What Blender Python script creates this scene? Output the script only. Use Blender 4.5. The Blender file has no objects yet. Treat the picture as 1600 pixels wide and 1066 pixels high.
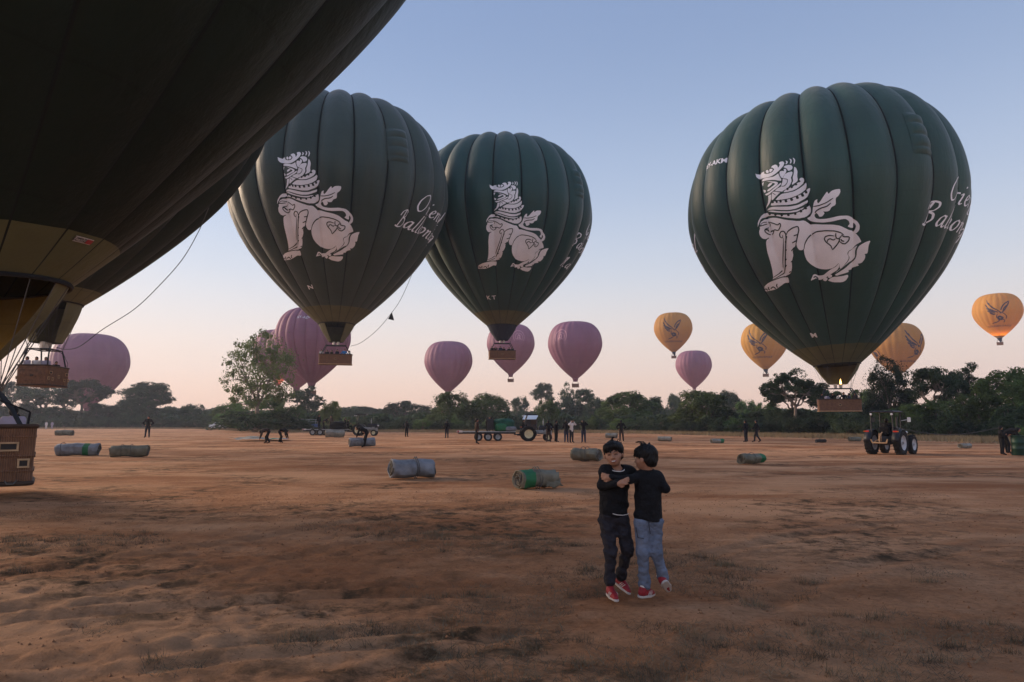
import bpy, bmesh, math, random
import numpy as np
from mathutils import Vector, Matrix
from mathutils.bvhtree import BVHTree
from mathutils.geometry import delaunay_2d_cdt

SC = bpy.context.scene
COL = SC.collection
R_ = math.radians
PI = math.pi

# ------------------------------------------------------------------ camera
F = 1067.0                      # focal length in pixels of a 1600 px wide frame (24 mm lens)
CAM_H = 1.5
PITCH = math.atan(127 / F)
cam = bpy.data.objects.new('camera', bpy.data.cameras.new('camera'))
COL.objects.link(cam)
SC.camera = cam
cam.location = (0, 0, CAM_H)
cam.rotation_euler = (R_(90) + PITCH, 0, 0)
cam.data.sensor_width = 36
cam.data.lens = 24.0
cam.data.clip_start = .05
cam.data.clip_end = 6000

# ------------------------------------------------------------------ sky, before sunrise, glow on the left horizon
SUN_AZ = R_(-62)                # measured from the view direction (+Y) towards +X
world = bpy.data.worlds.new('World')
SC.world = world
world.use_nodes = True
wt = world.node_tree
wt.nodes.clear()


def wn(kind, **kw):
    n = wt.nodes.new(kind)
    for k, v in kw.items():
        setattr(n, k, v)
    return n


wo = wn('ShaderNodeOutputWorld')
bg = wn('ShaderNodeBackground')
wt.links.new(bg.outputs[0], wo.inputs[0])
tc = wn('ShaderNodeTexCoord')
sp = wn('ShaderNodeSeparateXYZ')
wt.links.new(tc.outputs['Generated'], sp.inputs[0])
ramp = wn('ShaderNodeValToRGB')
cr = ramp.color_ramp
cr.interpolation = 'B_SPLINE'


def s2l(c):
    return tuple(((v / 255) / 12.92 if v / 255 <= .04045 else ((v / 255 + .055) / 1.055) ** 2.4) for v in c) + (1,)


SKY = [(0.0, (230, 190, 168), .88), (.03, (235, 199, 178), .88), (.075, (236, 211, 196), .88), (.14, (227, 219, 216), .84), (.21, (210, 216, 227), .80),
       (.31, (186, 202, 228), .75), (.43, (160, 181, 216), .71), (.56, (140, 163, 204), .69), (1.0, (144, 164, 204), .74)]
while len(cr.elements) < len(SKY):
    cr.elements.new(.5)
for e, (p, c, g) in zip(cr.elements, SKY):
    e.position = p
    e.color = tuple(v * g for v in s2l(c)[:3]) + (1,)
wt.links.new(sp.outputs['Z'], ramp.inputs[0])
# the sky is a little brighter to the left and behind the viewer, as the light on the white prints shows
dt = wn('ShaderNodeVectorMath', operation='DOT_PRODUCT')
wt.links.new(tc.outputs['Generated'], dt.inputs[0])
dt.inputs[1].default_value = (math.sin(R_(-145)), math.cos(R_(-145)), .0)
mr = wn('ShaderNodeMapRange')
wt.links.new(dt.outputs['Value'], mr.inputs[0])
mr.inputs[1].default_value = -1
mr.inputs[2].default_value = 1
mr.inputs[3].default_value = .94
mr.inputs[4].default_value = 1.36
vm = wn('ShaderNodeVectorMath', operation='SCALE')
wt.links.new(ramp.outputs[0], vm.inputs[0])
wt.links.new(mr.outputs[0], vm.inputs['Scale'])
# faint physical dawn sky under it
ns = wn('ShaderNodeTexSky', sky_type='NISHITA', sun_disc=False)
ns.sun_elevation = R_(2.0)
ns.sun_rotation = SUN_AZ
ns.dust_density = 2.0
ns.ozone_density = 3.0
nsc = wn('ShaderNodeVectorMath', operation='SCALE')
wt.links.new(ns.outputs[0], nsc.inputs[0])
nsc.inputs['Scale'].default_value = .03
ad = wn('ShaderNodeVectorMath', operation='ADD')
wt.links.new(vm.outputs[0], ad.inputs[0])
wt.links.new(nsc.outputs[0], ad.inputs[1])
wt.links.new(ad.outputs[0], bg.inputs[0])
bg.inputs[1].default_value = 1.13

sun = bpy.data.objects.new('sun', bpy.data.lights.new('sun', 'SUN'))
COL.objects.link(sun)
sun.data.energy = 4.2
sun.data.angle = R_(25)
sun.data.color = (1, .74, .52)
sd = Vector((math.sin(SUN_AZ) * math.cos(R_(18)), math.cos(SUN_AZ) * math.cos(R_(18)), math.sin(R_(18))))
sun.rotation_euler = sd.to_track_quat('Z', 'Y').to_euler()

SC.view_settings.view_transform = 'Standard'
SC.view_settings.look = 'None'
SC.view_settings.gamma = 1
SC.view_settings.exposure = 0.22
SC.view_settings.use_curve_mapping = False

# ------------------------------------------------------------------ geometry helpers
CP, SP = math.cos(PITCH), math.sin(PITCH)


def ray(px, py):
    x = (px - 800) / F
    y = (533 - py) / F
    return Vector((x, CP - y * SP, SP + y * CP))


def at(px, py, Y):              # point seen at that pixel of the photograph at depth Y
    d = ray(px, py)
    return Vector((0, 0, CAM_H)) + d * (Y / d.y)


def ground(px, py):             # point of the flat field seen there
    d = ray(px, py)
    t = -CAM_H / d.z
    return Vector((d.x * t, d.y * t, 0))


def tag(o, label=None, cat=None, group=None, kind=None):
    if label:
        o['label'] = label
    if cat:
        o['category'] = cat
    if group:
        o['group'] = group
    if kind:
        o['kind'] = kind
    return o


def empty(name, loc, rz=0.0):
    o = bpy.data.objects.new(name, None)
    COL.objects.link(o)
    o.location = loc
    o.rotation_euler = (0, 0, rz)
    o.empty_display_size = .3
    return o


def link(name, me, parent=None, loc=None, rot=None, scale=None):
    o = bpy.data.objects.new(name, me)
    COL.objects.link(o)
    if parent is not None:
        o.parent = parent
    if loc is not None:
        o.location = loc
    if rot is not None:
        o.rotation_euler = rot
    if scale is not None:
        o.scale = scale
    return o


def mesh_np(name, V, Q, mats, smooth=True, mi=None):
    """V (n,3) array, Q (m,3|4) int array"""
    V = np.asarray(V, np.float32)
    Q = np.asarray(Q, np.int32)
    me = bpy.data.meshes.new(name)
    k = Q.shape[1]
    me.vertices.add(len(V))
    me.vertices.foreach_set('co', V.ravel())
    me.loops.add(Q.size)
    me.loops.foreach_set('vertex_index', Q.ravel())
    me.polygons.add(len(Q))
    me.polygons.foreach_set('loop_start', np.arange(0, Q.size, k, dtype=np.int32))
    me.polygons.foreach_set('loop_total', np.full(len(Q), k, np.int32))
    if mi is not None:
        me.polygons.foreach_set('material_index', np.asarray(mi, np.int32))
    me.polygons.foreach_set('use_smooth', np.full(len(Q), smooth, bool))
    for m in (mats if isinstance(mats, (list, tuple)) else [mats]):
        me.materials.append(m)
    me.update(calc_edges=True)
    me.validate()
    return me


class MB:
    def __init__(self):
        self.v = []
        self.f = []
        self.m = []

    def add(self, vs, fs, mi=0):
        o = len(self.v)
        self.v += [tuple(p) for p in vs]
        self.f += [tuple(i + o for i in f) for f in fs]
        self.m += [mi] * len(fs)
        return self

    def box(self, c, s, rz=0, mi=0, M=None, bev=0):
        x, y, z = s[0] / 2, s[1] / 2, s[2] / 2
        if bev > 0:
            b = min(bev, x * .9, y * .9, z * .9)
            vs = []
            for sz in (-1, 1):
                for ring in ((x - b, y - b, z), (x, y, z - b)) if sz > 0 else ((x, y, z - b), (x - b, y - b, z)):
                    pass
            lv = [(-z, x - b, y - b), (-z + b, x, y), (z - b, x, y), (z, x - b, y - b)]
            fs = []
            for (zz, xx, yy) in lv:
                vs += [(-xx, -yy, zz), (xx, -yy, zz), (xx, yy, zz), (-xx, yy, zz)]
            for k in range(3):
                for i in range(4):
                    j = (i + 1) % 4
                    fs.append((k * 4 + i, k * 4 + j, k * 4 + 4 + j, k * 4 + 4 + i))
            fs.append((3, 2, 1, 0))
            fs.append((12, 13, 14, 15))
        else:
            vs = [(a * x, b_ * y, c_ * z) for c_ in (-1, 1) for b_ in (-1, 1) for a in (-1, 1)]
            fs = [(0, 2, 3, 1), (4, 5, 7, 6), (0, 1, 5, 4), (2, 6, 7, 3), (0, 4, 6, 2), (1, 3, 7, 5)]
        T = Matrix.Translation(Vector(c)) @ Matrix.Rotation(rz, 4, 'Z')
        if M is not None:
            T = M @ T
        return self.add([T @ Vector(p) for p in vs], fs, mi)

    def tube(self, pts, r, n=8, mi=0, cap=True, closed=False):
        pts = [Vector(p) for p in pts]
        rs = r if isinstance(r, (list, tuple)) else [r] * len(pts)
        vs, fs = [], []
        up = None
        N = len(pts)
        for i, p in enumerate(pts):
            if closed:
                d = pts[(i + 1) % N] - pts[i - 1]
            else:
                d = pts[min(i + 1, N - 1)] - pts[max(i - 1, 0)]
            if d.length < 1e-9:
                d = Vector((0, 0, 1))
            d.normalize()
            if up is None:
                up = Vector((0, 0, 1)) if abs(d.z) < .9 else Vector((1, 0, 0))
            a = d.cross(up)
            if a.length < 1e-6:
                a = d.cross(Vector((0, 1, 0)))
            a.normalize()
            b = a.cross(d)
            up = b
            for k in range(n):
                t = 2 * PI * k / n
                vs.append(p + (a * math.cos(t) + b * math.sin(t)) * rs[i])
        for i in range(N if closed else N - 1):
            i2 = (i + 1) % N
            for k in range(n):
                k2 = (k + 1) % n
                fs.append((i * n + k, i * n + k2, i2 * n + k2, i2 * n + k))
        if cap and not closed:
            fs.append(tuple(range(n))[::-1])
            fs.append(tuple((N - 1) * n + k for k in range(n)))
        return self.add(vs, fs, mi)

    def lathe(self, prof, n=24, axis='Z', c=(0, 0, 0), mi=0, M=None):
        vs, fs = [], []
        for (r, h) in prof:
            for k in range(n):
                t = 2 * PI * k / n
                x, y = r * math.cos(t), r * math.sin(t)
                if axis == 'Z':
                    p = (x, y, h)
                elif axis == 'Y':
                    p = (x, h, y)
                else:
                    p = (h, x, y)
                vs.append(Vector(p) + Vector(c))
        for i in range(len(prof) - 1):
            for k in range(n):
                k2 = (k + 1) % n
                q = (i * n + k, i * n + k2, (i + 1) * n + k2, (i + 1) * n + k)
                fs.append(q)
        if M is not None:
            vs = [M @ v for v in vs]
        return self.add(vs, fs, mi)

    def ell(self, c, r, n=12, m=8, mi=0):
        prof = [(max(1e-4, math.sin(PI * i / m)), -math.cos(PI * i / m)) for i in range(m + 1)]
        M = Matrix.Translation(Vector(c)) @ Matrix.Diagonal((r[0], r[1], r[2], 1))
        return self.lathe(prof, n, 'Z', (0, 0, 0), mi, M)

    def mesh(self, name, mats, smooth=False):
        me = bpy.data.meshes.new(name)
        me.from_pydata(self.v, [], self.f)
        for m in (mats if isinstance(mats, (list, tuple)) else [mats]):
            me.materials.append(m)
        me.polygons.foreach_set('material_index', self.m)
        me.polygons.foreach_set('use_smooth', [smooth] * len(self.f))
        me.update()
        bm = bmesh.new()
        bm.from_mesh(me)
        bmesh.ops.recalc_face_normals(bm, faces=bm.faces)
        if smooth:
            for e in bm.edges:
                if len(e.link_faces) == 2 and e.calc_face_angle(0) > R_(40):
                    e.smooth = False
        bm.to_mesh(me)
        bm.free()
        return me

    def build(self, name, mats, parent=None, smooth=False, **kw):
        return link(name, self.mesh(name, mats, smooth), parent, **kw)


# ------------------------------------------------------------------ noise
def _hash(ix, iy, seed):
    h = (ix.astype(np.int64) * 374761393 + iy.astype(np.int64) * 668265263 + seed * 982451653) & 0x7fffffff
    h = ((h ^ (h >> 13)) * 1274126177) & 0x7fffffff
    return ((h ^ (h >> 16)) & 0xffff) / 65535.0


def vnoise(x, y, seed=0):
    ix, iy = np.floor(x), np.floor(y)
    fx, fy = x - ix, y - iy
    fx = fx * fx * (3 - 2 * fx)
    fy = fy * fy * (3 - 2 * fy)
    a, b = _hash(ix, iy, seed), _hash(ix + 1, iy, seed)
    c, d = _hash(ix, iy + 1, seed), _hash(ix + 1, iy + 1, seed)
    return (a + (b - a) * fx) * (1 - fy) + (c + (d - c) * fx) * fy


def fbm(x, y, oct=4, seed=0):
    s, a, t = 0, .5, 0
    for i in range(oct):
        s = s + a * vnoise(x * 2 ** i + 17.3 * i, y * 2 ** i - 9.1 * i, seed + i)
        t += a
        a *= .5
    return s / t


# ------------------------------------------------------------------ materials
def mat(name, col, rough=.8, var=0.0, vscale=3.0, bump=0.0, bscale=20.0, spec=.3, metal=0.0, emit=None, est=0.0, col2=None,
        sheen=0.0, coord='object', rand=0.0, stretch=None):
    m = bpy.data.materials.new(name)
    m.use_nodes = True
    nt = m.node_tree
    b = nt.nodes['Principled BSDF']
    b.inputs['Base Color'].default_value = (*col, 1)
    b.inputs['Roughness'].default_value = rough
    b.inputs['Metallic'].default_value = metal
    b.inputs['Specular IOR Level'].default_value = spec
    if sheen:
        b.inputs['Sheen Weight'].default_value = sheen
        b.inputs['Sheen Roughness'].default_value = .5
    if emit:
        b.inputs['Emission Color'].default_value = (*emit, 1)
        b.inputs['Emission Strength'].default_value = est
    src = None
    if var or bump:
        if coord == 'world':
            g = nt.nodes.new('ShaderNodeNewGeometry').outputs['Position']
        else:
            g = nt.nodes.new('ShaderNodeTexCoord').outputs['Object']
        if stretch:
            mp = nt.nodes.new('ShaderNodeMapping')
            mp.inputs['Scale'].default_value = stretch
            nt.links.new(g, mp.inputs[0])
            g = mp.outputs[0]
        src = g
    last = None
    if var:
        n = nt.nodes.new('ShaderNodeTexNoise')
        n.inputs['Scale'].default_value = vscale
        n.inputs['Detail'].default_value = 5
        nt.links.new(src, n.inputs['Vector'])
        r = nt.nodes.new('ShaderNodeValToRGB')
        c2 = col2 or tuple(max(0, c * (1 - var)) for c in col)
        c1 = col if col2 else tuple(min(1, c * (1 + var)) for c in col)
        r.color_ramp.elements[0].position = .32
        r.color_ramp.elements[1].position = .68
        r.color_ramp.elements[0].color = (*c2, 1)
        r.color_ramp.elements[1].color = (*c1, 1)
        nt.links.new(n.outputs[0], r.inputs[0])
        last = r.outputs[0]
    if rand:
        oi = nt.nodes.new('ShaderNodeObjectInfo')
        hs = nt.nodes.new('ShaderNodeHueSaturation')
        if last:
            nt.links.new(last, hs.inputs['Color'])
        else:
            hs.inputs['Color'].default_value = (*col, 1)
        mr_ = nt.nodes.new('ShaderNodeMapRange')
        mr_.inputs[3].default_value = 1 - rand
        mr_.inputs[4].default_value = 1 + rand
        nt.links.new(oi.outputs['Random'], mr_.inputs[0])
        nt.links.new(mr_.outputs[0], hs.inputs['Value'])
        mh = nt.nodes.new('ShaderNodeMapRange')
        mh.inputs[3].default_value = .5 - rand * .06
        mh.inputs[4].default_value = .5 + rand * .06
        nt.links.new(oi.outputs['Random'], mh.inputs[0])
        nt.links.new(mh.outputs[0], hs.inputs['Hue'])
        last = hs.outputs[0]
    if last:
        nt.links.new(last, b.inputs['Base Color'])
    if bump:
        n2 = nt.nodes.new('ShaderNodeTexNoise')
        n2.inputs['Scale'].default_value = bscale
        n2.inputs['Detail'].default_value = 6
        nt.links.new(src, n2.inputs['Vector'])
        bp = nt.nodes.new('ShaderNodeBump')
        bp.inputs['Strength'].default_value = bump
        bp.inputs['Distance'].default_value = .05
        nt.links.new(n2.outputs[0], bp.inputs['Height'])
        nt.links.new(bp.outputs[0], b.inputs['Normal'])
    return m


M = {}
M['green'] = mat('green balloon fabric', (.016, .052, .040), .52, .16, .25, .5, .7, spec=.35, sheen=.12, coord='world')
M['green_grey'] = mat('grey green balloon fabric', (.028, .048, .038), .5, .16, .25, .5, .7, spec=.35, sheen=.12, coord='world')
M['green_deep'] = mat('deep green balloon fabric', (.009, .046, .038), .52, .16, .25, .5, .7, spec=.35, sheen=.12, coord='world')
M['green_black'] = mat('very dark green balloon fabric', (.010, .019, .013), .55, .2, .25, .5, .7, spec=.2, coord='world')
M['tape'] = mat('dark load tape', (.006, .010, .009), .7)
M['olive'] = mat('olive lower panel fabric', (.098, .098, .046), .6, .12, .8, .4, 1.2, coord='world')
M['olive_skirt'] = mat('olive skirt fabric', (.125, .118, .058), .7, .15, .9, .5, 1.5, coord='world')
M['black'] = mat('black fabric', (.012, .012, .014), .85)
M['print'] = mat('white print', (.82, .82, .86), .6, .06, .6, coord='world')
M['ink'] = mat('dark print line', (.012, .024, .022), .6)
M['pink'] = mat('pink balloon fabric', (.33, .145, .215), .65, .08, .2, .4, .6, coord='world', rand=.08)
M['pink_lower'] = mat('rose balloon fabric', (.30, .115, .17), .65, .08, .2, .4, .6, coord='world')
M['yellow'] = mat('golden balloon fabric', (.56, .29, .062), .75, .06, .2, .3, .6, coord='world', rand=.12)
M['navy'] = mat('dark navy fabric', (.02, .025, .045), .8)
M['wicker'] = None
M['leather'] = mat('dark leather trim', (.05, .028, .018), .6, .2, 4)
M['cane'] = mat('pale cane', (.42, .27, .15), .7, .15, 8)
M['steel'] = mat('stainless steel', (.45, .45, .45), .35, metal=1.0)
M['steel_dark'] = mat('dark steel', (.05, .05, .055), .5, metal=.6)
M['pad'] = mat('padded pole sleeve', (.02, .026, .035), .8)
M['rope'] = mat('grey rope', (.10, .095, .09), .9)
M['flame'] = mat('burner flame', (1, .6, .2), .5, emit=(1, .5, .12), est=14)
M['skin'] = mat('skin', (.34, .17, .105), .55, .06, 20, spec=.4)
M['hair'] = mat('black hair', (.006, .005, .005), .6, spec=.25)
M['c_black'] = mat('black cloth', (.006, .006, .008), .9, .2, 12, .8, 14)
M['c_dark'] = mat('dark charcoal cloth', (.020, .018, .024), .9, .3, 8, .9, 14)
M['c_brown'] = mat('dark brown cloth', (.045, .03, .024), .9)
M['c_navy'] = mat('navy cloth', (.02, .025, .05), .9)
M['c_white'] = mat('off white cloth', (.6, .56, .54), .9)
M['c_lilac'] = mat('pale lilac cloth', (.36, .33, .42), .9)
M['c_blue'] = mat('bright blue cloth', (.03, .20, .50), .9)
M['c_red'] = mat('red cloth', (.36, .05, .05), .9)
M['c_yel'] = mat('lime yellow cloth', (.55, .60, .03), .9)
M['jeans'] = mat('faded blue grey denim', (.130, .155, .215), .9, .25, 7, 1.0, 13)
M['shoe_red'] = mat('red shoe mesh', (.24, .014, .022), .65, .2, 40)
M['shoe_white'] = mat('white rubber', (.42, .37, .34), .6)
M['shoe_sole'] = mat('dark rubber sole', (.05, .045, .05), .8)
M['lip'] = mat('lips', (.26, .09, .075), .5)
M['teeth'] = mat('teeth', (.62, .58, .52), .3)
M['eye'] = mat('dark eye', (.01, .008, .008), .25)
M['rubber'] = mat('tyre rubber', (.018, .017, .017), .85, .3, 6, .3, 12)
M['rim_cream'] = mat('cream painted rim', (.62, .54, .33), .5, .1, 5)
M['rim_white'] = mat('white painted rim', (.46, .46, .48), .45, .1, 5)
M['tr_dark'] = mat('dark tractor paint', (.018, .02, .026), .45, .2, 4)
M['tr_grey'] = mat('grey tractor paint', (.30, .31, .31), .5, .2, 4)
M['red_lamp'] = mat('red tail lamp', (.6, .04, .02), .3)
M['orange_lamp'] = mat('orange lamp', (.45, .12, .02), .3)
M['glass'] = mat('lamp glass', (.7, .72, .75), .15, spec=.8)
M['bark'] = mat('grey brown bark', (.16, .12, .095), .9, .25, 3, .5, 8)
M['bark_pale'] = mat('pale bark', (.28, .22, .18), .9, .25, 3, .5, 8)
M['roll_grey'] = mat('grey tarpaulin', (.185, .198, .225), .7, .30, 3.5, .8, 5)
M['roll_olive'] = mat('dusty olive tarpaulin', (.150, .142, .108), .8, .30, 3.5, .8, 5)
M['roll_pale'] = mat('pale dusty tarpaulin', (.25, .235, .20), .8, .25, 3.5, .8, 5)
M['roll_green'] = mat('green tarpaulin panel', (.020, .13, .055), .65, .15, 3, .5, 6)
M['roll_in'] = mat('dark inside of roll', (.035, .03, .028), .9)
M['car_white'] = mat('white car paint', (.70, .72, .74), .3, spec=.6)
M['car_glass'] = mat('dark car glass', (.02, .025, .03), .1, spec=.8)
M['blue_panel'] = mat('blue painted panel', (.10, .16, .36), .6)
M['roof_blue'] = mat('pale blue sheet roof', (.45, .55, .68), .5)


def fabric(m, dark=.78):
    nt = m.node_tree
    N, L = nt.nodes, nt.links
    b = N['Principled BSDF']
    g = N.new('ShaderNodeNewGeometry')
    w = N.new('ShaderNodeTexWave')
    w.bands_direction = 'Z'
    w.wave_profile = 'SAW'
    w.inputs['Scale'].default_value = .17
    L.new(g.outputs['Position'], w.inputs['Vector'])
    r = N.new('ShaderNodeValToRGB')
    r.color_ramp.elements[0].position = .0
    r.color_ramp.elements[0].color = (dark,) * 3 + (1,)
    r.color_ramp.elements[1].position = .045
    r.color_ramp.elements[1].color = (1, 1, 1, 1)
    L.new(w.outputs['Fac'], r.inputs[0])
    src = b.inputs['Base Color'].links[0].from_socket
    x = N.new('ShaderNodeMix')
    x.data_type = 'RGBA'
    x.blend_type = 'MULTIPLY'
    x.inputs[0].default_value = 1
    L.new(src, x.inputs[6])
    L.new(r.outputs[0], x.inputs[7])
    L.new(x.outputs[2], b.inputs['Base Color'])
    mp = N.new('ShaderNodeMapping')
    mp.inputs['Scale'].default_value = (1.6, 1.6, .28)
    L.new(g.outputs['Position'], mp.inputs[0])
    n = N.new('ShaderNodeTexNoise')
    n.inputs['Scale'].default_value = 1.0
    n.inputs['Detail'].default_value = 5
    n.inputs['Roughness'].default_value = .6
    L.new(mp.outputs[0], n.inputs['Vector'])
    a = N.new('ShaderNodeMath')
    a.operation = 'MULTIPLY_ADD'
    L.new(r.outputs[0], a.inputs[0])
    a.inputs[1].default_value = .12
    L.new(n.outputs[0], a.inputs[2])
    bp = N.new('ShaderNodeBump')
    bp.inputs['Strength'].default_value = .40
    bp.inputs['Distance'].default_value = .18
    L.new(a.outputs[0], bp.inputs['Height'])
    L.new(bp.outputs[0], b.inputs['Normal'])


for k_ in ('green', 'green_grey', 'green_deep', 'green_black', 'pink', 'pink_lower', 'yellow', 'olive', 'olive_skirt'):
    fabric(M[k_])


def translucent(m, k):
    nt = m.node_tree
    b = nt.nodes['Principled BSDF']
    tr = nt.nodes.new('ShaderNodeBsdfTranslucent')
    mx = nt.nodes.new('ShaderNodeMixShader')
    mx.inputs[0].default_value = k
    nt.links.new(b.inputs['Base Color'].links[0].from_socket, tr.inputs[0])
    nt.links.new(b.outputs[0], mx.inputs[1])
    nt.links.new(tr.outputs[0], mx.inputs[2])
    nt.links.new(mx.outputs[0], nt.nodes['Material Output'].inputs[0])


for k_ in ('pink', 'pink_lower', 'yellow'):
    translucent(M[k_], .28)


def leaf_mat(name, c1, c2, rand=.18):
    m = mat(name, c1, .75, .3, .45, spec=.12, col2=c2, coord='world', rand=rand)
    nt = m.node_tree
    b = nt.nodes['Principled BSDF']
    tr = nt.nodes.new('ShaderNodeBsdfTranslucent')
    mx = nt.nodes.new('ShaderNodeMixShader')
    mx.inputs[0].default_value = .18
    lk = [l for l in nt.links if l.to_node == b and l.to_socket.name == 'Base Color'][0]
    nt.links.new(lk.from_socket, tr.inputs[0])
    out = nt.nodes['Material Output']
    nt.links.new(b.outputs[0], mx.inputs[1])
    nt.links.new(tr.outputs[0], mx.inputs[2])
    nt.links.new(mx.outputs[0], out.inputs[0])
    return m


M['leaf'] = leaf_mat('green leaves', (.150, .225, .070), (.050, .088, .030), .32)
M['leaf_dark'] = leaf_mat('dark leaves', (.068, .098, .046), (.026, .042, .024), .30)
M['leaf_light'] = leaf_mat('olive light leaves', (.210, .250, .090), (.085, .115, .042))
M['leaf_far'] = leaf_mat('far woodland leaves', (.095, .125, .065), (.045, .065, .038), .25)


def wicker_mat():
    m = bpy.data.materials.new('woven wicker')
    m.use_nodes = True
    nt = m.node_tree
    b = nt.nodes['Principled BSDF']
    b.inputs['Roughness'].default_value = .7
    tcn = nt.nodes.new('ShaderNodeTexCoord')
    w1 = nt.nodes.new('ShaderNodeTexWave')
    w1.bands_direction = 'Z'
    w1.inputs['Scale'].default_value = 16
    w1.inputs['Distortion'].default_value = 1.0
    w2 = nt.nodes.new('ShaderNodeTexWave')
    w2.bands_direction = 'X'
    w2.inputs['Scale'].default_value = 8
    w2.inputs['Distortion'].default_value = 2.5
    nz = nt.nodes.new('ShaderNodeTexNoise')
    nz.inputs['Scale'].default_value = 5
    for n in (w1, w2, nz):
        nt.links.new(tcn.outputs['Object'], n.inputs['Vector'])
    mul = nt.nodes.new('ShaderNodeMath')
    mul.operation = 'MULTIPLY'
    nt.links.new(w1.outputs['Fac'], mul.inputs[0])
    nt.links.new(w2.outputs['Fac'], mul.inputs[1])
    add = nt.nodes.new('ShaderNodeMath')
    add.operation = 'MULTIPLY_ADD'
    nt.links.new(nz.outputs[0], add.inputs[0])
    add.inputs[1].default_value = .8
    nt.links.new(mul.outputs[0], add.inputs[2])
    r = nt.nodes.new('ShaderNodeValToRGB')
    r.color_ramp.elements[0].position = .2
    r.color_ramp.elements[0].color = (.060, .028, .015, 1)
    r.color_ramp.elements[1].position = 1.1
    r.color_ramp.elements[1].color = (.29, .135, .065, 1)
    nt.links.new(add.outputs[0], r.inputs[0])
    nt.links.new(r.outputs[0], b.inputs['Base Color'])
    bp = nt.nodes.new('ShaderNodeBump')
    bp.inputs['Strength'].default_value = .8
    bp.inputs['Distance'].default_value = .02
    nt.links.new(mul.outputs[0], bp.inputs['Height'])
    nt.links.new(bp.outputs[0], b.inputs['Normal'])
    return m


M['wicker'] = wicker_mat()


# ------------------------------------------------------------------ the field
def ground_mat():
    m = bpy.data.materials.new('dry sandy soil')
    m.use_nodes = True
    nt = m.node_tree
    N, L = nt.nodes, nt.links
    b = N['Principled BSDF']
    b.inputs['Roughness'].default_value = .95
    b.inputs['Specular IOR Level'].default_value = .1
    g = N.new('ShaderNodeNewGeometry')

    def noise(scale, detail=5, st=(1, 1, 1), rough=.55, rot=0):
        mp = N.new('ShaderNodeMapping')
        mp.inputs['Scale'].default_value = st
        mp.inputs['Rotation'].default_value = (0, 0, rot)
        L.new(g.outputs['Position'], mp.inputs[0])
        n = N.new('ShaderNodeTexNoise')
        n.inputs['Scale'].default_value = scale
        n.inputs['Detail'].default_value = detail
        n.inputs['Roughness'].default_value = rough
        L.new(mp.outputs[0], n.inputs['Vector'])
        return n.outputs[0]

    def ramp_(src, stops):
        r = N.new('ShaderNodeValToRGB')
        while len(r.color_ramp.elements) < len(stops):
            r.color_ramp.elements.new(.5)
        for e, (p, c) in zip(r.color_ramp.elements, stops):
            e.position = p
            e.color = (*c, 1) if len(c) == 3 else c
        L.new(src, r.inputs[0])
        return r.outputs[0]

    def mix(fac, a, b_, mode='MIX'):
        x = N.new('ShaderNodeMix')
        x.data_type = 'RGBA'
        x.blend_type = mode
        if isinstance(fac, float):
            x.inputs[0].default_value = fac
        else:
            L.new(fac, x.inputs[0])
        L.new(a, x.inputs[6])
        if isinstance(b_, tuple):
            x.inputs[7].default_value = (*b_, 1)
        else:
            L.new(b_, x.inputs[7])
        return x.outputs[2]

    big = noise(.13, 6, (1, 1.5, 1), .6, .3)
    mid = noise(.75, 7, (1, 1.3, 1), .65, -.4)
    fine = noise(16, 8, (1, 1, 1), .75)
    c = ramp_(big, [(.32, (.320, .128, .054)), (.47, (.450, .212, .102)), (.60, (.600, .335, .185))])
    c2 = ramp_(mid, [(.3, (.28, .112, .047)), (.5, (.45, .212, .103)), (.68, (.66, .375, .215))])
    c = mix(.55, c, c2)
    f = ramp_(fine, [(.3, (.50, .47, .45)), (.5, (.95, .95, .95)), (.75, (1.25, 1.22, 1.2))])
    c = mix(.8, c, f, 'MULTIPLY')
    st = noise(.8, 10, (.45, 1.7, 1), .78, .08)  # light and dark streaks painted in for the shading of shallow undulations
    c = mix(.55, c, ramp_(st, [(.36, (.50, .42, .38)), (.46, (.90, .88, .87)), (.56, (1.05, 1.05, 1.05)), (.68, (1.25, 1.32, 1.38))]), 'MULTIPLY')
    # pale blown dust in long sweeps, rust red soil showing between
    du = noise(.16, 5, (.7, 1.8, 1), .55, -.25)
    c = mix(ramp_(du, [(.47, (0, 0, 0)), (.60, (.75, .75, .75))]), c, (.62, .350, .195))
    du2 = noise(.21, 5, (.8, 1.9, 1), .55, .35)
    c = mix(ramp_(du2, [(.52, (0, 0, 0)), (.64, (.8, .8, .8))]), c, (.30, .120, .052))
    # dark litter of dry grass in patches
    pt = noise(.28, 4, (1, 1, 1), .5, .9)
    lt = noise(2.2, 8, (1, 1.2, 1), .75)
    mm = N.new('ShaderNodeMath')
    mm.operation = 'MULTIPLY'
    L.new(ramp_(pt, [(.46, (0, 0, 0)), (.60, (1, 1, 1))]), mm.inputs[0])
    L.new(ramp_(lt, [(.46, (0, 0, 0)), (.60, (1, 1, 1))]), mm.inputs[1])
    c = mix(mm.outputs[0], c, (.085, .052, .028))
    # small stones and clods
    L.new(c, b.inputs['Base Color'])
    h1 = noise(5.0, 10, (1, 1, 1), .75)
    h2 = noise(45, 6, (1, 1, 1), .7)
    ma = N.new('ShaderNodeMath')
    ma.operation = 'MULTIPLY_ADD'
    L.new(h2, ma.inputs[0])
    ma.inputs[1].default_value = .18
    L.new(h1, ma.inputs[2])
    bp = N.new('ShaderNodeBump')
    bp.inputs['Strength'].default_value = 1.0
    bp.inputs['Distance'].default_value = .12
    L.new(ma.outputs[0], bp.inputs['Height'])
    L.new(bp.outputs[0], b.inputs['Normal'])
    return m


M['soil'] = ground_mat()


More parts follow.
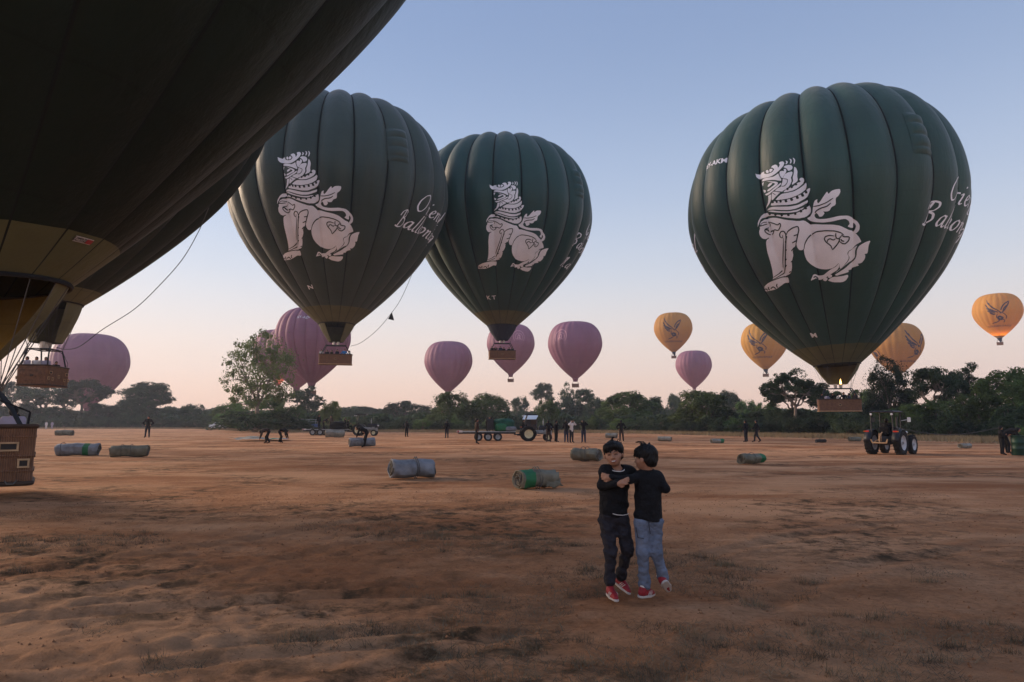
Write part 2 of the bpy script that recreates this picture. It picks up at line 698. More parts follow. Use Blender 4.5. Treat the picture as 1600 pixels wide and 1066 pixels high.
def axis_pts(lo, hi, step, far, grow=1.12):
    a = list(np.arange(lo, hi, step))
    s, x = step, a[-1]
    while x < far[1]:
        s *= grow
        x = min(x + s, far[1])
        a.append(x)
    s, x = step, lo
    while x > far[0]:
        s *= grow
        x = max(x - s, far[0])
        a.insert(0, x)
    return np.array(a)


def terrain(x, y):
    near = np.clip(1 - (np.hypot(x, y) - 9) / 14, 0, 1)
    h = (fbm(x * .35, y * .35, 3, 3) - .5) * .10 * np.clip(1 - (np.hypot(x, y) - 20) / 60, 0, 1)
    warp = fbm(x * .8, y * .8, 2, 8) * 2
    rip = vnoise(x * 2.2 + warp, y * 4.6 + warp, 11)
    lf = np.clip((2.0 - x) / 5, .25, 1)
    h = h + (np.abs(rip - .5) * 2 - .5) * -.022 * near * lf
    dim = vnoise(x * 6.3, y * 7.2, 21)
    h = h - np.clip(dim - .60, 0, 1) * .085 * near * lf
    dim = vnoise(x * 11.3, y * 13.2, 25)
    h = h - np.clip(dim - .62, 0, 1) * .040 * near * lf
    h = h + (fbm(x * 13, y * 13, 3, 31) - .5) * .022 * near
    # tyre tracks in the lower left
    for off, ang in ((0, .32), (.32, .32), (1.5, .22), (1.85, .22)):
        d = (y - 4.2 - off) * math.cos(ang) - (x + 3) * math.sin(ang) + (fbm(x * .5, y * .5, 2, 5) - .5) * .4
        h = h - .03 * np.exp(-(d / .10) ** 2) * near * np.clip((1.0 - x) / 2, 0, 1)
        h = h + .018 * np.exp(-((np.abs(d) - .19) / .06) ** 2) * near * np.clip((1.0 - x) / 2, 0, 1)
    # curving tracks towards the right
    for rad, cx_, cy_ in ((14.0, 12.5, -3.5), (15.4, 12.5, -3.5), (24.0, 17.0, -6.0), (25.4, 17.0, -6.0)):
        d = np.hypot(x - cx_, y - cy_) - rad + (fbm(x * .4, y * .4, 2, 6) - .5) * .5
        h = h - .022 * np.exp(-(d / .12) ** 2) * near + .014 * np.exp(-((np.abs(d) - .22) / .07) ** 2) * near
    # flat under the children
    fl = np.exp(-(((x - 1.0) / .8) ** 2 + ((y - 5.8) / .6) ** 2))
    return h * (1 - .85 * fl)


xs = axis_pts(-7.5, 7.5, .040, (-700, 700), 1.10)
ys = axis_pts(2.9, 13.5, .042, (-80, 800), 1.045)
GX, GY = np.meshgrid(xs, ys)
GZ = terrain(GX, GY)
nx, ny = len(xs), len(ys)
idx = np.arange(nx * ny).reshape(ny, nx)
Q = np.stack([idx[:-1, :-1], idx[:-1, 1:], idx[1:, 1:], idx[1:, :-1]], -1).reshape(-1, 4)
tag(link('ground', mesh_np('ground', np.stack([GX, GY, GZ], -1).reshape(-1, 3), Q, M['soil'])), kind='structure')

# litter of dry grass stems lying on the sand
rng = np.random.default_rng(5)
M['straw'] = mat('dry grass stems', (.20, .145, .085), .9, .5, 2.5, coord='world', col2=(.040, .032, .020))
M['straw_far'] = mat('dry yellow grass', (.34, .25, .14), .9, .4, .6, coord='world', col2=(.20, .15, .08))


def blades(name, X, Y, Z, length, width, lift, m, parent=None):
    n = len(X)
    a = rng.uniform(0, 2 * PI, n)
    el = rng.uniform(*lift, n)
    ln = length * rng.uniform(.4, 1.3, n)
    d = np.stack([np.cos(a) * np.cos(el), np.sin(a) * np.cos(el), np.sin(el)], -1)
    s = np.stack([-np.sin(a), np.cos(a), 0 * a], -1) * width
    p = np.stack([X, Y, Z], -1)
    tip = p + d * ln[:, None]
    tip[:, 2] += rng.uniform(-.01, .02, n)
    V = np.stack([p - s, p + s, tip], 1).reshape(-1, 3)
    return link(name, mesh_np(name, V, np.arange(3 * n).reshape(-1, 3), m, smooth=False), parent)


M['clod'] = mat('dry earth clods', (.22, .105, .052), .95, .4, 9, coord='world')
n = 12000
X = rng.uniform(-9, 9, n)
Y = 2.9 + rng.uniform(0, 1, n) ** 1.3 * 12
S = .004 + .011 * rng.uniform(0, 1, n) ** 4
oc = np.array([(1, 0, 0), (0, 1, 0), (-1, 0, 0), (0, -1, 0), (0, 0, 1), (0, 0, -1)], float)
V = oc[None] * S[:, None, None] * rng.uniform(.6, 1.3, (n, 6, 3))
V = V + np.stack([X, Y, terrain(X, Y) + S * .3], -1)[:, None]
tr_ = np.array([(0, 1, 4), (1, 2, 4), (2, 3, 4), (3, 0, 4), (1, 0, 5), (2, 1, 5), (3, 2, 5), (0, 3, 5)])
Q = (np.arange(n)[:, None, None] * 6 + tr_[None]).reshape(-1, 3)
tag(link('earth_clods', mesh_np('earth_clods', V.reshape(-1, 3), Q, M['clod'], smooth=False)), 'small clods and stones scattered on the sand near the viewer', 'gravel', kind='stuff')
# tufts of dead grass
nt_ = 260
tx, ty = rng.uniform(-7, 7, nt_ * 8), 2.9 + rng.uniform(0, 1, nt_ * 8) ** 1.2 * 7
ok = (fbm(tx * .55, ty * .8, 3, 77) - .05 * np.clip((tx - 1) / 3, 0, 1) > .56) & ~((np.abs(tx - 1.0) < .6) & (np.abs(ty - 5.75) < .4))
tx, ty = tx[ok][:nt_], ty[ok][:nt_]
X = np.repeat(tx, 60) + rng.normal(0, .05, len(tx) * 60)
Y = np.repeat(ty, 60) + rng.normal(0, .035, len(tx) * 60)
tag(blades('dead_grass_tufts', X, Y, terrain(X, Y), .075, .0018, (.1, 1.3), M['straw']), 'small dead grass tufts in the sand near the viewer', 'grass', kind='stuff')
n = 240000
X = rng.uniform(-9, 9, n)
Y = 2.8 + rng.uniform(0, 1, n) ** 1.5 * 13
keep = (fbm(X * .55, Y * .8, 3, 77) - .05 * np.clip((X - 1) / 3, 0, 1) + .35 * (fbm(X * 3, Y * 3, 2, 78) - .5)) > (.57 + .012 * np.clip(Y - 4, 0, 10))
keep &= ~((np.abs(X - 1.0) < .5) & (np.abs(Y - 5.75) < .35))
X, Y = X[keep][:60000], Y[keep][:60000]
tag(blades('dry_grass_litter', X, Y, terrain(X, Y) + .004, .085, .0022, (.0, .5), M['straw']), 'dark dry grass stems littering the sand near the viewer', 'grass', kind='stuff')

# ================================================================== balloons
def make_profile(H1=.85, H2=1.275, k=(1.694, .974, .584), rm=.15, n=400):
    u = np.linspace(1, 0, n)
    rb = rm + (1 - rm) * (1 - u ** k[0]) ** k[1]
    zb = H2 * (1 - u)
    a = np.linspace(0, PI / 2, n)[1:]
    rt = np.cos(a) ** k[2]
    zt = H2 + H1 * np.sin(a)
    r, z = np.concatenate([rb, rt]), np.concatenate([zb, zt])
    s = np.concatenate([[0], np.cumsum(np.hypot(np.diff(r), np.diff(z)))])
    t = np.linspace(0, 1, 241)
    return np.stack([np.interp(t, s / s[-1], r), np.interp(t, s / s[-1], z)], -1), s[-1]


class Env:
    """gored surface of revolution: point for an angle (0 = local -Y, positive to local +X) and t (0 mouth, 1 crown)"""

    def __init__(s, R, n, bulge=.055, lean=0.0, zm=4.3, rm=.15, phase=0.0):
        s.prof, s.slen = make_profile(rm=rm)
        s.tt = np.linspace(0, 1, len(s.prof))
        d = np.gradient(s.prof, axis=0)
        d /= np.linalg.norm(d, axis=1)[:, None]
        s.nr, s.nz = d[:, 1], -d[:, 0]
        s.R, s.n, s.b, s.lean, s.zm, s.ph = R / (1 + bulge * .7), n, bulge, lean, zm, phase
        s.Mx = Matrix.Translation((0, 0, zm)) @ Matrix.Rotation(lean, 4, 'Y')

    def S(s, th, t, off=0.0, seam=True):
        th, t = np.asarray(th, float), np.asarray(t, float)
        r = np.interp(t, s.tt, s.prof[:, 0])
        z = np.interp(t, s.tt, s.prof[:, 1])
        a, c = np.interp(t, s.tt, s.nr), np.interp(t, s.tt, s.nz)
        f = ((th - s.ph) / (2 * PI / s.n)) % 1.0
        g = np.sin(PI * f) ** .72
        amp = s.b * r * np.clip(t / .3, 0, 1) ** .8 * (1 + .25 * np.clip((t - .5) / .5, 0, 1))
        o = amp * g + off / s.R
        rr, zz = r + a * o, z + c * o
        return np.stack([rr * np.sin(th), -rr * np.cos(th), zz], -1) * s.R

    def inv(s, P):               # local point -> (theta, t)
        th = np.arctan2(P[0], -P[1])
        t = float(np.interp(P[2] / s.R, s.prof[:, 1], s.tt))
        for _ in range(6):
            q = s.S(th, t)
            q2 = s.S(th, t + .01)
            dz = (q2[2] - q[2]) / .01
            if abs(dz) < .05:
                break
            t = min(max(t + (P[2] - q[2]) / dz, 0.001), .98)
        return float(th), float(t)

    def grid(s, nth=None, nt=80):
        nth = nth or s.n * 8
        th = np.linspace(-PI, PI, nth + 1)
        t = np.linspace(0, .985, nt)
        T, TH = np.meshgrid(t, th, indexing='ij')
        V = s.S(TH, T).reshape(-1, 3)
        i = np.arange((nth + 1) * nt).reshape(nt, nth + 1)
        Q = np.stack([i[:-1, :-1], i[:-1, 1:], i[1:, 1:], i[1:, :-1]], -1).reshape(-1, 4)
        return V, Q, T, TH

    def gore(s, t0, t1, nt=60, nu=14, tape=.022):
        """one gore, from seam at phase to the next, local angle starting at s.ph"""
        w = 2 * PI / s.n
        u = np.concatenate([[0, tape], np.linspace(tape, 1 - tape, nu)[1:-1], [1 - tape, 1]])
        t = np.linspace(t0, t1, nt)
        T, U = np.meshgrid(t, u, indexing='ij')
        V = s.S(s.ph + U * w * .99999, T).reshape(-1, 3)
        nu_ = len(u)
        i = np.arange(nu_ * nt).reshape(nt, nu_)
        Q = np.stack([i[:-1, :-1], i[:-1, 1:], i[1:, 1:], i[1:, :-1]], -1)
        mi = np.zeros(Q.shape[:2], int)
        mi[:, 0] = 1
        mi[:, -1] = 1
        return V, Q.reshape(-1, 4), mi.ravel(), T


def cam_local(obj_loc, rz, env):
    W = Matrix.Translation(Vector(obj_loc)) @ Matrix.Rotation(rz, 4, 'Z') @ env.Mx
    return W


class Caster:
    def __init__(s, env, loc, rz):
        V, Q, _, _ = env.grid(env.n * 6, 90)
        s.env = env
        s.W = cam_local(loc, rz, env)
        s.inv = s.W.inverted()
        s.bvh = BVHTree.FromPolygons([tuple(v) for v in V], [tuple(q) for q in Q])
        s.o = s.inv @ Vector((0, 0, CAM_H))

    def __call__(s, px, py):
        d = (s.inv.to_3x3() @ ray(px, py)).normalized()
        h = s.bvh.ray_cast(s.o, d)
        if h[0] is None:
            c = Vector((0, 0, s.env.R))
            # closest approach
            tt = max((c - s.o).dot(d), 0)
            h = s.bvh.find_nearest(s.o + d * tt)
        return s.env.inv(np.array(h[0]))


# ---- the seated lion print, traced as flat outlines (tile id -> origin and scale of the traced crop)
TILE = {'A': (1175, 240, 10.66), 'B': (1175, 340, 8.88), 'C': (1255, 290, 10.66), 'D': (1255, 350, 10.66), 'R': (1160, 230, 4.441), 'Y': (1010, 480, 10.66)}


def T_(k, pts):
    x0, y0, s = TILE[k]
    return [(x0 + x / s, y0 + y / s) for x, y in pts]


LION = [
    T_('A', [(62, 335), (80, 345), (130, 345), (160, 320), (212, 302), (205, 335), (240, 345), (290, 335), (345, 312), (375, 265), (350, 240), (320, 235), (345, 205), (390, 185), (425, 200), (440, 245), (470, 190), (450, 160), (480, 138), (520, 132), (545, 160), (525, 210), (470, 275), (400, 335), (330, 380), (260, 400), (180, 415), (110, 425), (75, 395)]),
    T_('A', [(235, 300), (245, 280), (262, 274), (282, 290), (285, 312), (268, 328), (245, 325)]),
    T_('A', [(300, 262), (345, 256), (350, 280), (322, 308), (300, 318), (292, 290)]),
    T_('A', [(170, 440), (210, 415), (300, 398), (360, 390), (420, 350), (445, 330), (460, 380), (492, 430), (490, 458), (440, 452), (370, 440), (260, 446), (170, 470)]),
    T_('A', [(165, 490), (205, 475), (195, 510), (185, 548), (168, 520)]),
    T_('A', [(240, 460), (300, 467), (380, 467), (420, 475), (440, 492), (420, 530), (350, 580), (290, 628), (255, 632), (270, 600), (330, 560), (385, 515), (385, 498), (320, 482)]),
    T_('A', [(300, 495), (350, 492), (330, 520), (280, 560), (265, 550), (275, 520)]),
    T_('A', [(215, 685), (250, 702), (290, 682), (360, 622), (440, 562), (492, 512), (485, 487), (440, 520), (370, 580), (290, 645)]),
    T_('A', [(185, 600), (230, 612), (240, 625), (225, 655), (205, 652)]),
    T_('A', [(560, 118), (595, 130), (602, 150), (580, 182), (560, 180), (577, 150)]),
    T_('A', [(620, 88), (655, 95), (668, 125), (655, 165), (630, 172), (642, 140), (640, 110)]),
    T_('A', [(680, 72), (705, 85), (724, 112), (718, 150), (702, 185), (695, 165), (702, 120)]),
    T_('A', [(525, 230), (560, 205), (610, 192), (655, 195), (682, 225), (670, 265), (630, 288), (600, 290), (592, 262), (565, 244)]),
    T_('A', [(468, 300), (510, 290), (540, 297), (530, 260), (560, 258), (580, 278), (570, 320), (535, 370), (515, 415), (485, 400), (460, 345)]),
    T_('A', [(525, 400), (550, 350), (600, 318), (665, 300), (680, 320), (668, 370), (650, 400), (665, 460), (640, 520), (590, 590), (530, 612), (508, 640), (380, 625), (430, 580), (490, 555), (500, 500), (515, 430)]),
    T_('A', [(705, 218), (740, 245), (762, 300), (755, 380), (768, 440), (750, 475), (700, 505), (672, 525), (668, 500), (690, 460), (680, 400), (700, 340)]),
    T_('A', [(335, 645), (380, 634), (480, 650), (450, 670), (400, 720), (350, 775), (330, 775)]),
    T_('A', [(275, 705), (325, 675), (320, 780), (290, 850), (230, 915), (240, 885), (270, 830), (278, 760)]),
    T_('A', [(525, 648), (545, 618), (600, 592), (650, 566), (700, 545), (750, 500), (800, 470), (788, 440), (805, 410), (832, 398), (862, 405), (866, 450), (842, 510), (770, 575), (690, 615), (600, 640)]),
    T_('A', [(392, 778), (440, 720), (500, 672), (600, 655), (700, 632), (790, 585), (850, 533), (895, 472), (910, 502), (902, 570), (840, 648), (760, 698), (620, 748), (480, 773)]),
    T_('A', [(315, 870), (330, 825), (380, 795), (480, 787), (600, 767), (720, 727), (840, 674), (920, 584), (972, 575), (968, 620), (930, 700), (870, 760), (760, 828), (620, 856), (450, 862)]),
    T_('A', [(245, 950), (290, 907), (350, 887), (480, 887), (640, 883), (780, 853), (870, 803), (925, 757), (930, 800), (850, 868), (740, 917), (620, 942), (480, 942), (360, 932)]),
    T_('A', [(265, 965), (330, 947), (450, 962), (620, 964), (760, 938), (880, 892), (830, 938), (740, 973), (600, 988), (420, 983), (320, 971)]),
    T_('R', [(108, 558), (110, 520), (130, 482), (150, 457), (172, 455), (200, 465), (270, 472), (350, 466), (420, 442), (462, 398), (475, 420), (475, 452), (440, 486), (390, 496), (300, 489), (230, 476), (170, 478), (132, 498), (118, 530)]),
    T_('R', [(122, 560), (128, 522), (158, 498), (225, 488), (300, 504), (390, 514), (430, 508), (470, 532)]) + T_('C', [(130, 640), (300, 650), (480, 650), (600, 665), (680, 700), (760, 742), (820, 745), (868, 780), (885, 800), (930, 860), (965, 930)])
    + T_('D', [(960, 300), (880, 342), (810, 420), (758, 445), (733, 490), (763, 560), (735, 620), (680, 690), (612, 752), (600, 645), (540, 702), (490, 735), (400, 757), (300, 752), (200, 715), (120, 665), (60, 600), (25, 510), (12, 420), (22, 370)])
    + T_('B', [(722, 430), (700, 452), (660, 452), (628, 412), (614, 350), (600, 400), (565, 465), (578, 520), (555, 610), (560, 690), (545, 770), (490, 805), (440, 812), (360, 838), (290, 866), (300, 830), (285, 720), (255, 600), (215, 470), (200, 350), (210, 310), (240, 288), (235, 275), (200, 300), (150, 292), (112, 250), (102, 200), (118, 150)]),
    T_('B', [(500, 825), (515, 870), (510, 900), (460, 905), (400, 950), (340, 990), (300, 1005), (250, 1015), (190, 1025), (172, 990), (180, 950), (225, 910), (280, 882), (360, 852), (440, 826)]),
    T_('D', [(125, 945), (152, 885), (165, 848), (200, 832), (260, 855), (340, 852), (400, 800), (470, 750), (545, 712), (600, 650), (603, 710), (565, 770), (480, 822), (410, 872), (350, 908), (300, 925), (248, 925), (225, 900), (180, 922)]),
    T_('D', [(415, 870), (450, 840), (482, 850), (480, 880), (440, 900), (415, 890)]),
    T_('D', [(325, 930), (360, 895), (405, 890), (405, 930), (370, 955)]),
    T_('D', [(410, 940), (450, 905), (500, 880), (560, 878), (650, 868), (745, 842), (750, 880), (710, 940), (650, 970), (500, 970)]),
    T_('D', [(975, 335), (1040, 300), (1120, 275), (1085, 360), (1070, 490), (1020, 500), (1035, 530), (1020, 590), (970, 650), (900, 662), (930, 690), (880, 705), (820, 720), (810, 750), (750, 770), (760, 798), (700, 818), (600, 848), (560, 862), (522, 848), (580, 812), (700, 735), (795, 645), (868, 585), (890, 520), (896, 430), (925, 370)]),
    T_('D', [(905, 352), (880, 400), (866, 450), (868, 540), (832, 590), (760, 638), (660, 718), (560, 798), (532, 815), (600, 758), (690, 690), (748, 620), (775, 560), (745, 510), (760, 458), (805, 432), (840, 395)]),
    T_('C', [(60, 545), (120, 500), (155, 450), (165, 360), (175, 300), (195, 250), (240, 225), (232, 270), (250, 300), (290, 260), (340, 180), (400, 95), (420, 145), (470, 90), (540, 65), (615, 58), (620, 110), (590, 170), (540, 210), (545, 320), (470, 360), (440, 420), (390, 435), (330, 432), (360, 460), (320, 515), (270, 522), (250, 485), (222, 455), (195, 480), (190, 510), (215, 545), (270, 560), (380, 555), (500, 530), (600, 505), (740, 500), (830, 530), (900, 590), (940, 660), (935, 740), (885, 795), (835, 765), (872, 720), (885, 665), (865, 625), (845, 600), (838, 640), (845, 690), (800, 705), (735, 682), (775, 640), (760, 590), (700, 552), (600, 570), (480, 600), (340, 617), (200, 610), (130, 587)]),
]
LION_INK = [  # (points, width in pixels of the photograph)
    (T_('D', [(15, 420), (30, 330), (70, 250), (130, 170), (220, 128), (370, 110), (540, 117), (640, 150), (680, 190)]), 1.3),
    (T_('D', [(490, 430), (462, 360), (380, 300), (350, 250), (370, 208), (440, 188), (520, 200)]), 1.3),
    (T_('D', [(400, 300), (412, 260), (450, 242), (500, 270), (540, 245)]), 1.2),
    (T_('D', [(490, 430), (555, 355), (598, 290), (605, 240)]), 1.3),
    (T_('D', [(545, 150), (540, 200), (555, 240), (600, 245), (640, 190)]), 1.3),
    (T_('D', [(640, 170), (665, 212), (770, 212), (758, 275), (700, 330), (650, 325), (600, 285)]), 1.3),
    (T_('D', [(625, 250), (640, 280), (685, 288)]), 1.3),
    (T_('C', [(168, 352), (260, 335), (380, 290), (500, 210)]), 1.1),
    (T_('C', [(462, 290), (400, 345), (280, 382), (215, 425), (200, 460)]), 1.3),
    (T_('B', [(112, 125), (150, 70), (215, 55), (300, 78), (360, 105), (392, 75), (405, 110), (370, 182), (312, 165), (300, 222), (240, 235), (190, 200), (182, 165), (235, 130), (262, 95), (215, 62)]), 1.1),
    (T_('B', [(182, 165), (215, 165), (240, 190), (312, 180)]), 1.6),
    (T_('B', [(112, 120), (170, 105), (215, 80)]), 1.0),
    (T_('B', [(432, 240), (430, 285), (395, 270), (385, 230), (410, 190), (450, 190), (478, 240), (468, 500), (466, 700), (432, 780), (360, 825), (290, 862)]), 1.2),
    (T_('B', [(442, 280), (436, 500), (430, 700), (400, 765), (300, 828)]), 1.0),
    (T_('B', [(478, 240), (500, 190), (560, 145), (640, 118), (655, 170), (638, 240), (625, 300), (608, 400)]), 1.3),
    (T_('B', [(580, 252), (638, 235)]), 1.2), (T_('B', [(560, 352), (620, 318)]), 1.2), (T_('B', [(550, 462), (595, 410)]), 1.2),
    (T_('B', [(468, 350), (485, 255)]), 1.2), (T_('B', [(468, 470), (485, 440)]), 1.0), (T_('B', [(466, 600), (482, 570)]), 1.0), (T_('B', [(464, 690), (486, 655)]), 1.0),
    (T_('B', [(545, 620), (560, 600)]), 1.0), (T_('B', [(520, 760), (548, 745)]), 1.0), (T_('B', [(440, 815), (530, 798)]), 1.3),
    (T_('B', [(180, 990), (212, 988), (222, 1010)]), 1.0), (T_('B', [(235, 960), (235, 985), (252, 1005)]), 1.2), (T_('B', [(265, 985), (300, 955), (338, 985)]), 1.2), (T_('B', [(355, 915), (345, 945), (362, 968)]), 1.2),
    (T_('A', [(520, 420), (600, 432), (592, 490), (548, 542), (497, 550)]), .7),
    (T_('A', [(450, 300), (455, 350), (480, 400), (510, 430), (500, 500)]), .9),
    (T_('A', [(380, 630), (510, 642)]), .6), (T_('A', [(335, 650), (400, 692)]), .6),
    (T_('A', [(470, 285), (500, 270), (530, 275)]), 1.2),
    (T_('D', [(175, 890), (205, 870), (240, 890), (250, 922)]), 1.2),
    (T_('D', [(480, 822), (520, 850), (500, 878)]), 1.2),
]
for k, (x, y, s) in enumerate([(350, 800, 1), (415, 795, 1), (480, 790, 1.1), (570, 785, 1.2), (665, 762, 1.3), (760, 730, 1.3), (845, 690, 1.3), (898, 628, 1.2)]):
    LION_INK.append((T_('A', [(x - 12, y - 18), (x + 2, y + 8), (x + 8, y + 26)]), 2.4 * s * .9))
for (x, y) in [(598, 590), (668, 558), (740, 515), (792, 462)]:
    LION_INK.append((T_('A', [(x - 14, y - 12), (x, y + 4), (x + 8, y + 16)]), 2.2))
for (x, y) in [(300, 1000), (395, 1010), (500, 1020), (610, 1015), (725, 995), (820, 955), (895, 900)]:
    LION_INK.append((T_('A', [(x - 14, y - 16), (x, y + 6), (x + 8, y + 24)]), 2.4))


def chaikin(p, k=1, closed=True):
    p = np.array(p, float)
    for _ in range(k):
        a, b = (p, np.roll(p, -1, 0)) if closed else (p[:-1], p[1:])
        q = np.stack([a * .82 + b * .18, a * .18 + b * .82], 1).reshape(-1, 2)
        p = q if closed else np.concatenate([p[:1], q, p[-1:]])
    return p


def fill_poly(pts, grid=3.0):
    """triangulated outline with inner points, so that it can be draped: returns verts2d, tris"""
    p = chaikin(pts)
    dense = []
    for i in range(len(p)):
        a, b = p[i], p[(i + 1) % len(p)]
        n = max(1, int(np.hypot(*(b - a)) / (grid * 1.2)))
        for k in range(n):
            dense.append(a + (b - a) * k / n)
    m = len(dense)
    edges = [(i, (i + 1) % m) for i in range(m)]
    vs = [Vector(q) for q in dense]
    x0, y0 = p.min(0)
    x1, y1 = p.max(0)
    for x in np.arange(x0 + grid / 2, x1, grid):
        for y in np.arange(y0 + grid / 2, y1, grid):
            vs.append(Vector((x, y)))
    r = delaunay_2d_cdt(vs, [], [list(range(m))], 1, 1e-5)
    return [(v[0], v[1]) for v in r[0]], [tuple(f) for f in r[2]]


def ribbon(pts, w, step=2.0, closed=False, pen=None, taper=.35):
    p = chaikin(pts, 2, closed=False)
    q = [p[0]]
    for i in range(len(p) - 1):
        n = max(1, int(np.hypot(*(p[i + 1] - p[i])) / step))
        for k in range(1, n + 1):
            q.append(p[i] + (p[i + 1] - p[i]) * k / n)
    q = np.array(q)
    d = np.gradient(q, axis=0)
    d /= np.linalg.norm(d, axis=1)[:, None] + 1e-9
    nrm = np.stack([-d[:, 1], d[:, 0]], -1)
    if pen is not None:
        ang = np.arctan2(d[:, 1], d[:, 0])
        ww = w * (.32 + .68 * np.abs(np.sin(ang - pen)))
    else:
        s = np.linspace(0, 1, len(q))
        ww = w * (taper + (1 - taper) * np.clip(np.minimum(s, 1 - s) * 5, 0, 1))
    a, b = q + nrm * (ww / 2)[:, None], q - nrm * (ww / 2)[:, None]
    V = [tuple(v) for v in np.stack([a, b], 1).reshape(-1, 2)]
    Fc = [(2 * i, 2 * i + 1, 2 * i + 3, 2 * i + 2) for i in range(len(q) - 1)]
    return V, Fc


def join2d(parts):
    V, Fc = [], []
    for v, f in parts:
        o = len(V)
        V += v
        Fc += [tuple(i + o for i in q) for q in f]
    return V, Fc


def drape(env, uv, faces, name, m, parent, off=.03, offs=None, dth=0.0, dt=0.0):
    uv = np.array(uv, float)
    P = env.S(uv[:, 0] + dth, uv[:, 1] + dt, off)
    me = bpy.data.meshes.new(name)
    me.from_pydata([tuple(p) for p in P], [], faces)
    me.materials.append(m)
    me.polygons.foreach_set('use_smooth', [True] * len(faces))
    me.update()
    o = link(name, me, parent)
    o.matrix_local = env.Mx
    return o


# letters of the side lettering, drawn with a broad pen; x to the right, y up, x-height 1
PEN = {
    'O': (1.7, [[(1.1, 2.1), (.6, 1.9), (.15, 1.2), (.1, .5), (.4, 0), (.8, .1), (1.2, .7), (1.4, 1.5), (1.3, 2.05), (1.0, 2.1)]]),
    'r': (.75, [[(.0, .75), (.25, .95), (.25, .8), (.1, 0)], [(.2, .55), (.45, .95), (.7, .95)]]),
    'i': (.55, [[(.05, .8), (.3, .98), (.25, .7), (.1, .15), (.2, 0), (.4, .15)], [(.42, 1.45), (.52, 1.6)]]),
    'e': (.8, [[(.15, .45), (.5, .6), (.65, .85), (.5, 1.0), (.25, .8), (.1, .35), (.25, .02), (.5, .08), (.7, .3)]]),
    'n': (.95, [[(.05, .85), (.25, .98), (.22, .7), (.08, 0)], [(.15, .5), (.45, .95), (.65, .95), (.62, .6), (.55, .15), (.65, 0), (.85, .15)]]),
    't': (.6, [[(.4, 1.4), (.25, .7), (.15, .15), (.28, 0), (.5, .15)], [(.05, .98), (.6, 1.0)]]),
    'a': (.95, [[(.72, .85), (.5, 1.0), (.2, .75), (.08, .3), (.22, .02), (.45, .2), (.68, .75)], [(.76, 1.0), (.62, .4), (.62, .08), (.75, .02), (.92, .2)]]),
    'l': (.5, [[(.55, 1.95), (.75, 2.05), (.55, 1.8), (.3, .8), (.12, .15), (.22, 0), (.42, .12)]]),
    'B': (1.5, [[(.1, 1.3), (.25, 1.8), (.7, 2.05), (1.15, 1.95), (1.2, 1.6), (.95, 1.25), (.6, 1.15)], [(.6, 1.15), (1.05, 1.0), (1.15, .55), (.85, .1), (.4, 0), (.0, .12)], [(.72, 2.0), (.55, 1.1), (.25, .08)]]),
    'o': (.85, [[(.5, 1.0), (.25, .85), (.08, .4), (.2, .02), (.42, .08), (.66, .5), (.68, .9), (.45, 1.0)]]),
    'g': (.9, [[(.7, .9), (.45, 1.0), (.18, .75), (.12, .35), (.3, .12), (.55, .4), (.72, .95), (.6, .2), (.45, -.5), (.15, -.65), (.0, -.45)]]),
    'M': (1.9, [[(.0, .0), (.3, .9), (.6, 2.0), (.7, 1.0), (.75, .2), (1.2, 1.3), (1.5, 2.0), (1.4, 1.0), (1.45, .1), (1.7, .0)]]),
    'y': (.8, [[(.05, .95), (.2, .9), (.25, .4), (.4, .1)], [(.7, 1.0), (.5, .2), (.2, -.5), (.0, -.6)]]),
    'm': (1.35, [[(.05, .85), (.2, .98), (.08, 0)], [(.12, .5), (.4, .95), (.5, .8), (.4, 0)], [(.45, .5), (.75, .95), (.9, .9), (.85, .15), (1.0, 0), (1.15, .15)]]),
    ' ': (.6, []),
}


def pen_text(txt, size, w=.20):
    x = 0
    parts = []
    for ch in txt:
        adv, st = PEN[ch]
        for s in st:
            parts.append(ribbon([((x + a + .22 * b) * size, b * size) for a, b in s], w * size, step=.12 * size, pen=R_(35)))
        x += adv
    return join2d([(v, f) for v, f in parts]), x * size


def put_text(env, txt, th0, t0, size, name, parent, m, tilt=0.0, off=.03):
    (V, Fc), _ = pen_text(txt, size)
    L = env.slen * env.R
    r = np.interp(t0, env.tt, env.prof[:, 0]) * env.R
    uv = [(th0 + (x * math.cos(tilt) - y * math.sin(tilt)) / r, t0 + (y * math.cos(tilt) + x * math.sin(tilt)) / L) for x, y in V]
    return drape(env, uv, Fc, name, m, parent, off)


def font_mesh(txt, size, bold=.0):
    cu = bpy.data.curves.new('lettering', 'FONT')
    cu.body = txt
    cu.size = size
    cu.resolution_u = 2
    cu.offset = bold
    cu.align_x = 'CENTER'
    cu.align_y = 'CENTER'
    o = bpy.data.objects.new('lettering', cu)
    COL.objects.link(o)
    me = bpy.data.meshes.new_from_object(o.evaluated_get(bpy.context.evaluated_depsgraph_get()))
    bpy.data.objects.remove(o)
    bpy.data.curves.remove(cu)
    V = [(v.co.x, v.co.y) for v in me.vertices]
    Fc = [tuple(p.vertices) for p in me.polygons]
    bpy.data.meshes.remove(me)
    return V, Fc


def put_font(env, txt, th0, t0, size, name, parent, m, off=.04, bold=.0, rot=0.0):
    V, Fc = font_mesh(txt, size, bold)
    L = env.slen * env.R
    r = np.interp(t0, env.tt, env.prof[:, 0]) * env.R
    c, s = math.cos(rot), math.sin(rot)
    uv = [(th0 + (x * c - y * s) / r, t0 + (y * c + x * s) / L) for x, y in V]
    return drape(env, uv, Fc, name, m, parent, off)


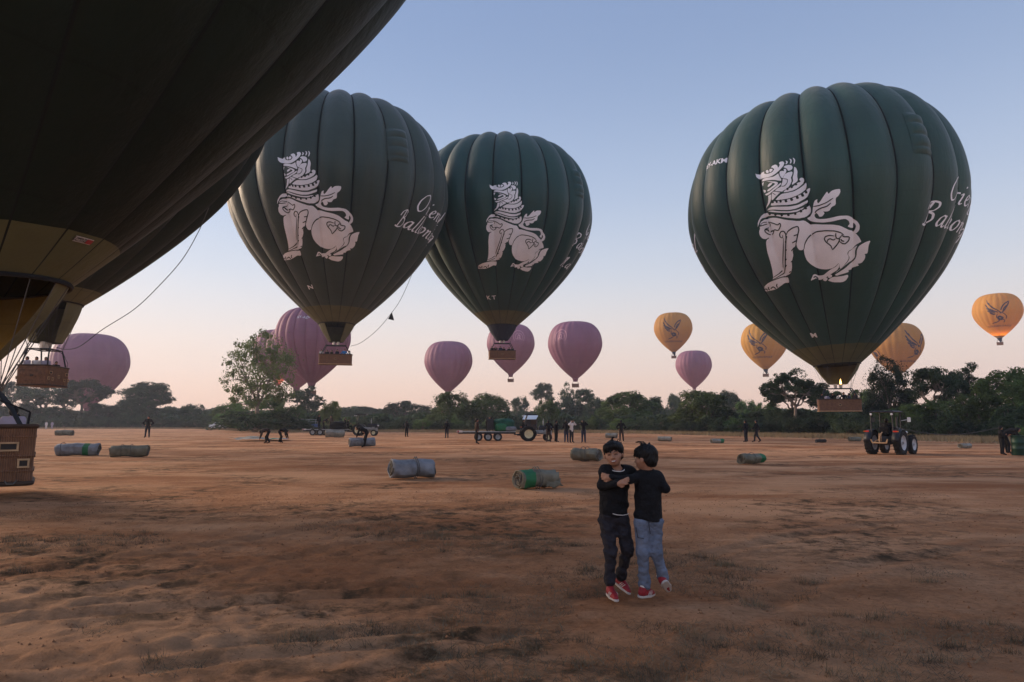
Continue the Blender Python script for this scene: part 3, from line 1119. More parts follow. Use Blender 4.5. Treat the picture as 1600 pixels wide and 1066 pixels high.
# ---- wicker basket
def rounded_rect(lx, ly, r, n=5):
    pts = []
    for cx, cy, a0 in ((lx / 2 - r, -ly / 2 + r, -90), (lx / 2 - r, ly / 2 - r, 0), (-lx / 2 + r, ly / 2 - r, 90), (-lx / 2 + r, -ly / 2 + r, 180)):
        for k in range(n + 1):
            a = R_(a0 + 90 * k / n)
            pts.append((cx + r * math.cos(a), cy + r * math.sin(a)))
    return pts


def make_basket(parent, lx, ly, h, detail=2, rz=0.0, flare=.03):
    """returns the frame empty-free list; basket base at z=0 of parent"""
    Mz = Matrix.Rotation(rz, 4, 'Z')
    rr = rounded_rect(lx, ly, .14)
    n = len(rr)
    mb = MB()
    levels = [(0, 0), (.06, .015), (.35, .01), (.7, .022), (1.0, flare)]
    vs = []
    for (z, o) in levels:
        for (x, y) in rr:
            vs.append((x * (1 + 2 * o / lx), y * (1 + 2 * o / ly), z * h))
    fs = []
    for i in range(len(levels) - 1):
        for k in range(n):
            k2 = (k + 1) % n
            fs.append((i * n + k, i * n + k2, (i + 1) * n + k2, (i + 1) * n + k))
    # inner wall and floor
    o = len(vs)
    for (z, of) in ((1.0, flare), (.06, 0)):
        for (x, y) in rr:
            vs.append((x * (1 + 2 * of / lx) * (1 - .10 / lx), y * (1 + 2 * of / ly) * (1 - .10 / ly), z * h))
    for k in range(n):
        k2 = (k + 1) % n
        fs.append((4 * n + k, 4 * n + k2, o + k2, o + k))
        fs.append((o + k, o + k2, o + n + k2, o + n + k))
    fs.append(tuple(o + n + k for k in range(n)))
    fs.append(tuple(range(n))[::-1])
    mb.add(vs, fs)
    body = mb.build('basket', M['wicker'], parent)
    body.matrix_local = Mz
    # padded leather rim
    m2 = MB()
    m2.tube([(x * (1 + 2 * flare / lx), y * (1 + 2 * flare / ly), h) for x, y in rr], .045, 8, closed=True)
    rim = m2.build('rim', M['leather'], body, smooth=True)
    # hide skid rail round the foot
    m3 = MB()
    m3.tube([(x * (1 + .02 / lx), y * (1 + .02 / ly), .05) for x, y in rr], .05, 8, closed=True)
    m3.build('skid_rail', M['leather'] if detail > 1 else M['cane'], body, smooth=True)
    if detail >= 1:
        # step holes with a pale cane surround
        for (fx, fz) in ((-.377, .66), (.377, .66), (0, .5), (-.455, .38), (.455, .38), (.275, .36), (-.275, .36)) if detail > 1 else ((0, .55),):
            for sgn in (-1, 1):
                w_ = (.26 if abs(fx) < .4 and fz > .5 else .13) if detail > 1 else .16
                h_ = .11
                m4 = MB()
                y0 = sgn * (ly / 2 + .024)
                m4.box((fx * lx, y0, fz * h), (w_, .03, h_))
                hole = m4.build('step_hole', M['roll_in'], body)
                m5 = MB()
                for dz in (-1, 1):
                    m5.box((fx * lx, y0 + sgn * .012, fz * h + dz * (h_ / 2 + .02)), (w_ + .08, .04, .035))
                for dx in (-1, 1):
                    m5.box((fx * lx + dx * (w_ / 2 + .02), y0 + sgn * .012, fz * h), (.035, .037, h_))
                m5.build('hole_frame', M['cane'], hole)
        for sgn in (-1, 1):
            m4 = MB()
            m4.box((sgn * (lx / 2 + .022), 0, .5 * h), (.03, .18, .11))
            m4.build('step_hole', M['roll_in'], body)
    if detail >= 2:
        # raised woven ribs that divide the wall into panels
        for k in range(-3, 4):
            for sgn in (-1, 1):
                m6 = MB()
                m6.box((k * lx / 7.2, sgn * (ly / 2 + .018), h * .5), (.035, .03, h * .9))
                m6.build('wicker_rib', M['wicker'], body)
        for z in (.25, .5, .82):
            m6 = MB()
            m6.tube([(x * (1 + .035 / lx), y * (1 + .035 / ly), h * z) for x, y in rr], .022, 6, closed=True)
            m6.build('woven_band', M['wicker'], body)
        for k in range(-2, 3):
            for sgn in (-1, 1):
                m7 = MB()
                x = k * lx / 5
                m7.tube([(x - .1, sgn * (ly / 2 + .05), .12), (x - .05, sgn * (ly / 2 + .09), .05), (x + .05, sgn * (ly / 2 + .09), .05), (x + .1, sgn * (ly / 2 + .05), .12)], .014, 6)
                m7.build('rope_handle', M['rope'], body, smooth=True)
    return body


def make_burner(parent, lx, ly, h, zb, rz, env, lit=False, detail=1, glow=0):
    """uprights, load frame, burner cans and flying wires; zb = height of the frame"""
    Mz = Matrix.Rotation(rz, 4, 'Z')
    fx, fy = lx * .30, ly * .36
    fr = MB()
    cs = [(-fx, -fy), (fx, -fy), (fx, fy), (-fx, fy)]
    fr.tube([(x, y, zb) for x, y in cs], .035, 8, closed=True)
    fr.tube([(-fx, 0, zb), (fx, 0, zb)], .03, 8)
    fr.tube([(0, -fy, zb), (0, fy, zb)], .03, 8)
    frame = fr.build('burner_frame', M['steel_dark'], parent)
    frame.matrix_local = Mz
    for (x, y) in cs:
        m = MB()
        m.tube([(x * 1.45, y * 1.2, h - .05), (x * 1.25, y * 1.1, (h + zb) / 2), (x, y, zb)], .045, 8)
        p = m.build('upright', M['pad'], parent, smooth=True)
        p.matrix_local = Mz
    for i, sx in enumerate((-1, 1) if detail < 2 else (-1.5, -.5, .5, 1.5)):
        m = MB()
        x = sx * .24
        m.lathe([(.05, 0), (.13, .02), (.15, .2), (.16, .42), (.14, .42), (.13, .2), (.03, .05)], 16, c=(x, 0, zb + .03))
        for k in range(4):
            m.tube([(x + .12 * math.cos(2 * PI * a / 12), .12 * math.sin(2 * PI * a / 12), zb + .12 + k * .07) for a in range(12)], .012, 5, closed=True)
        b = m.build('burner', M['steel'], parent, smooth=True)
        b.matrix_local = Mz
        if lit and i == (0 if lit < 0 else len((-1, 1)) - 1):
            fm = MB()
            fm.lathe([(.01, 0), (.06, .06), (.075, .16), (.05, .34), (.02, .50), (.003, .6)], 12, c=(x, 0, zb + .34))
            fo = fm.build('flame', M['flame'], b, smooth=True)
            ld = bpy.data.lights.new('flame_light', 'POINT')
            ld.energy = glow
            ld.color = (1, .42, .10)
            ld.shadow_soft_size = .2
            lo = bpy.data.objects.new('flame_light', ld)
            COL.objects.link(lo)
            lo.parent = b
            lo.location = (x, 0, zb + (1.0 if detail > 1 else 2.4))
    # flying wires from the frame corners to the mouth
    N = env.n
    m = MB()
    for k in range(0, N, 1 if detail > 1 else 2):
        th = env.ph + 2 * PI * k / N
        p = env.Mx @ Vector(env.S(th, 0.0))
        q = Mz.inverted() @ p
        ci = min(cs, key=lambda c: (c[0] - q.x) ** 2 + (c[1] - q.y) ** 2)
        m.tube([(ci[0], ci[1], zb), tuple(q)], .010, 4, cap=False)
    w = m.build('flying_wires', M['rope'], parent)
    w.matrix_local = Mz
    if detail > 1:
        for (x, y) in cs:
            mm = MB()
            mm.tube([(x * 1.5, y * 1.2, h - .3), (x * 1.55, y * 1.3, h + .3), (x * 1.1, y * 1.1, zb - .2), (x * .7, y * .7, zb)], .016, 6)
            hs = mm.build('fuel_hose', M['black'], parent, smooth=True)
            hs.matrix_local = Mz
    return frame


def make_skirt(parent, env, zb, r_bot, a0, a1, mats, name='skirt', drop=None, nz=10):
    """partial cone from the mouth ring to just above the burners; angles in degrees from the camera side"""
    n = 48
    th = np.radians(np.linspace(a0, a1, n))
    vs = []
    for j in range(nz + 1):
        v = j / nz
        for a in th:
            top = env.Mx @ Vector(env.S(a, 0.0, -.02))
            bot = Vector((r_bot * math.sin(a), -r_bot * math.cos(a), zb))
            p = top.lerp(bot, v)
            rad = 1 + .05 * math.sin(PI * v) * (1 + .5 * math.sin(a * 9)) + .02 * math.sin(a * 22) * v
            vs.append((p.x * rad, p.y * rad, p.z))
    fs = []
    mi = []
    for j in range(nz):
        for k in range(n - 1):
            fs.append((j * n + k, j * n + k + 1, (j + 1) * n + k + 1, (j + 1) * n + k))
    mb = MB()
    mb.v, mb.f, mb.m = vs, fs, [0] * len(fs)
    return mb.build(name, mats, parent, smooth=True)


def facing(X, Y, yaw=0.0):
    return math.atan2(-X, Y) + R_(yaw)


_gore_cache = {}
ENVS = {}


def green_balloon(key, loc, R, lean, label, body='green', yaw=0.0, zm=4.3, zb=2.5, basket=(3.7, 1.6, 1.18), brz=0.0, skirt=((-240, 60),), lit=0, glow=0,
                  detail=1, n=21, tband=.066, ntape=.022, ph=0.5, skirt_mat='olive_skirt', ex=0.0):
    rz = facing(loc[0], loc[1], yaw)
    root = empty('hot_air_balloon', loc, rz)
    tag(root, label, 'balloon', 'dark green balloons with the white lion')
    env = Env(R, n, .058, lean, zm, rm=.172 if key in ('right', 'mid', 'mid_left') else .15, phase=-2 * PI / n * ph)
    env.Mx = Matrix.Translation((ex * math.cos(rz), -ex * math.sin(rz), 0)) @ env.Mx
    # each gore is a piece of its own
    ck = (round(R, 3), n, ph, body)
    if ck not in _gore_cache:
        V, Q, mi, T = env.gore(tband, .972, 80, 16, ntape)
        g1 = mesh_np('gore', V, Q, [M[body], M['tape']], True, mi)
        V, Q, mi, T = env.gore(0.0, tband, 8, 16, ntape)
        g2 = mesh_np('lower_panel', V, Q, [M['olive'], M['tape']], True, mi)
        _gore_cache[ck] = (g1, g2)
    g1, g2 = _gore_cache[ck]
    for k in range(n):
        for nm, g in (('gore', g1), ('lower_panel', g2)):
            o = link(nm, g, root)
            o.matrix_local = env.Mx @ Matrix.Rotation(2 * PI * k / n, 4, 'Z')
    th = np.linspace(0, 2 * PI, 72, endpoint=False)
    mb = MB()
    P = env.S(th, np.full(72, .972), -.05)
    mb.v = [tuple(p) for p in P] + [(0, 0, float(P[:, 2].mean()) + .12 * R / 12)]
    mb.f = [(k, (k + 1) % 72, 72) for k in range(72)]
    mb.m = [0] * 72
    o = mb.build('crown_panel', M[body], root, smooth=True)
    o.matrix_local = env.Mx
    mb = MB()
    P = env.S(th, np.zeros(72), .01)
    mb.tube([tuple(p) for p in P], .05 * R / 12.4, 6, closed=True)
    o = mb.build('mouth_tape', M['black'], root, smooth=True)
    o.matrix_local = env.Mx
    for (a0, a1) in skirt:
        make_skirt(root, env, zb + .42, basket[1] * .52, a0, a1, M[skirt_mat])
    b = make_basket(root, *basket, detail=detail, rz=brz)
    make_burner(root, *basket[:2], basket[2], zb, brz, env, lit, detail, glow)
    ENVS[key] = (env, root, rz)
    return env, root, rz


# right balloon: the print is laid out on it and reused on the others
G5 = dict(loc=(31.35, 65.7, 2.5))
env5, g5, rz5 = green_balloon('right', G5['loc'], 12.5, -.05, 'large dark green balloon with white lion at the right, its red basket beside the tractor',
                              'green', 0, zm=4.5, zb=2.2, brz=.12, skirt=((62, 298),), lit=1, glow=7, ph=.257)
cast = Caster(env5, G5['loc'], rz5)

LION_W = join2d([fill_poly(p) for p in LION])
LION_K = join2d([ribbon(p, w * 1.45) for p, w in LION_INK])
LW_UV = np.array([cast(x, y) for x, y in LION_W[0]])
LK_UV = np.array([cast(x, y) for x, y in LION_K[0]])
SCREG = cast(1106, 262)
VENT = [cast(1408, 176), cast(1458, 246)]
LETT = [cast(1481, 312), cast(1440, 352), cast(1272, 524)]


def lion_on(env, root, dth=0.0, dt=0.0, st=1.0):
    c = LW_UV.mean(0)
    a = (LW_UV - c) * [1, st] + c
    b = (LK_UV - c) * [1, st] + c
    e = drape(env, a, LION_W[1], 'lion_emblem', M['print'], root, .035, dth=dth, dt=dt)
    k = drape(env, b, LION_K[1], 'emblem_linework', M['ink'], root, .06, dth=dth, dt=dt)
    k.parent = e
    k.matrix_local = Matrix.Identity(4)
    k['kind'] = 'stuff'
    return e


def vent_on(env, root, th0, t0, wth, dt, m):
    nu, nv = 14, 40
    U, Vv = np.meshgrid(np.linspace(0, 1, nu), np.linspace(0, 1, nv))
    off = .03 + .30 * (np.sin(PI * U) ** .5) * (np.abs(np.sin(PI * Vv * 3.5)) ** .38) * np.clip(np.minimum(Vv, 1 - Vv) * 8, 0, 1)
    P = env.S(th0 + U * wth, t0 - Vv * dt, off).reshape(-1, 3)
    i = np.arange(nu * nv).reshape(nv, nu)
    Q = np.stack([i[:-1, :-1], i[:-1, 1:], i[1:, 1:], i[1:, :-1]], -1).reshape(-1, 4)
    o = link('turning_vent', mesh_np('turning_vent', P, Q, m), root)
    o.matrix_local = env.Mx


def side_text(env, root, rel, dt=0.0):
    # lettering sits the same angle from the print on every balloon
    put_text(env, 'Oriental', LETT[0][0] + rel, LETT[0][1] + dt, .98, 'lettering', root, M['print'])
    put_text(env, 'Ballooning', LETT[1][0] + rel, LETT[1][1] + dt, .98, 'lettering', root, M['print'])
    put_text(env, 'Oriental', LETT[0][0] + rel - 2.84, LETT[0][1] + dt, .98, 'lettering', root, M['print'])
    put_text(env, 'Ballooning', LETT[1][0] + rel - 2.90, LETT[1][1] + dt, .98, 'lettering', root, M['print'])


lion_on(env5, g5)
side_text(env5, g5, 0)
VT = (VENT[0][0], VENT[0][1], abs(VENT[1][0] - VENT[0][0]) * .95, VENT[0][1] - VENT[1][1])
vent_on(env5, g5, VT[0], VT[1], VT[2], VT[3], M['green'])
vent_on(env5, g5, VT[0] - 2.30, VT[1], VT[2], VT[3], M['green'])
put_font(env5, 'XY-AKM', SCREG[0] + .085, SCREG[1], .66, 'registration', g5, M['print'], bold=.02)
put_font(env5, 'M', LETT[2][0], LETT[2][1], .75, 'letter', g5, M['print'], bold=.02)

# the two green balloons in the middle
env3, g3, rz3 = green_balloon('mid_left', (-20.6, 79.4, 8.15), 12.65, 0.0, 'grey green balloon with white lion left of centre, partly behind the giant balloon',
                              'green_grey', -5.0, zm=4.75, zb=2.25, brz=.05, skirt=((35, 325),), lit=0, detail=1, ph=.373)
lion_on(env3, g3, -.045, -.027)
side_text(env3, g3, -.10, -.024)
vent_on(env3, g3, VT[0] - .14, VT[1], VT[2], VT[3], M['green_grey'])
put_font(env3, 'N', LETT[2][0] - .10, LETT[2][1] + .03, .75, 'letter', g3, M['print'], bold=.02)

env4, g4, rz4 = green_balloon('mid', (-1.4, 95.8, 10.3), 12.75, 0.0, 'deep green balloon with white lion in the middle, small letters KT near its mouth',
                              'green_deep', 11.0, zm=4.75, zb=2.25, brz=-.1, skirt=((-180, 180),), lit=0, detail=1, skirt_mat='navy', ph=-.03)
lion_on(env4, g4, .08, -.014)
side_text(env4, g4, .08, -.014)
put_text(env4, 'Ma', LETT[1][0] + .03, LETT[1][1] - .095, .85, 'lettering', g4, M['print'])
vent_on(env4, g4, VT[0] + .04, VT[1], VT[2], VT[3], M['green_deep'])
put_font(env4, 'K T', LETT[2][0] - .12, LETT[2][1] + .02, .85, 'letter', g4, M['print'], bold=.02)

# the two that tower over the left edge
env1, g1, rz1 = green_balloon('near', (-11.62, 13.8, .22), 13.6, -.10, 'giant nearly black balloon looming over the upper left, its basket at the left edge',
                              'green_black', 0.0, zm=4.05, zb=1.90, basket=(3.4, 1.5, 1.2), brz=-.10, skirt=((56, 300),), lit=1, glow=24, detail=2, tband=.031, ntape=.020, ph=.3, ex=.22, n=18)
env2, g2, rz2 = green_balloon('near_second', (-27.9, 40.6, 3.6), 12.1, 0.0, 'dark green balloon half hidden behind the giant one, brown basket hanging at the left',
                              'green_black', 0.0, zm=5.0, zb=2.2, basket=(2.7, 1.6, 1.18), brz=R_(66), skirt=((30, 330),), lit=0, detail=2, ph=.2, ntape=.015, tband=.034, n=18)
c1 = Caster(env1, g1.location, rz1)
uv = c1(130, 375)
lb = MB()
L1 = env1.slen * env1.R
r1 = np.interp(uv[1], env1.tt, env1.prof[:, 0]) * env1.R


def label_rect(env, root, x0, x1, y0, y1, m, name, off):
    q = [(x, y) for y in np.linspace(y0, y1, 3) for x in np.linspace(x0, x1, 5)]
    fc = [(j * 5 + i, j * 5 + i + 1, j * 5 + 6 + i, j * 5 + 5 + i) for j in range(2) for i in range(4)]
    return drape(env, [(uv[0] + x / r1, uv[1] + y / L1) for x, y in q], fc, name, m, root, off)


mk = label_rect(env1, g1, -.24, .24, -.07, .07, M['c_white'], 'maker_label', .02)
rd = label_rect(env1, g1, .05, .23, -.055, .055, M['c_red'], 'red_field', .03)
for k, tx in enumerate(('CAMERON', 'BALLOONS')):
    V, Fc = font_mesh(tx, .065, .002)
    o = drape(env1, [(uv[0] + (x - .10) / r1, uv[1] + (y + .028 - k * .056) / L1) for x, y in V], Fc, 'lettering', M['black'], g1, .03)


def crown_line(root, pts, r, m='rope', name='crown_line'):
    mb = MB()
    mb.tube(pts, r, 6)
    o = mb.build(name, M[m], None, smooth=True)
    o.parent = root
    o.matrix_parent_inverse = (Matrix.Translation(root.location) @ Matrix.Rotation(root.rotation_euler.z, 4, 'Z')).inverted()
    return o


def smooth_curve(p, n=8):
    p = [Vector(q) for q in p]
    out = []
    for i in range(len(p) - 1):
        a, b, c, d = p[max(i - 1, 0)], p[i], p[i + 1], p[min(i + 2, len(p) - 1)]
        for k in range(n):
            t = k / n
            out.append(.5 * ((2 * b) + (c - a) * t + (2 * a - 5 * b + 4 * c - d) * t * t + (3 * b - a - 3 * c + d) * t ** 3))
    out.append(p[-1])
    return out


crown_line(g2, smooth_curve([at(326, 325, 39), at(310, 362, 39), at(285, 405, 39), at(250, 445, 39.5), at(210, 483, 40), at(160, 515, 40), at(125, 541, 40.3), at(104, 546, 40.5), at(88, 543, 40.6)]), .022)
crown_line(g3, smooth_curve([at(652, 405, 77), at(641, 435, 77), at(626, 468, 77.5), at(611, 490, 78), at(590, 515, 78.5), at(565, 535, 79), at(548, 541, 79.3)]), .028)
p = at(611, 494, 78)
mb = MB()
mb.add([p + Vector((-.35, 0, -.35)), p + Vector((.35, .1, -.5)), p + Vector((.1, -.1, .45)), p + Vector((0, .35, -.35))], [(0, 1, 2), (0, 2, 3), (1, 3, 2), (0, 3, 1)])
o = mb.build('line_flag', M['black'], None)
o.parent = g3
o.matrix_parent_inverse = (Matrix.Translation(g3.location) @ Matrix.Rotation(g3.rotation_euler.z, 4, 'Z')).inverted()

# ---- the balloons farther off
def far_balloon(px, top, w, D, col, label, group, n=24, yaw=0.0, gores=False, lit=0, glow=0, band=None, basket=True, R=None, bulge=.03, bz=None):
    R = R or w / 2 / F * D * .985
    X = (px - 800) / F * D * (CP - 0)  # depth plane
    ctr = at(px, top, D)
    X = ctr.x
    ztop = ctr.z - .05 * R
    zm = .34 * R
    z0 = ztop - 2.125 * R - zm
    rz = facing(X, D, yaw)
    root = empty('hot_air_balloon', (X, D, z0), rz)
    tag(root, label, 'balloon', group)
    env = Env(R, n, bulge, 0, zm, rm=.12 if col != 'yellow' else .11, phase=.1)
    mats = [M[col], M[col]]
    if gores:
        V, Q, mi, T = env.gore(0, .975, 50, 8, .03)
        g = mesh_np('gore', V, Q, [M[col], M['pink_lower']], True, mi)
        for k in range(n):
            o = link('gore', g, root)
            o.matrix_local = env.Mx @ Matrix.Rotation(2 * PI * k / n, 4, 'Z')
    else:
        V, Q, T, TH = env.grid(n * 6, 60)
        o = link('envelope', mesh_np('envelope', V, Q, M[col]), root)
        o.matrix_local = env.Mx
    th = np.linspace(0, 2 * PI, 48, endpoint=False)
    P = env.S(th, np.full(48, .972), -.03)
    mb = MB()
    mb.v = [tuple(p) for p in P] + [(0, 0, float(P[:, 2].mean()) + .02 * R)]
    mb.f = [(k, (k + 1) % 48, 48) for k in range(48)]
    mb.m = [0] * 48
    o = mb.build('crown_panel', M[col], root, smooth=True)
    o.matrix_local = env.Mx
    if col == 'yellow':
        # dark navy scoop, open on the camera's left
        n_ = 40
        vs, fs = [], []
        for j, (tt, rr) in enumerate(((.05, None), (0, None), (-1, .35), (-2, .05))):
            for k in range(n_):
                a = R_(-70 + 320 * k / (n_ - 1)) if j else R_(-180 + 360 * k / (n_ - 1))
                if tt >= 0:
                    p_ = env.Mx @ Vector(env.S(a, tt, .02))
                else:
                    zz = zm - .11 * R * (-tt)
                    q_ = env.prof[0, 0] * env.R * (.62 if tt == -1 else .16)
                    p_ = Vector((q_ * math.sin(a) + .02 * R * -tt, -q_ * math.cos(a), zz))
                vs.append(tuple(p_))
        for j in range(3):
            for k in range(n_ - 1):
                fs.append((j * n_ + k, j * n_ + k + 1, (j + 1) * n_ + k + 1, (j + 1) * n_ + k))
        mb = MB()
        mb.v, mb.f, mb.m = vs, fs, [0] * len(fs)
        mb.build('scoop', M['navy'], root, smooth=True)
    else:
        make_skirt(root, env, zm * .62, env.prof[0, 0] * env.R * .55, -180, 180, M['pink_lower'])
    bs = MB()
    s = R / 9
    lx, ly, h = 2.3 * s, 1.5 * s, 1.15 * s
    Mb = Matrix.Identity(4)
    if basket:
        bk = make_basket(root, lx, ly, h, detail=0)
        zb_ = h + .95 * s
        make_burner(root, lx, ly, h, zb_, 0, env, lit, 1, glow)
    return env, root, rz


PG = 'pink balloons beyond the field'
YG = 'golden balloons with the eagle beyond the field'
far_balloon(145, 518, 110, 232, 'pink', 'wide mauve balloon low at the far left behind the flat topped trees', PG, lit=0)
envP, gP, rzP = far_balloon(491, 476, 116, 165, 'pink', 'large ribbed pink balloon partly hidden behind the grey green lion balloon', PG, n=20, gores=True, bulge=.06)
put_font(envP, 'XY-ADA', R_(-16), .66, .9, 'registration', gP, M['print'])
far_balloon(467, 504, 96, 205, 'pink', 'mauve balloon tucked directly behind the large ribbed pink one', PG, n=22, bulge=.05)
far_balloon(438, 513, 80, 235, 'pink', 'smaller pink balloon behind the airy tree with a red glow at its base', PG, n=22, lit=1, glow=900)
far_balloon(701, 531, 76, 252, 'pink', 'plain mauve balloon rising alone directly above the two dark round trees', PG)
env6, g6, _ = far_balloon(798, 504, 76, 245, 'pink', 'mauve balloon directly behind the basket under the letters KT', PG)
env7, g7, _ = far_balloon(898, 500, 86, 222, 'pink', 'rose pink balloon with a faint arched emblem right of centre', PG)
far_balloon(1083, 546, 56, 330, 'pink', 'small streaked purple balloon just below and right of the first golden balloon', PG)
# faint arch emblem
for e_, g_, a_ in ((env7, g7, -.55), (env6, g6, .35)):
    arc = [(math.cos(t), math.sin(t)) for t in np.linspace(PI * 1.25, -PI * .25, 18)]
    pr = [ribbon([(x * 2.0, y * 2.2) for x, y in arc], .22, .5), ribbon([(x * 1.3, y * 1.5 - .3) for x, y in arc], .16, .5),
          ribbon([(-.4, -1.4), (-.5, -.2), (0, .8), (.4, .1), (.2, -1.2)], .25, .5), ribbon([(-1, -1), (-.2, -.4), (.9, -1.1)], .18, .5)]
    V, Fc = join2d(pr)
    r_, L_ = e_.R * .95, e_.R * e_.slen
    drape(e_, [(a_ + x / r_, .58 + y / L_) for x, y in V], Fc, 'arch_emblem', M['pink_print'] if 'pink_print' in M else M.setdefault('pink_print', mat('pale pink print', (.66, .36, .42), .7)), g_, .04)

y1, gy1, rzy1 = far_balloon(1051, 487, 60, 285, 'yellow', 'golden balloon with dark eagle just above the small streaked purple balloon', YG)
y2, gy2, _ = far_balloon(1193, 502, 71, 255, 'yellow', 'golden balloon partly covered by the lower left side of the big right balloon', YG)
y3, gy3, _ = far_balloon(1398, 503, 78, 232, 'yellow', 'golden balloon rising behind the trees to the right of the big right balloon', YG)
y4, gy4, _ = far_balloon(1556, 457, 68, 250, 'yellow', 'orange golden balloon alone in the sky at the far right with a glowing base', YG, lit=1, glow=1400)
cy = Caster(y1, gy1.location, rzy1)
EAGLE = [ribbon(T_('Y', p), w) for p, w in [
    ([(300, 180), (310, 240), (370, 300), (440, 350), (470, 390)], 1.3), ([(280, 250), (310, 310), (380, 345), (430, 370)], 1.6), ([(290, 300), (340, 350), (400, 360)], 1.8),
    ([(300, 340), (350, 375), (400, 380)], 1.4), ([(330, 375), (370, 400), (400, 400)], 1.4), ([(575, 210), (520, 240), (480, 290), (465, 340)], 1.6), ([(570, 225), (540, 290), (510, 340), (480, 370)], 1.6),
    ([(545, 270), (510, 300), (490, 350)], 1.4), ([(450, 360), (500, 385), (540, 430), (530, 470)], 1.0), ([(420, 390), (410, 440), (450, 480), (440, 500), (360, 535)], 1.2), ([(440, 500), (400, 520), (380, 525)], 1.0),
    ([(480, 470), (520, 490), (500, 520)], 1.0), ([(425, 440), (450, 430), (490, 450), (470, 475), (440, 470), (430, 440)], 2.6), ([(320, 225), (340, 280), (400, 330)], 1.1)]]
EV, EF = join2d(EAGLE)
EUV = np.array([cy(x, y) for x, y in EV])
M['eagle'] = mat('dark blue brown print', (.05, .035, .05), .6)
for e_, g_, dd in ((y1, gy1, 0), (y2, gy2, R_(-14)), (y3, gy3, R_(50)), (y3, gy3, R_(-62)), (y4, gy4, R_(4))):
    drape(e_, EUV, EF, 'eagle_emblem', M['eagle'], g_, .05, dth=dd)
    put_font(e_, 'GOLDEN EAGLE', dd, EUV[:, 1].min() - .045, 1.05, 'lettering', g_, M['eagle'], bold=.02)

# ================================================================== people (one continuous surface each, grown from rounded limbs)
def surface_net(Fv, org, h):
    s = Fv < 0
    nx_, ny_, nz_ = Fv.shape
    c = [(i, j, k) for i in (0, 1) for j in (0, 1) for k in (0, 1)]
    cnt = np.zeros((nx_ - 1, ny_ - 1, nz_ - 1), np.int8)
    for i, j, k in c:
        cnt += s[i:nx_ - 1 + i, j:ny_ - 1 + j, k:nz_ - 1 + k]
    act = (cnt > 0) & (cnt < 8)
    ids = np.full(act.shape, -1, np.int64)
    ci = np.argwhere(act)
    ids[act] = np.arange(len(ci))
    acc = np.zeros((len(ci), 3))
    num = np.zeros(len(ci))
    for a in range(8):
        for b in range(a + 1, 8):
            pa, pb = np.array(c[a]), np.array(c[b])
            if np.abs(pa - pb).sum() != 1:
                continue
            fa = Fv[tuple((ci + pa).T)]
            fb = Fv[tuple((ci + pb).T)]
            m = (fa < 0) != (fb < 0)
            t = np.where(m, fa / np.where(m, fa - fb, 1), 0)
            acc += np.where(m[:, None], pa + (pb - pa) * t[:, None], 0)
            num += m
    V = (ci + acc / num[:, None]) * h + org
    quads = []
    for ax in range(3):
        o1, o2 = [(1, 2), (2, 0), (0, 1)][ax]
        sl0 = [slice(1, -1)] * 3
        sl0[ax] = slice(0, -1)
        sl1 = list(sl0)
        sl1[ax] = slice(1, None)
        a, b = s[tuple(sl0)], s[tuple(sl1)]
        for sign in (True, False):
            e = np.argwhere((a != b) & (a == sign))
            if not len(e):
                continue
            base = e + 1
            base[:, ax] = e[:, ax]
            q = []
            for d1, d2 in ((0, 0), (-1, 0), (-1, -1), (0, -1)):
                p = base.copy()
                p[:, o1] += d1
                p[:, o2] += d2
                q.append(ids[tuple(p.T)])
            q = np.stack(q, -1)
            if not sign:
                q = q[:, ::-1]
            quads.append(q)
    Q = np.concatenate(quads)
    Q = Q[(Q >= 0).all(1)]
    return V, Q


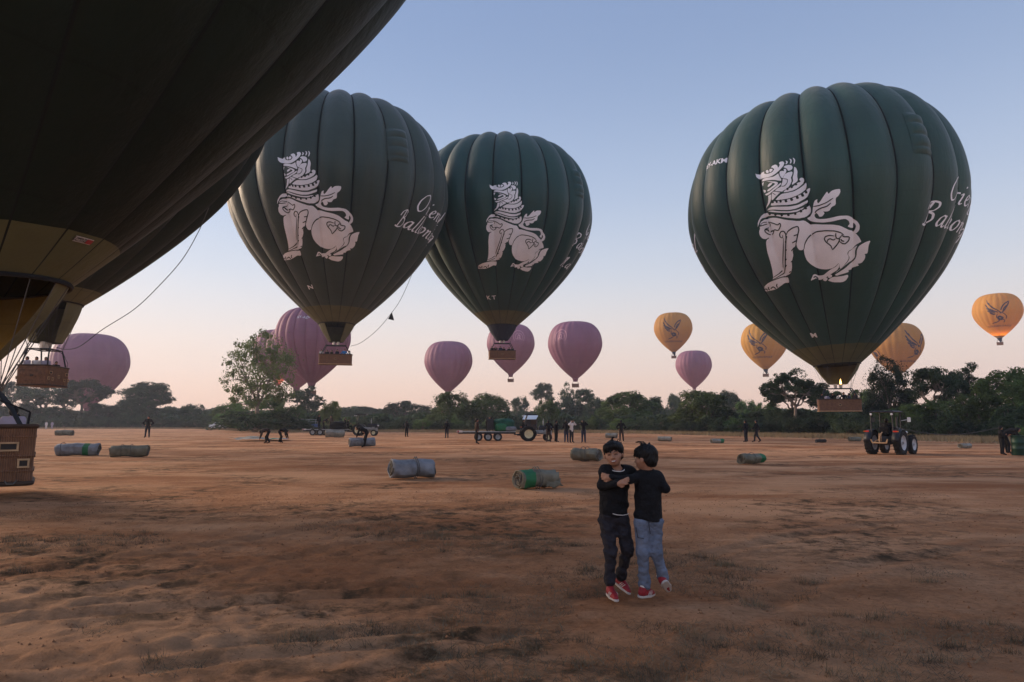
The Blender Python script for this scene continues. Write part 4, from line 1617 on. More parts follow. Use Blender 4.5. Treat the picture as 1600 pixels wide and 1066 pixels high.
def sdf_mesh(prims, h, k=.02, mats=None, disp=None, cut=None, name='body'):
    """prims: ('c', p0, p1, r0, r1) rounded cone, ('e', centre, radii, rot) ellipsoid, optional last float = own blend"""
    pts = []
    for p in prims:
        if p[0] == 'c':
            r = max(p[3], p[4])
            pts += [np.array(p[1]) - r, np.array(p[1]) + r, np.array(p[2]) - r, np.array(p[2]) + r]
        else:
            r = max(p[2])
            pts += [np.array(p[1]) - r, np.array(p[1]) + r]
    pts = np.array(pts, float)
    lo, hi = pts.min(0) - 3 * h - k, pts.max(0) + 3 * h + k
    n = np.ceil((hi - lo) / h).astype(int) + 1
    Fv = np.full(n, 9.0, np.float32)
    axs = [lo[i] + h * np.arange(n[i]) for i in range(3)]
    for p in prims:
        kk = k
        if p[0] == 'c':
            a, b, ra, rb = np.array(p[1], float), np.array(p[2], float), p[3], p[4]
            if len(p) > 5:
                kk = p[5]
            mn, mx = np.minimum(a, b) - max(ra, rb), np.maximum(a, b) + max(ra, rb)
        else:
            a, rad = np.array(p[1], float), np.array(p[2], float)
            if len(p) > 4:
                kk = p[4]
            mn, mx = a - rad.max(), a + rad.max()
        mg = max(kk, 2 * h) + 2 * h
        i0 = np.maximum(((mn - mg - lo) / h).astype(int), 0)
        i1 = np.minimum(((mx + mg - lo) / h).astype(int) + 2, n)
        X, Y, Z = np.meshgrid(*[axs[i][i0[i]:i1[i]] for i in range(3)], indexing='ij')
        P = np.stack([X, Y, Z], -1)
        if p[0] == 'c':
            ab = b - a
            t = np.clip(((P - a) @ ab) / max(ab @ ab, 1e-9), 0, 1)
            d = np.linalg.norm(P - a - t[..., None] * ab, axis=-1) - (ra + (rb - ra) * t)
        else:
            q = P - a
            if len(p) > 3 and p[3] is not None:
                q = q @ np.array(p[3].to_3x3())      # world to local
            k0 = np.linalg.norm(q / rad, axis=-1)
            k1 = np.linalg.norm(q / rad ** 2, axis=-1)
            d = k0 * (k0 - 1) / np.maximum(k1, 1e-6)
        sl = tuple(slice(i0[i], i1[i]) for i in range(3))
        f = Fv[sl]
        hh = np.clip(kk - np.abs(f - d), 0, None) / max(kk, 1e-6)
        Fv[sl] = np.minimum(f, d) - hh * hh * kk * .25
    if disp is not None:
        X, Y, Z = np.meshgrid(*axs, indexing='ij')
        Fv = Fv + disp(X, Y, Z)
    if cut is not None:
        X, Y, Z = np.meshgrid(*axs, indexing='ij')
        Fv = np.maximum(Fv, cut(X, Y, Z))
    V, Q = surface_net(Fv, lo, h)
    return mesh_np(name, V, Q, mats if mats is not None else M['skin'])


def mid(a, b, t):
    return tuple(a[i] + (b[i] - a[i]) * t for i in range(3))


BASE = dict(pelvis=(0, 0, .90), waist=(0, 0, 1.05), chest=(0, 0, 1.25), neck=(0, 0, 1.41), head=(0, -.01, 1.545),
            shL=(-.17, 0, 1.37), shR=(.17, 0, 1.37), elL=(-.22, .02, 1.10), elR=(.22, .02, 1.10), haL=(-.23, -.05, .85), haR=(.23, -.05, .85),
            hiL=(-.085, 0, .86), hiR=(.085, 0, .86), knL=(-.10, -.01, .47), knR=(.10, -.01, .47), anL=(-.11, .02, .08), anR=(.11, .02, .08),
            toL=(-.13, -.13, .03), toR=(.13, -.13, .03))
POSES = {
    'stand': {},
    'hips': dict(elL=(-.36, .06, 1.12), haL=(-.19, -.04, .97), elR=(.36, .06, 1.12), haR=(.19, -.04, .97), knL=(-.13, 0, .47), anL=(-.16, .02, .08), toL=(-.2, -.11, .03)),
    'walk': dict(knL=(-.10, -.16, .50), anL=(-.10, -.20, .08), toL=(-.11, -.36, .04), knR=(.10, .05, .47), anR=(.10, .28, .12), toR=(.11, .14, .03), elL=(-.23, .14, 1.12), haL=(-.22, .16, .88), elR=(.23, -.12, 1.12), haR=(.20, -.28, .95)),
    'arms_up': dict(elL=(-.30, -.12, 1.33), haL=(-.10, -.16, 1.55), elR=(.30, -.12, 1.33), haR=(.10, -.16, 1.55)),
    'folded': dict(elL=(-.25, -.04, 1.12), haL=(.04, -.22, 1.15), elR=(.25, -.04, 1.12), haR=(-.04, -.22, 1.18)),
    'bend': dict(pelvis=(0, .16, .84), waist=(0, .08, .93), chest=(0, -.14, .93), neck=(0, -.30, .86), head=(0, -.42, .80), shL=(-.17, -.26, .88), shR=(.17, -.26, .88), elL=(-.20, -.32, .62), elR=(.20, -.32, .62),
                 haL=(-.15, -.42, .33), haR=(.15, -.42, .33), hiL=(-.09, .18, .80), hiR=(.09, .18, .80), knL=(-.13, -.02, .45), knR=(.13, .10, .45), anL=(-.14, .02, .08), anR=(.14, .26, .08), toL=(-.15, -.13, .03), toR=(.15, .11, .03)),
    'stoop': dict(pelvis=(0, .12, .86), waist=(0, .04, .98), chest=(0, -.18, 1.08), neck=(0, -.34, 1.12), head=(0, -.46, 1.14), shL=(-.17, -.30, 1.10), shR=(.17, -.30, 1.10), elL=(-.22, -.38, .86), elR=(.22, -.38, .86),
                  haL=(-.14, -.46, .62), haR=(.14, -.46, .62), hiL=(-.09, .12, .83), hiR=(.09, .12, .83), knL=(-.11, .0, .46), knR=(.11, .06, .46)),
    'sit': dict(pelvis=(0, 0, .52), waist=(0, .0, .68), chest=(0, -.02, .88), neck=(0, -.03, 1.04), head=(0, -.05, 1.17), shL=(-.17, -.02, 1.0), shR=(.17, -.02, 1.0), elL=(-.22, -.10, .76), elR=(.22, -.10, .76),
                haL=(-.15, -.36, .80), haR=(.15, -.36, .80), hiL=(-.09, -.02, .50), hiR=(.09, -.02, .50), knL=(-.12, -.42, .50), knR=(.12, -.42, .50), anL=(-.12, -.48, .10), anR=(.12, -.48, .10), toL=(-.13, -.62, .05), toR=(.13, -.62, .05)),
}
_pp = {}


def person_meshes(pose):
    if pose in _pp:
        return _pp[pose]
    J = dict(BASE)
    J.update(POSES[pose])
    b = [('e', J['head'], (.078, .095, .115), None), ('c', J['neck'], mid(J['neck'], J['head'], .7), .055, .05), ('c', J['pelvis'], J['chest'], .12, .12)]
    b += [('c', J['chest'], J['neck'], .11, .06)]
    sh = [('c', J['pelvis'], J['waist'], .135, .13), ('c', J['waist'], J['chest'], .13, .145), ('c', J['shL'], J['shR'], .07, .07), ('c', J['chest'], J['neck'], .12, .075),
          ('c', mid(J['chest'], J['shL'], .4), mid(J['chest'], J['shR'], .4), .11, .11)]
    tr = [('c', J['pelvis'], mid(J['pelvis'], J['waist'], .5), .13, .12)]
    so = []
    for s in 'LR':
        b += [('c', J['sh' + s], J['el' + s], .05, .04), ('c', J['el' + s], J['ha' + s], .038, .028), ('e', mid(J['el' + s], J['ha' + s], 1.12), (.035, .03, .05), None),
              ('c', J['hi' + s], J['kn' + s], .075, .05), ('c', J['kn' + s], J['an' + s], .048, .035), ('c', J['an' + s], J['to' + s], .036, .028)]
        sh += [('c', J['sh' + s], J['el' + s], .066, .056), ('c', J['el' + s], mid(J['el' + s], J['ha' + s], .85), .052, .042)]
        tr += [('c', J['hi' + s], J['kn' + s], .098, .072), ('c', J['kn' + s], mid(J['kn' + s], J['an' + s], .95), .070, .058)]
        so += [('c', mid(J['an' + s], J['kn' + s], .08), J['to' + s], .045, .038)]
    hd = J['head']
    ha = [('e', (hd[0], hd[1] + .018, hd[2] + .03), (.088, .10, .10), None), ('e', (hd[0], hd[1] + .045, hd[2] - .01), (.082, .075, .09), None)]
    h = .022
    out = [('person', sdf_mesh(b, h, .03, name='body')), ('shirt', sdf_mesh(sh, h, .05, name='shirt', mats=M['c_black'])), ('trousers', sdf_mesh(tr, h, .04, name='trousers', mats=M['c_dark'])),
           ('shoes', sdf_mesh(so, h, .02, name='shoes', mats=M['c_black'])), ('hair', sdf_mesh(ha, .018, .02, name='hair', mats=M['hair']))]
    _pp[pose] = out
    return out


def person(loc, rz, pose, label, shirt='c_black', trousers='c_dark', group=None, scale=1.0, hair='hair', shoes='c_black'):
    ms = person_meshes(pose)
    root = link('person', ms[0][1], None, loc, (0, 0, rz), (scale,) * 3)
    tag(root, label, 'person', group)
    for nm, me in ms[1:]:
        o = link(nm, me, root)
        mm = {'shirt': shirt, 'trousers': trousers, 'hair': hair, 'shoes': shoes}[nm]
        o.material_slots[0].link = 'OBJECT'
        o.material_slots[0].material = M[mm]
    return root


# passengers of the green balloons
PASS = 'passengers in the balloon baskets'


def basket_people(key, spots, zf=.10):
    env, root, rz = ENVS[key]
    W = Matrix.Translation(root.location) @ Matrix.Rotation(rz, 4, 'Z')
    for (x, y, pose, a, sh, label, sc_) in spots:
        p = W @ Vector((x, y, zf))
        person(p, a, pose, label, sh, group=PASS, scale=sc_)


basket_people('right', [
    (-1.45, -.35, 'stand', .4, 'c_dark', 'dark clothed passenger nearest the left end of the basket beside the tractor', 1.0),
    (-1.0, .15, 'stand', 2.6, 'c_lilac', 'pale shirted passenger second from the left in the right hand basket', .97),
    (-.55, -.4, 'arms_up', .1, 'c_black', 'passenger with raised arms left of the middle in the right hand basket', 1.0),
    (-.05, .3, 'stand', 1.4, 'c_white', 'white shirted passenger in the middle of the right hand basket', .98),
    (.45, -.38, 'hips', .2, 'c_black', 'broad dark clothed passenger right of the middle in the right hand basket', 1.05),
    (.9, .25, 'stand', -2.4, 'c_navy', 'navy clothed passenger second from the right in the right hand basket', 1.0),
    (1.4, -.3, 'stand', -.4, 'c_brown', 'brown clothed passenger at the right end of the basket beside the tractor', 1.0)])
basket_people('mid_left', [
    (-1.6, -.3, 'stand', .5, 'c_white', 'white shirted passenger at the left end of the left of centre basket', .98),
    (-1.0, .2, 'stand', .2, 'c_dark', 'dark clothed passenger second from the left in the left of centre basket', 1.0),
    (-.45, -.3, 'stand', -.6, 'c_black', 'black clothed passenger left of the middle in the left of centre basket', .96),
    (.15, .2, 'stand', .9, 'c_navy', 'navy clothed passenger in the middle of the left of centre basket', 1.04),
    (1.0, -.25, 'hips', .3, 'c_blue', 'passenger in a bright blue jacket near the right end of the left of centre basket', 1.05),
    (1.55, .1, 'stand', -.8, 'c_white', 'pale clothed passenger at the right end of the left of centre basket', .97)])
basket_people('mid', [
    (-1.5, -.3, 'stand', .5, 'c_black', 'black clothed passenger at the left end of the basket under the letters KT', 1.0),
    (-.95, .1, 'arms_up', .3, 'c_dark', 'passenger holding up a camera second from left in the basket under the letters KT', 1.0),
    (-.3, -.3, 'stand', -.2, 'c_navy', 'navy clothed passenger left of the middle in the basket under the letters KT', 1.04),
    (.3, .2, 'stand', .4, 'c_black', 'dark passenger right of the middle in the basket under the letters KT', 1.0),
    (.95, -.2, 'hips', -.4, 'c_dark', 'charcoal clothed passenger second from right in the basket under the letters KT', .97),
    (1.5, .0, 'stand', -.6, 'c_black', 'black clothed passenger at the right end of the basket under the letters KT', 1.0)])


def put_abs(px, py_head, Y, z_floor, rz, pose, sh, label, sc_=1.0, tr='c_dark', group=PASS):
    p = at(px, py_head, Y)
    person((p.x, Y, z_floor), rz, pose, label, sh, tr, group, sc_)


# near baskets
basket_people('near', [
    (1.28, -.28, 'stand', R_(200), 'c_lilac', 'dark haired passenger in a pale lilac top at the right end of the nearest basket', .93),
    (.62, -.1, 'stand', R_(150), 'c_white', 'passenger cut by the left edge of the picture in the nearest basket', .95),
    (1.38, .22, 'folded', R_(100), 'c_navy', 'passenger in navy in the corner of the nearest basket', .84)], .06)
_c, _s = math.cos(R_(66)), math.sin(R_(66))
NS = [(-.75, -.40, 'stand', .3, 'c_lilac', 'passenger in a pale grey top, leftmost of three in the upper left basket', .98),
      (-.85, .05, 'stand', .2, 'c_white', 'passenger with light hair between two others in the basket at the upper left', .98),
      (-.95, .50, 'stand', -.2, 'c_lilac', 'passenger in a dull violet top at the right of the basket at the upper left', .98),
      (.8, -.3, 'stand', 1.0, 'c_black', 'dark passenger low at the far left end of the basket at the upper left', .90)]
basket_people('near_second', [(x * _c - y * _s, x * _s + y * _c, *r) for x, y, *r in NS], .08)

# ---- crew and onlookers on the field
FIELD = [
    (230, 684, 'hips', 20, 'c_black', 'c_dark', 'man in black standing alone, hands on hips, on the left of the field'),
    (635, 683, 'stand', 160, 'c_black', 'c_black', 'dark figure standing alone between the small tractor and the round trees'),
    (698, 685, 'stand', 200, 'c_black', 'c_dark', 'slim dark figure at the left end of the long flat trailer'),
    (745, 694, 'stand', 95, 'c_brown', 'c_black', 'stout figure in a long dark brown coat standing in front of the flat trailer'),
    (857, 691, 'hips', 190, 'c_black', 'c_brown', 'person with hands on hips, first in the row right of the green loaded tractor'),
    (869, 691, 'stand', 120, 'c_black', 'c_black', 'black clothed person just right of the one with hands on hips'),
    (885, 692, 'folded', 170, 'c_black', 'c_navy', 'dark clothed person directly left of the one in white'),
    (893, 692, 'arms_up', 30, 'c_white', 'c_dark', 'person in a white top with an arm raised in the middle of the field'),
    (912, 692, 'arms_up', 180, 'c_black', 'c_navy', 'last person of the row, holding a camera up with elbows out'),
    (971, 690, 'hips', 175, 'c_black', 'c_brown', 'person in black seen just above the left child, in front of the tree line'),
    (1166, 691, 'stand', 215, 'c_black', 'c_dark', 'left one of the pair of dark figures walking right of the children'),
    (1183, 691, 'walk', 240, 'c_black', 'c_dark', 'right one of the pair of dark figures, stepping forward right of the children'),
    (1567, 711, 'folded', 75, 'c_black', 'c_black', 'crewman in black near the right edge pulling on a rope'),
]
for (px, py, pose, a, sh, tr, lab) in FIELD:
    p = ground(px, py)
    o = person((p.x, p.y, 0), R_(a), pose, lab, sh, tr, 'crew and onlookers on the field')
    hpx = {230: 33, 745: 39, 1567: 44}.get(px)
    if hpx:
        o.scale = (hpx / F * p.y / 1.66,) * 3
for (px, py, a, tr, lab) in [(415, 693, -75, 'c_black', 'left one of two workers bending over the spread out sheet'), (440, 692, 90, 'c_black', 'right one of two workers bending over the spread out sheet')]:
    p = ground(px, py)
    person((p.x, p.y, 0), R_(a), 'bend', lab, 'c_brown' if px == 415 else 'c_black', tr, 'workers rolling up covers', 1.0)
p = ground(569, 699)
person((p.x, p.y, 0), R_(-80), 'stoop', 'worker in dark clothes leaning over a grey roll in front of the small tractor', 'c_black', 'c_black', 'workers rolling up covers', 1.0)
for (px, py, Y, sh, lab) in [(72, 668, 150, 'c_white', 'blurred pale figure at the left end of the tree line'), (306, 667, 190, 'c_white', 'tiny figure in white against the trees left of the big airy tree'), (81, 667, 152, 'c_lilac', 'tiny lilac clothed figure beside the pale one at the left tree line')]:
    q = at(px, 667, Y)
    person((q.x, Y, 0), .3, 'stand', lab, sh, sh, 'tiny onlookers by the far trees')

# ------------------------------------------------------------------ the two children
KD = 5.82
BX = 993


def kp(X, Y, dep=0.0):           # crop coordinates of the photograph -> metres round the spot where the children stand
    return ((X - 355) * .0014286 * (1 + dep / KD), dep, (1022 - Y) * .0014286 * (1 + dep / KD) - .258 * dep)


def folds(seed, amp, sx, sz):
    r = random.Random(seed)
    ph = [r.uniform(0, 6) for _ in range(6)]

    def f(X, Y, Z):
        return (amp * (np.sin(Z * sz + 2.2 * np.sin(X * sx + ph[0]) + ph[1]) * .6 + np.sin(Z * sz * 1.9 + X * sx * 1.4 + Y * 9 + ph[2]) * .4)
                * (.5 + .5 * np.sin(X * 7 + Z * 5 + ph[3]))).astype(np.float32)
    return f


kroot = ground(BX, 938)
kroot.z = 0


def kid_part(name, prims, parent, m, h=.008, k=.02, disp=None, cut=None):
    me = sdf_mesh(prims, h, k, M[m], disp, cut, name)
    return link(name, me, parent)


def hand(wr, kn, side, spread, curl, up, r=.0085):
    """palm from the wrist to the knuckles, four bent fingers and a thumb; returns prims"""
    wr, kn, side, up = Vector(wr), Vector(kn), Vector(side).normalized(), Vector(up).normalized()
    d = (kn - wr).normalized()
    pr = [('c', tuple(wr), tuple(wr.lerp(kn, .5)), .019, .021, .012), ('c', tuple(wr.lerp(kn, .3) + side * .012), tuple(kn + side * .017), .014, .011, .010), ('c', tuple(wr.lerp(kn, .3) - side * .012), tuple(kn - side * .017), .014, .011, .010)]
    for i, (o, ln) in enumerate(((-.024, .85), (-.008, 1.0), (.008, .95), (.023, .75))):
        a = kn + side * o
        l = .021 * ln
        d1 = (d + up * -curl * .45 + side * o * spread * 8).normalized()
        b = a + d1 * l * 1.15
        d2 = (d + up * -curl * 1.3 + side * o * spread * 8).normalized()
        c = b + d2 * l * .85
        d3 = (d * .5 + up * -curl * 1.8).normalized()
        e = c + d3 * l * .65
        for p, q, r0, r1 in ((a, b, r, r * .92), (b, c, r * .92, r * .84), (c, e, r * .84, r * .7)):
            pr.append(('c', tuple(p), tuple(q), r0, r1, .003))
    t0 = wr.lerp(kn, .25) - side * .02
    t1 = t0 - side * .018 + d * .022 - up * .004
    t2 = t1 + d * .024 - up * .008
    pr += [('c', tuple(t0), tuple(t1), .012, .0095, .006), ('c', tuple(t1), tuple(t2), .0095, .0075, .003)]
    return pr


# -- left child, facing the camera, laughing
boy1 = empty('person', kroot)
tag(boy1, 'laughing boy in black shirt, dark trousers and red shoes, facing the viewer', 'person', 'the two children hugging')
Hc = Vector(kp(240, 168, .0))
Rh = Matrix.Rotation(R_(-14), 4, 'Z') @ Matrix.Rotation(R_(-8), 4, 'Y')   # face turned to the left of the picture and tilted


def hp(x, y, z):
    return tuple(Hc + Rh @ Vector((x, y, z)))


sk = [('e', hp(0, .012, .020), (.074, .088, .086), Rh), ('e', hp(0, -.030, -.038), (.054, .056, .056), Rh, .03), ('e', hp(0, -.052, -.066), (.026, .024, .020), Rh, .025),
      ('e', hp(-.038, -.045, -.020), (.026, .024, .024), Rh, .015), ('e', hp(.038, -.045, -.020), (.026, .024, .024), Rh, .015),
      ('c', hp(0, -.074, .006), hp(0, -.096, -.022), .007, .0115, .012), ('e', hp(-.011, -.088, -.025), (.0085, .009, .007), Rh, .006), ('e', hp(.011, -.088, -.025), (.0085, .009, .007), Rh, .006),
      ('c', hp(-.045, -.070, .020), hp(-.012, -.082, .018), .0075, .0075, .012), ('c', hp(.045, -.070, .020), hp(.012, -.082, .018), .0075, .0075, .012),
      ('e', hp(.074, .005, -.008), (.009, .017, .024), Rh, .006), ('e', hp(-.074, .005, -.008), (.009, .017, .024), Rh, .006),
      ('c', hp(0, .012, -.055), kp(262, 268, .03), .040, .044, .02)]
ch1 = kp(240, 330, .03)
J = dict(sL=kp(186, 262, .0), eL=kp(158, 352, -.05), wL=kp(246, 342, -.19), kL=kp(276, 330, -.215), sR=kp(335, 268, .05), eR=kp(440, 330, .12), wR=kp(530, 345, .02), kR=kp(548, 352, -.02),
         pel=kp(240, 545, .05), hL=kp(200, 568, .05), hR=kp(285, 568, .05), nL=kp(212, 745, .0), nR=kp(318, 725, .03), aL=kp(208, 925, .03), aR=kp(284, 880, .12))
sk += [('c', kp(262, 268, .03), ch1, .045, .075), ('c', ch1, J['pel'], .080, .055), ('c', J['sL'], J['eL'], .034, .029), ('c', J['eL'], J['wL'], .028, .02), ('c', J['sR'], J['eR'], .034, .029), ('c', J['eR'], J['wR'], .028, .02),
       ('c', J['hL'], J['nL'], .040, .034), ('c', J['nL'], J['aL'], .038, .026), ('c', J['hR'], J['nR'], .040, .034), ('c', J['nR'], J['aR'], .038, .026), ('c', J['sL'], J['sR'], .035, .035)]
sk += hand(J['wL'], J['kL'], (0.25, .1, 1), .3, .75, (.2, -1, .25))
sk += hand(J['wR'], J['kR'], (0, .3, 1), .2, 1.3, (.9, .2, 0))
b1 = kid_part('body', sk, boy1, 'skin', .0052, .014)
# face
mb = MB()
for sx in (-1, 1):
    mb.tube([hp(sx * .044, -.0785, -.0015), hp(sx * .036, -.0855, .0035), hp(sx * .026, -.0875, .005), hp(sx * .017, -.0860, .001)], [.0012, .0030, .0032, .0015], 6)
mb.build('eyes', M['eye'], b1, smooth=True)
mb = MB()
for sx in (-1, 1):
    mb.tube([hp(sx * .054, -.070, .020), hp(sx * .042, -.082, .0275), hp(sx * .028, -.088, .0285), hp(sx * .013, -.0895, .0235)], [.0012, .0026, .0030, .0018], 6)
mb.build('eyebrows', M['hair'], b1, smooth=True)
mb = MB()
mb.tube([hp(-.030, -.081, -.046), hp(-.018, -.090, -.053), hp(0, -.0935, -.0555), hp(.018, -.090, -.053), hp(.030, -.081, -.046)], [.0015, .0075, .0090, .0075, .0015], 8)
mb.build('lips', M['lip'], b1, smooth=True)
mb = MB()
mb.tube([hp(-.022, -.0900, -.0485), hp(-.012, -.0965, -.0520), hp(0, -.0985, -.0530), hp(.012, -.0965, -.0520), hp(.022, -.0900, -.0485)], [.001, .0042, .0050, .0042, .001], 8)
mb.build('teeth', M['teeth'], b1, smooth=True)


def hair_disp(seed):
    def f(X, Y, Z):
        return ((np.sin(X * 190 + 3 * np.sin(Z * 40 + seed)) * np.sin(Y * 170 + seed + 2 * np.sin(Z * 35))) * .0028 + np.sin(X * 70 + Z * 50 + seed) * .002).astype(np.float32)
    return f


def locks(hpf, seed, n, zone):
    r = random.Random(seed)
    pr = []
    for _ in range(n):
        a = r.uniform(*zone['a'])
        e = r.uniform(*zone['e'])
        d = Vector((math.sin(a) * math.cos(e), -math.cos(a) * math.cos(e), math.sin(e)))
        p0 = Vector((d.x * .070, .012 + d.y * .082, .028 + d.z * .080))
        ln = r.uniform(*zone['l'])
        dr = (d * zone['out'] + Vector(zone['dir']) + Vector((r.uniform(-.4, .4), r.uniform(-.3, .3), r.uniform(-.3, .3)))).normalized()
        p1 = p0 + dr * ln * .6
        p2 = p1 + (dr + Vector((0, -.3, -.5 * zone.get('drop', 1)))).normalized() * ln * .5
        pr += [('c', hpf(*p0), hpf(*p1), .009, .0055, .006), ('c', hpf(*p1), hpf(*p2), .0055, .0012, .003)]
    return pr


hr = [('e', hp(.002, .026, .044), (.090, .096, .080), Rh), ('e', hp(.0, .055, .000), (.082, .062, .072), Rh), ('e', hp(.0, -.040, .072), (.076, .052, .040), Rh, .02), ('e', hp(-.050, -.046, .055), (.030, .034, .028), Rh, .02), ('e', hp(.064, -.022, .050), (.022, .034, .034), Rh, .02), ('e', hp(.074, .020, .022), (.016, .034, .034), Rh), ('e', hp(-.072, .020, .022), (.014, .034, .034), Rh)]
hr += locks(hp, 4, 60, dict(a=(-1.3, 1.3), e=(.35, .9), l=(.032, .050), out=.4, dir=(-.5, -.3, -.8)))
hr += locks(hp, 9, 9, dict(a=(-3, 3), e=(.5, 1.4), l=(.03, .05), out=1.0, dir=(.2, .1, .35), drop=.3))
hr += [('c', hp(.0, .01, .115), hp(.02, -.015, .148), .012, .007), ('c', hp(.02, -.015, .148), hp(.055, -.01, .135), .007, .002)]
kid_part('hair', hr, boy1, 'hair', .0042, .009, hair_disp(1))
# shirt, with the neckline left open
s1 = [('c', J['sL'], J['sR'], .050, .050), ('c', kp(258, 300, .03), kp(238, 400, .03), .098, .096), ('c', kp(238, 400, .03), kp(237, 490, .04), .094, .100, .03), ('c', kp(200, 300, .03), kp(200, 500, .04), .06, .066, .04), ('c', kp(290, 300, .04), kp(278, 500, .05), .062, .070, .04),
      ('c', J['sL'], J['eL'], .047, .039, .02), ('c', J['eL'], mid(J['eL'], J['wL'], .90), .039, .029, .015), ('c', J['sR'], J['eR'], .047, .038), ('c', J['eR'], mid(J['eR'], J['wR'], .9), .038, .029, .015), ('c', kp(262, 268, .03), kp(255, 250, .02), .06, .048, .02)]
neck_c = np.array(kp(262, 236, -.01))


def cut1(X, Y, Z):
    hem = (.705 + .02 * np.sin(X * 14)) - Z
    nk = .052 - np.sqrt((X - neck_c[0]) ** 2 + ((Y - neck_c[1]) * .8) ** 2 + ((Z - neck_c[2]) * 1.1) ** 2)
    return np.maximum(hem, nk).astype(np.float32)


kid_part('shirt', s1, boy1, 'c_black', .008, .03, folds(3, .010, 22, 40), cut1)
mb = MB()
mb.tube([tuple(neck_c + np.array((.056 * math.sin(a), -.062 * math.cos(a) * 1.05, -.030 - .012 * math.cos(a)))) for a in np.linspace(-1.5, 1.9, 20)], .0040, 6)
mb.build('collar', M['c_white'], boy1, smooth=True)
mb = MB()
mb.tube([kp(222, 520, -.055), kp(245, 527, -.075), kp(280, 529, -.070), kp(308, 525, -.045), kp(325, 518, -.0)], .0032, 6)
mb.build('undershirt_hem', M['c_white'], boy1, smooth=True)
t1 = [('c', kp(205, 540, .05), kp(272, 540, .05), .080, .080), ('c', J['hL'], J['nL'], .074, .053), ('c', J['nL'], kp(208, 880, .03), .052, .043), ('c', kp(208, 880, .03), kp(208, 912, .03), .050, .050, .01),
      ('c', J['hR'], J['nR'], .074, .053), ('c', J['nR'], kp(290, 850, .10), .052, .041), ('c', kp(290, 850, .10), kp(286, 882, .12), .048, .049, .01)]
kid_part('trousers', t1, boy1, 'c_dark', .0085, .03, folds(7, .008, 30, 56))


def shoe(prefix, heel, toe, up, parent, label=None):
    """red trainer with pale sole and stripes"""
    heel, toe, up = Vector(heel), Vector(toe), Vector(up).normalized()
    d = (toe - heel)
    L = d.length
    d.normalize()
    sd_ = d.cross(up).normalized()
    up = sd_.cross(d).normalized()
    q = lambda a, b, c: tuple(heel + d * a * L + sd_ * b + up * c)
    Rm = Matrix((tuple(sd_), tuple(d), tuple(up))).transposed().to_4x4()
    up_pr = [('e', q(.08, 0, .036), (.030, .036, .036), Rm), ('c', q(.15, 0, .040), q(.62, 0, .026), .033, .031), ('c', q(.62, 0, .026), q(.92, 0, .016), .032, .024), ('c', q(.12, 0, .045), q(.10, 0, .075), .030, .027), ('c', q(.2, 0, .06), q(.45, 0, .045), .024, .022)]
    s = link('shoe', sdf_mesh(up_pr, .0065, .015, M['shoe_red'], None, None, 'shoe'), parent)
    so = [('c', q(.02, 0, .004), q(.55, .004, .0), .032, .034), ('c', q(.55, .004, .0), q(.97, 0, .006), .034, .024)]
    flat = lambda X, Y, Z: (np.abs((X - heel.x) * up.x + (Y - heel.y) * up.y + (Z - heel.z) * up.z - .004) - .010).astype(np.float32)
    link('sole', sdf_mesh(so, .006, .01, M['shoe_white'], None, flat, 'sole'), s)
    mb = MB()
    for sgn in (-1, 1):
        for k in range(3):
            a = .38 + k * .11
            mb.tube([q(a, sgn * .0345, .016), q(a + .05, sgn * .033, .034), q(a + .09, sgn * .024, .050)], .0042, 6)
    mb.build('stripes', M['shoe_white'], s, smooth=True)
    mb = MB()
    for k in range(4):
        a = .34 + k * .08
        mb.tube([q(a, -.018, .063 - k * .004), q(a + .01, 0, .071 - k * .005), q(a, .018, .063 - k * .004)], .0028, 5)
    mb.build('laces', M['c_white'], s, smooth=True)
    mb = MB()
    mb.tube([q(.12, 0, .07), q(.11, 0, .10)], [.027, .026], 12)
    mb.build('sock', M['c_white'], s, smooth=True)
    return s


shoe('s', kp(206, 990, .05), kp(224, 1028, -.14), (0, .05, 1), boy1)
shoe('s', kp(264, 925, .19), kp(320, 985, .05), (.45, -.1, .85), boy1)

# -- right child, seen from behind, looking to the left
boy2 = empty('person', kroot)
tag(boy2, 'boy in black shirt, blue grey trousers and red shoes, seen from behind', 'person', 'the two children hugging')
Hc2 = Vector(kp(424, 192, -.06))
Rh2 = Matrix.Rotation(R_(-128), 4, 'Z') @ Matrix.Rotation(R_(6), 4, 'X')


def hp2(x, y, z):
    return tuple(Hc2 + Rh2 @ Vector((x, y, z)))


sk = [('e', hp2(0, .012, .018), (.072, .086, .086), Rh2), ('e', hp2(0, -.030, -.036), (.052, .054, .054), Rh2, .03), ('e', hp2(0, -.050, -.064), (.026, .024, .020), Rh2, .025),
      ('c', hp2(0, -.074, .006), hp2(0, -.094, -.020), .007, .011, .012), ('e', hp2(.074, .004, -.010), (.009, .018, .026), Rh2, .006), ('e', hp2(-.074, .004, -.010), (.009, .018, .026), Rh2, .006),
      ('e', hp2(-.04, -.045, -.022), (.026, .024, .024), Rh2, .015), ('e', hp2(.04, -.045, -.022), (.026, .024, .024), Rh2, .015),
      ('c', hp2(0, .022, -.05), kp(436, 290, -.04), .041, .046, .02)]
K = dict(sL=kp(388, 300, -.06), eL=kp(318, 318, -.13), wL=kp(205, 306, -.12), kL=kp(172, 300, -.10), sR=kp(494, 302, -.06), eR=kp(540, 372, -.10), wR=kp(505, 350, .10), kR=kp(480, 345, .13),
         pel=kp(436, 560, -.05), hL=kp(398, 580, -.06), hR=kp(474, 580, -.05), nL=kp(394, 745, -.08), nR=kp(476, 745, -.07), aL=kp(408, 935, -.03), aR=kp(520, 892, -.02))
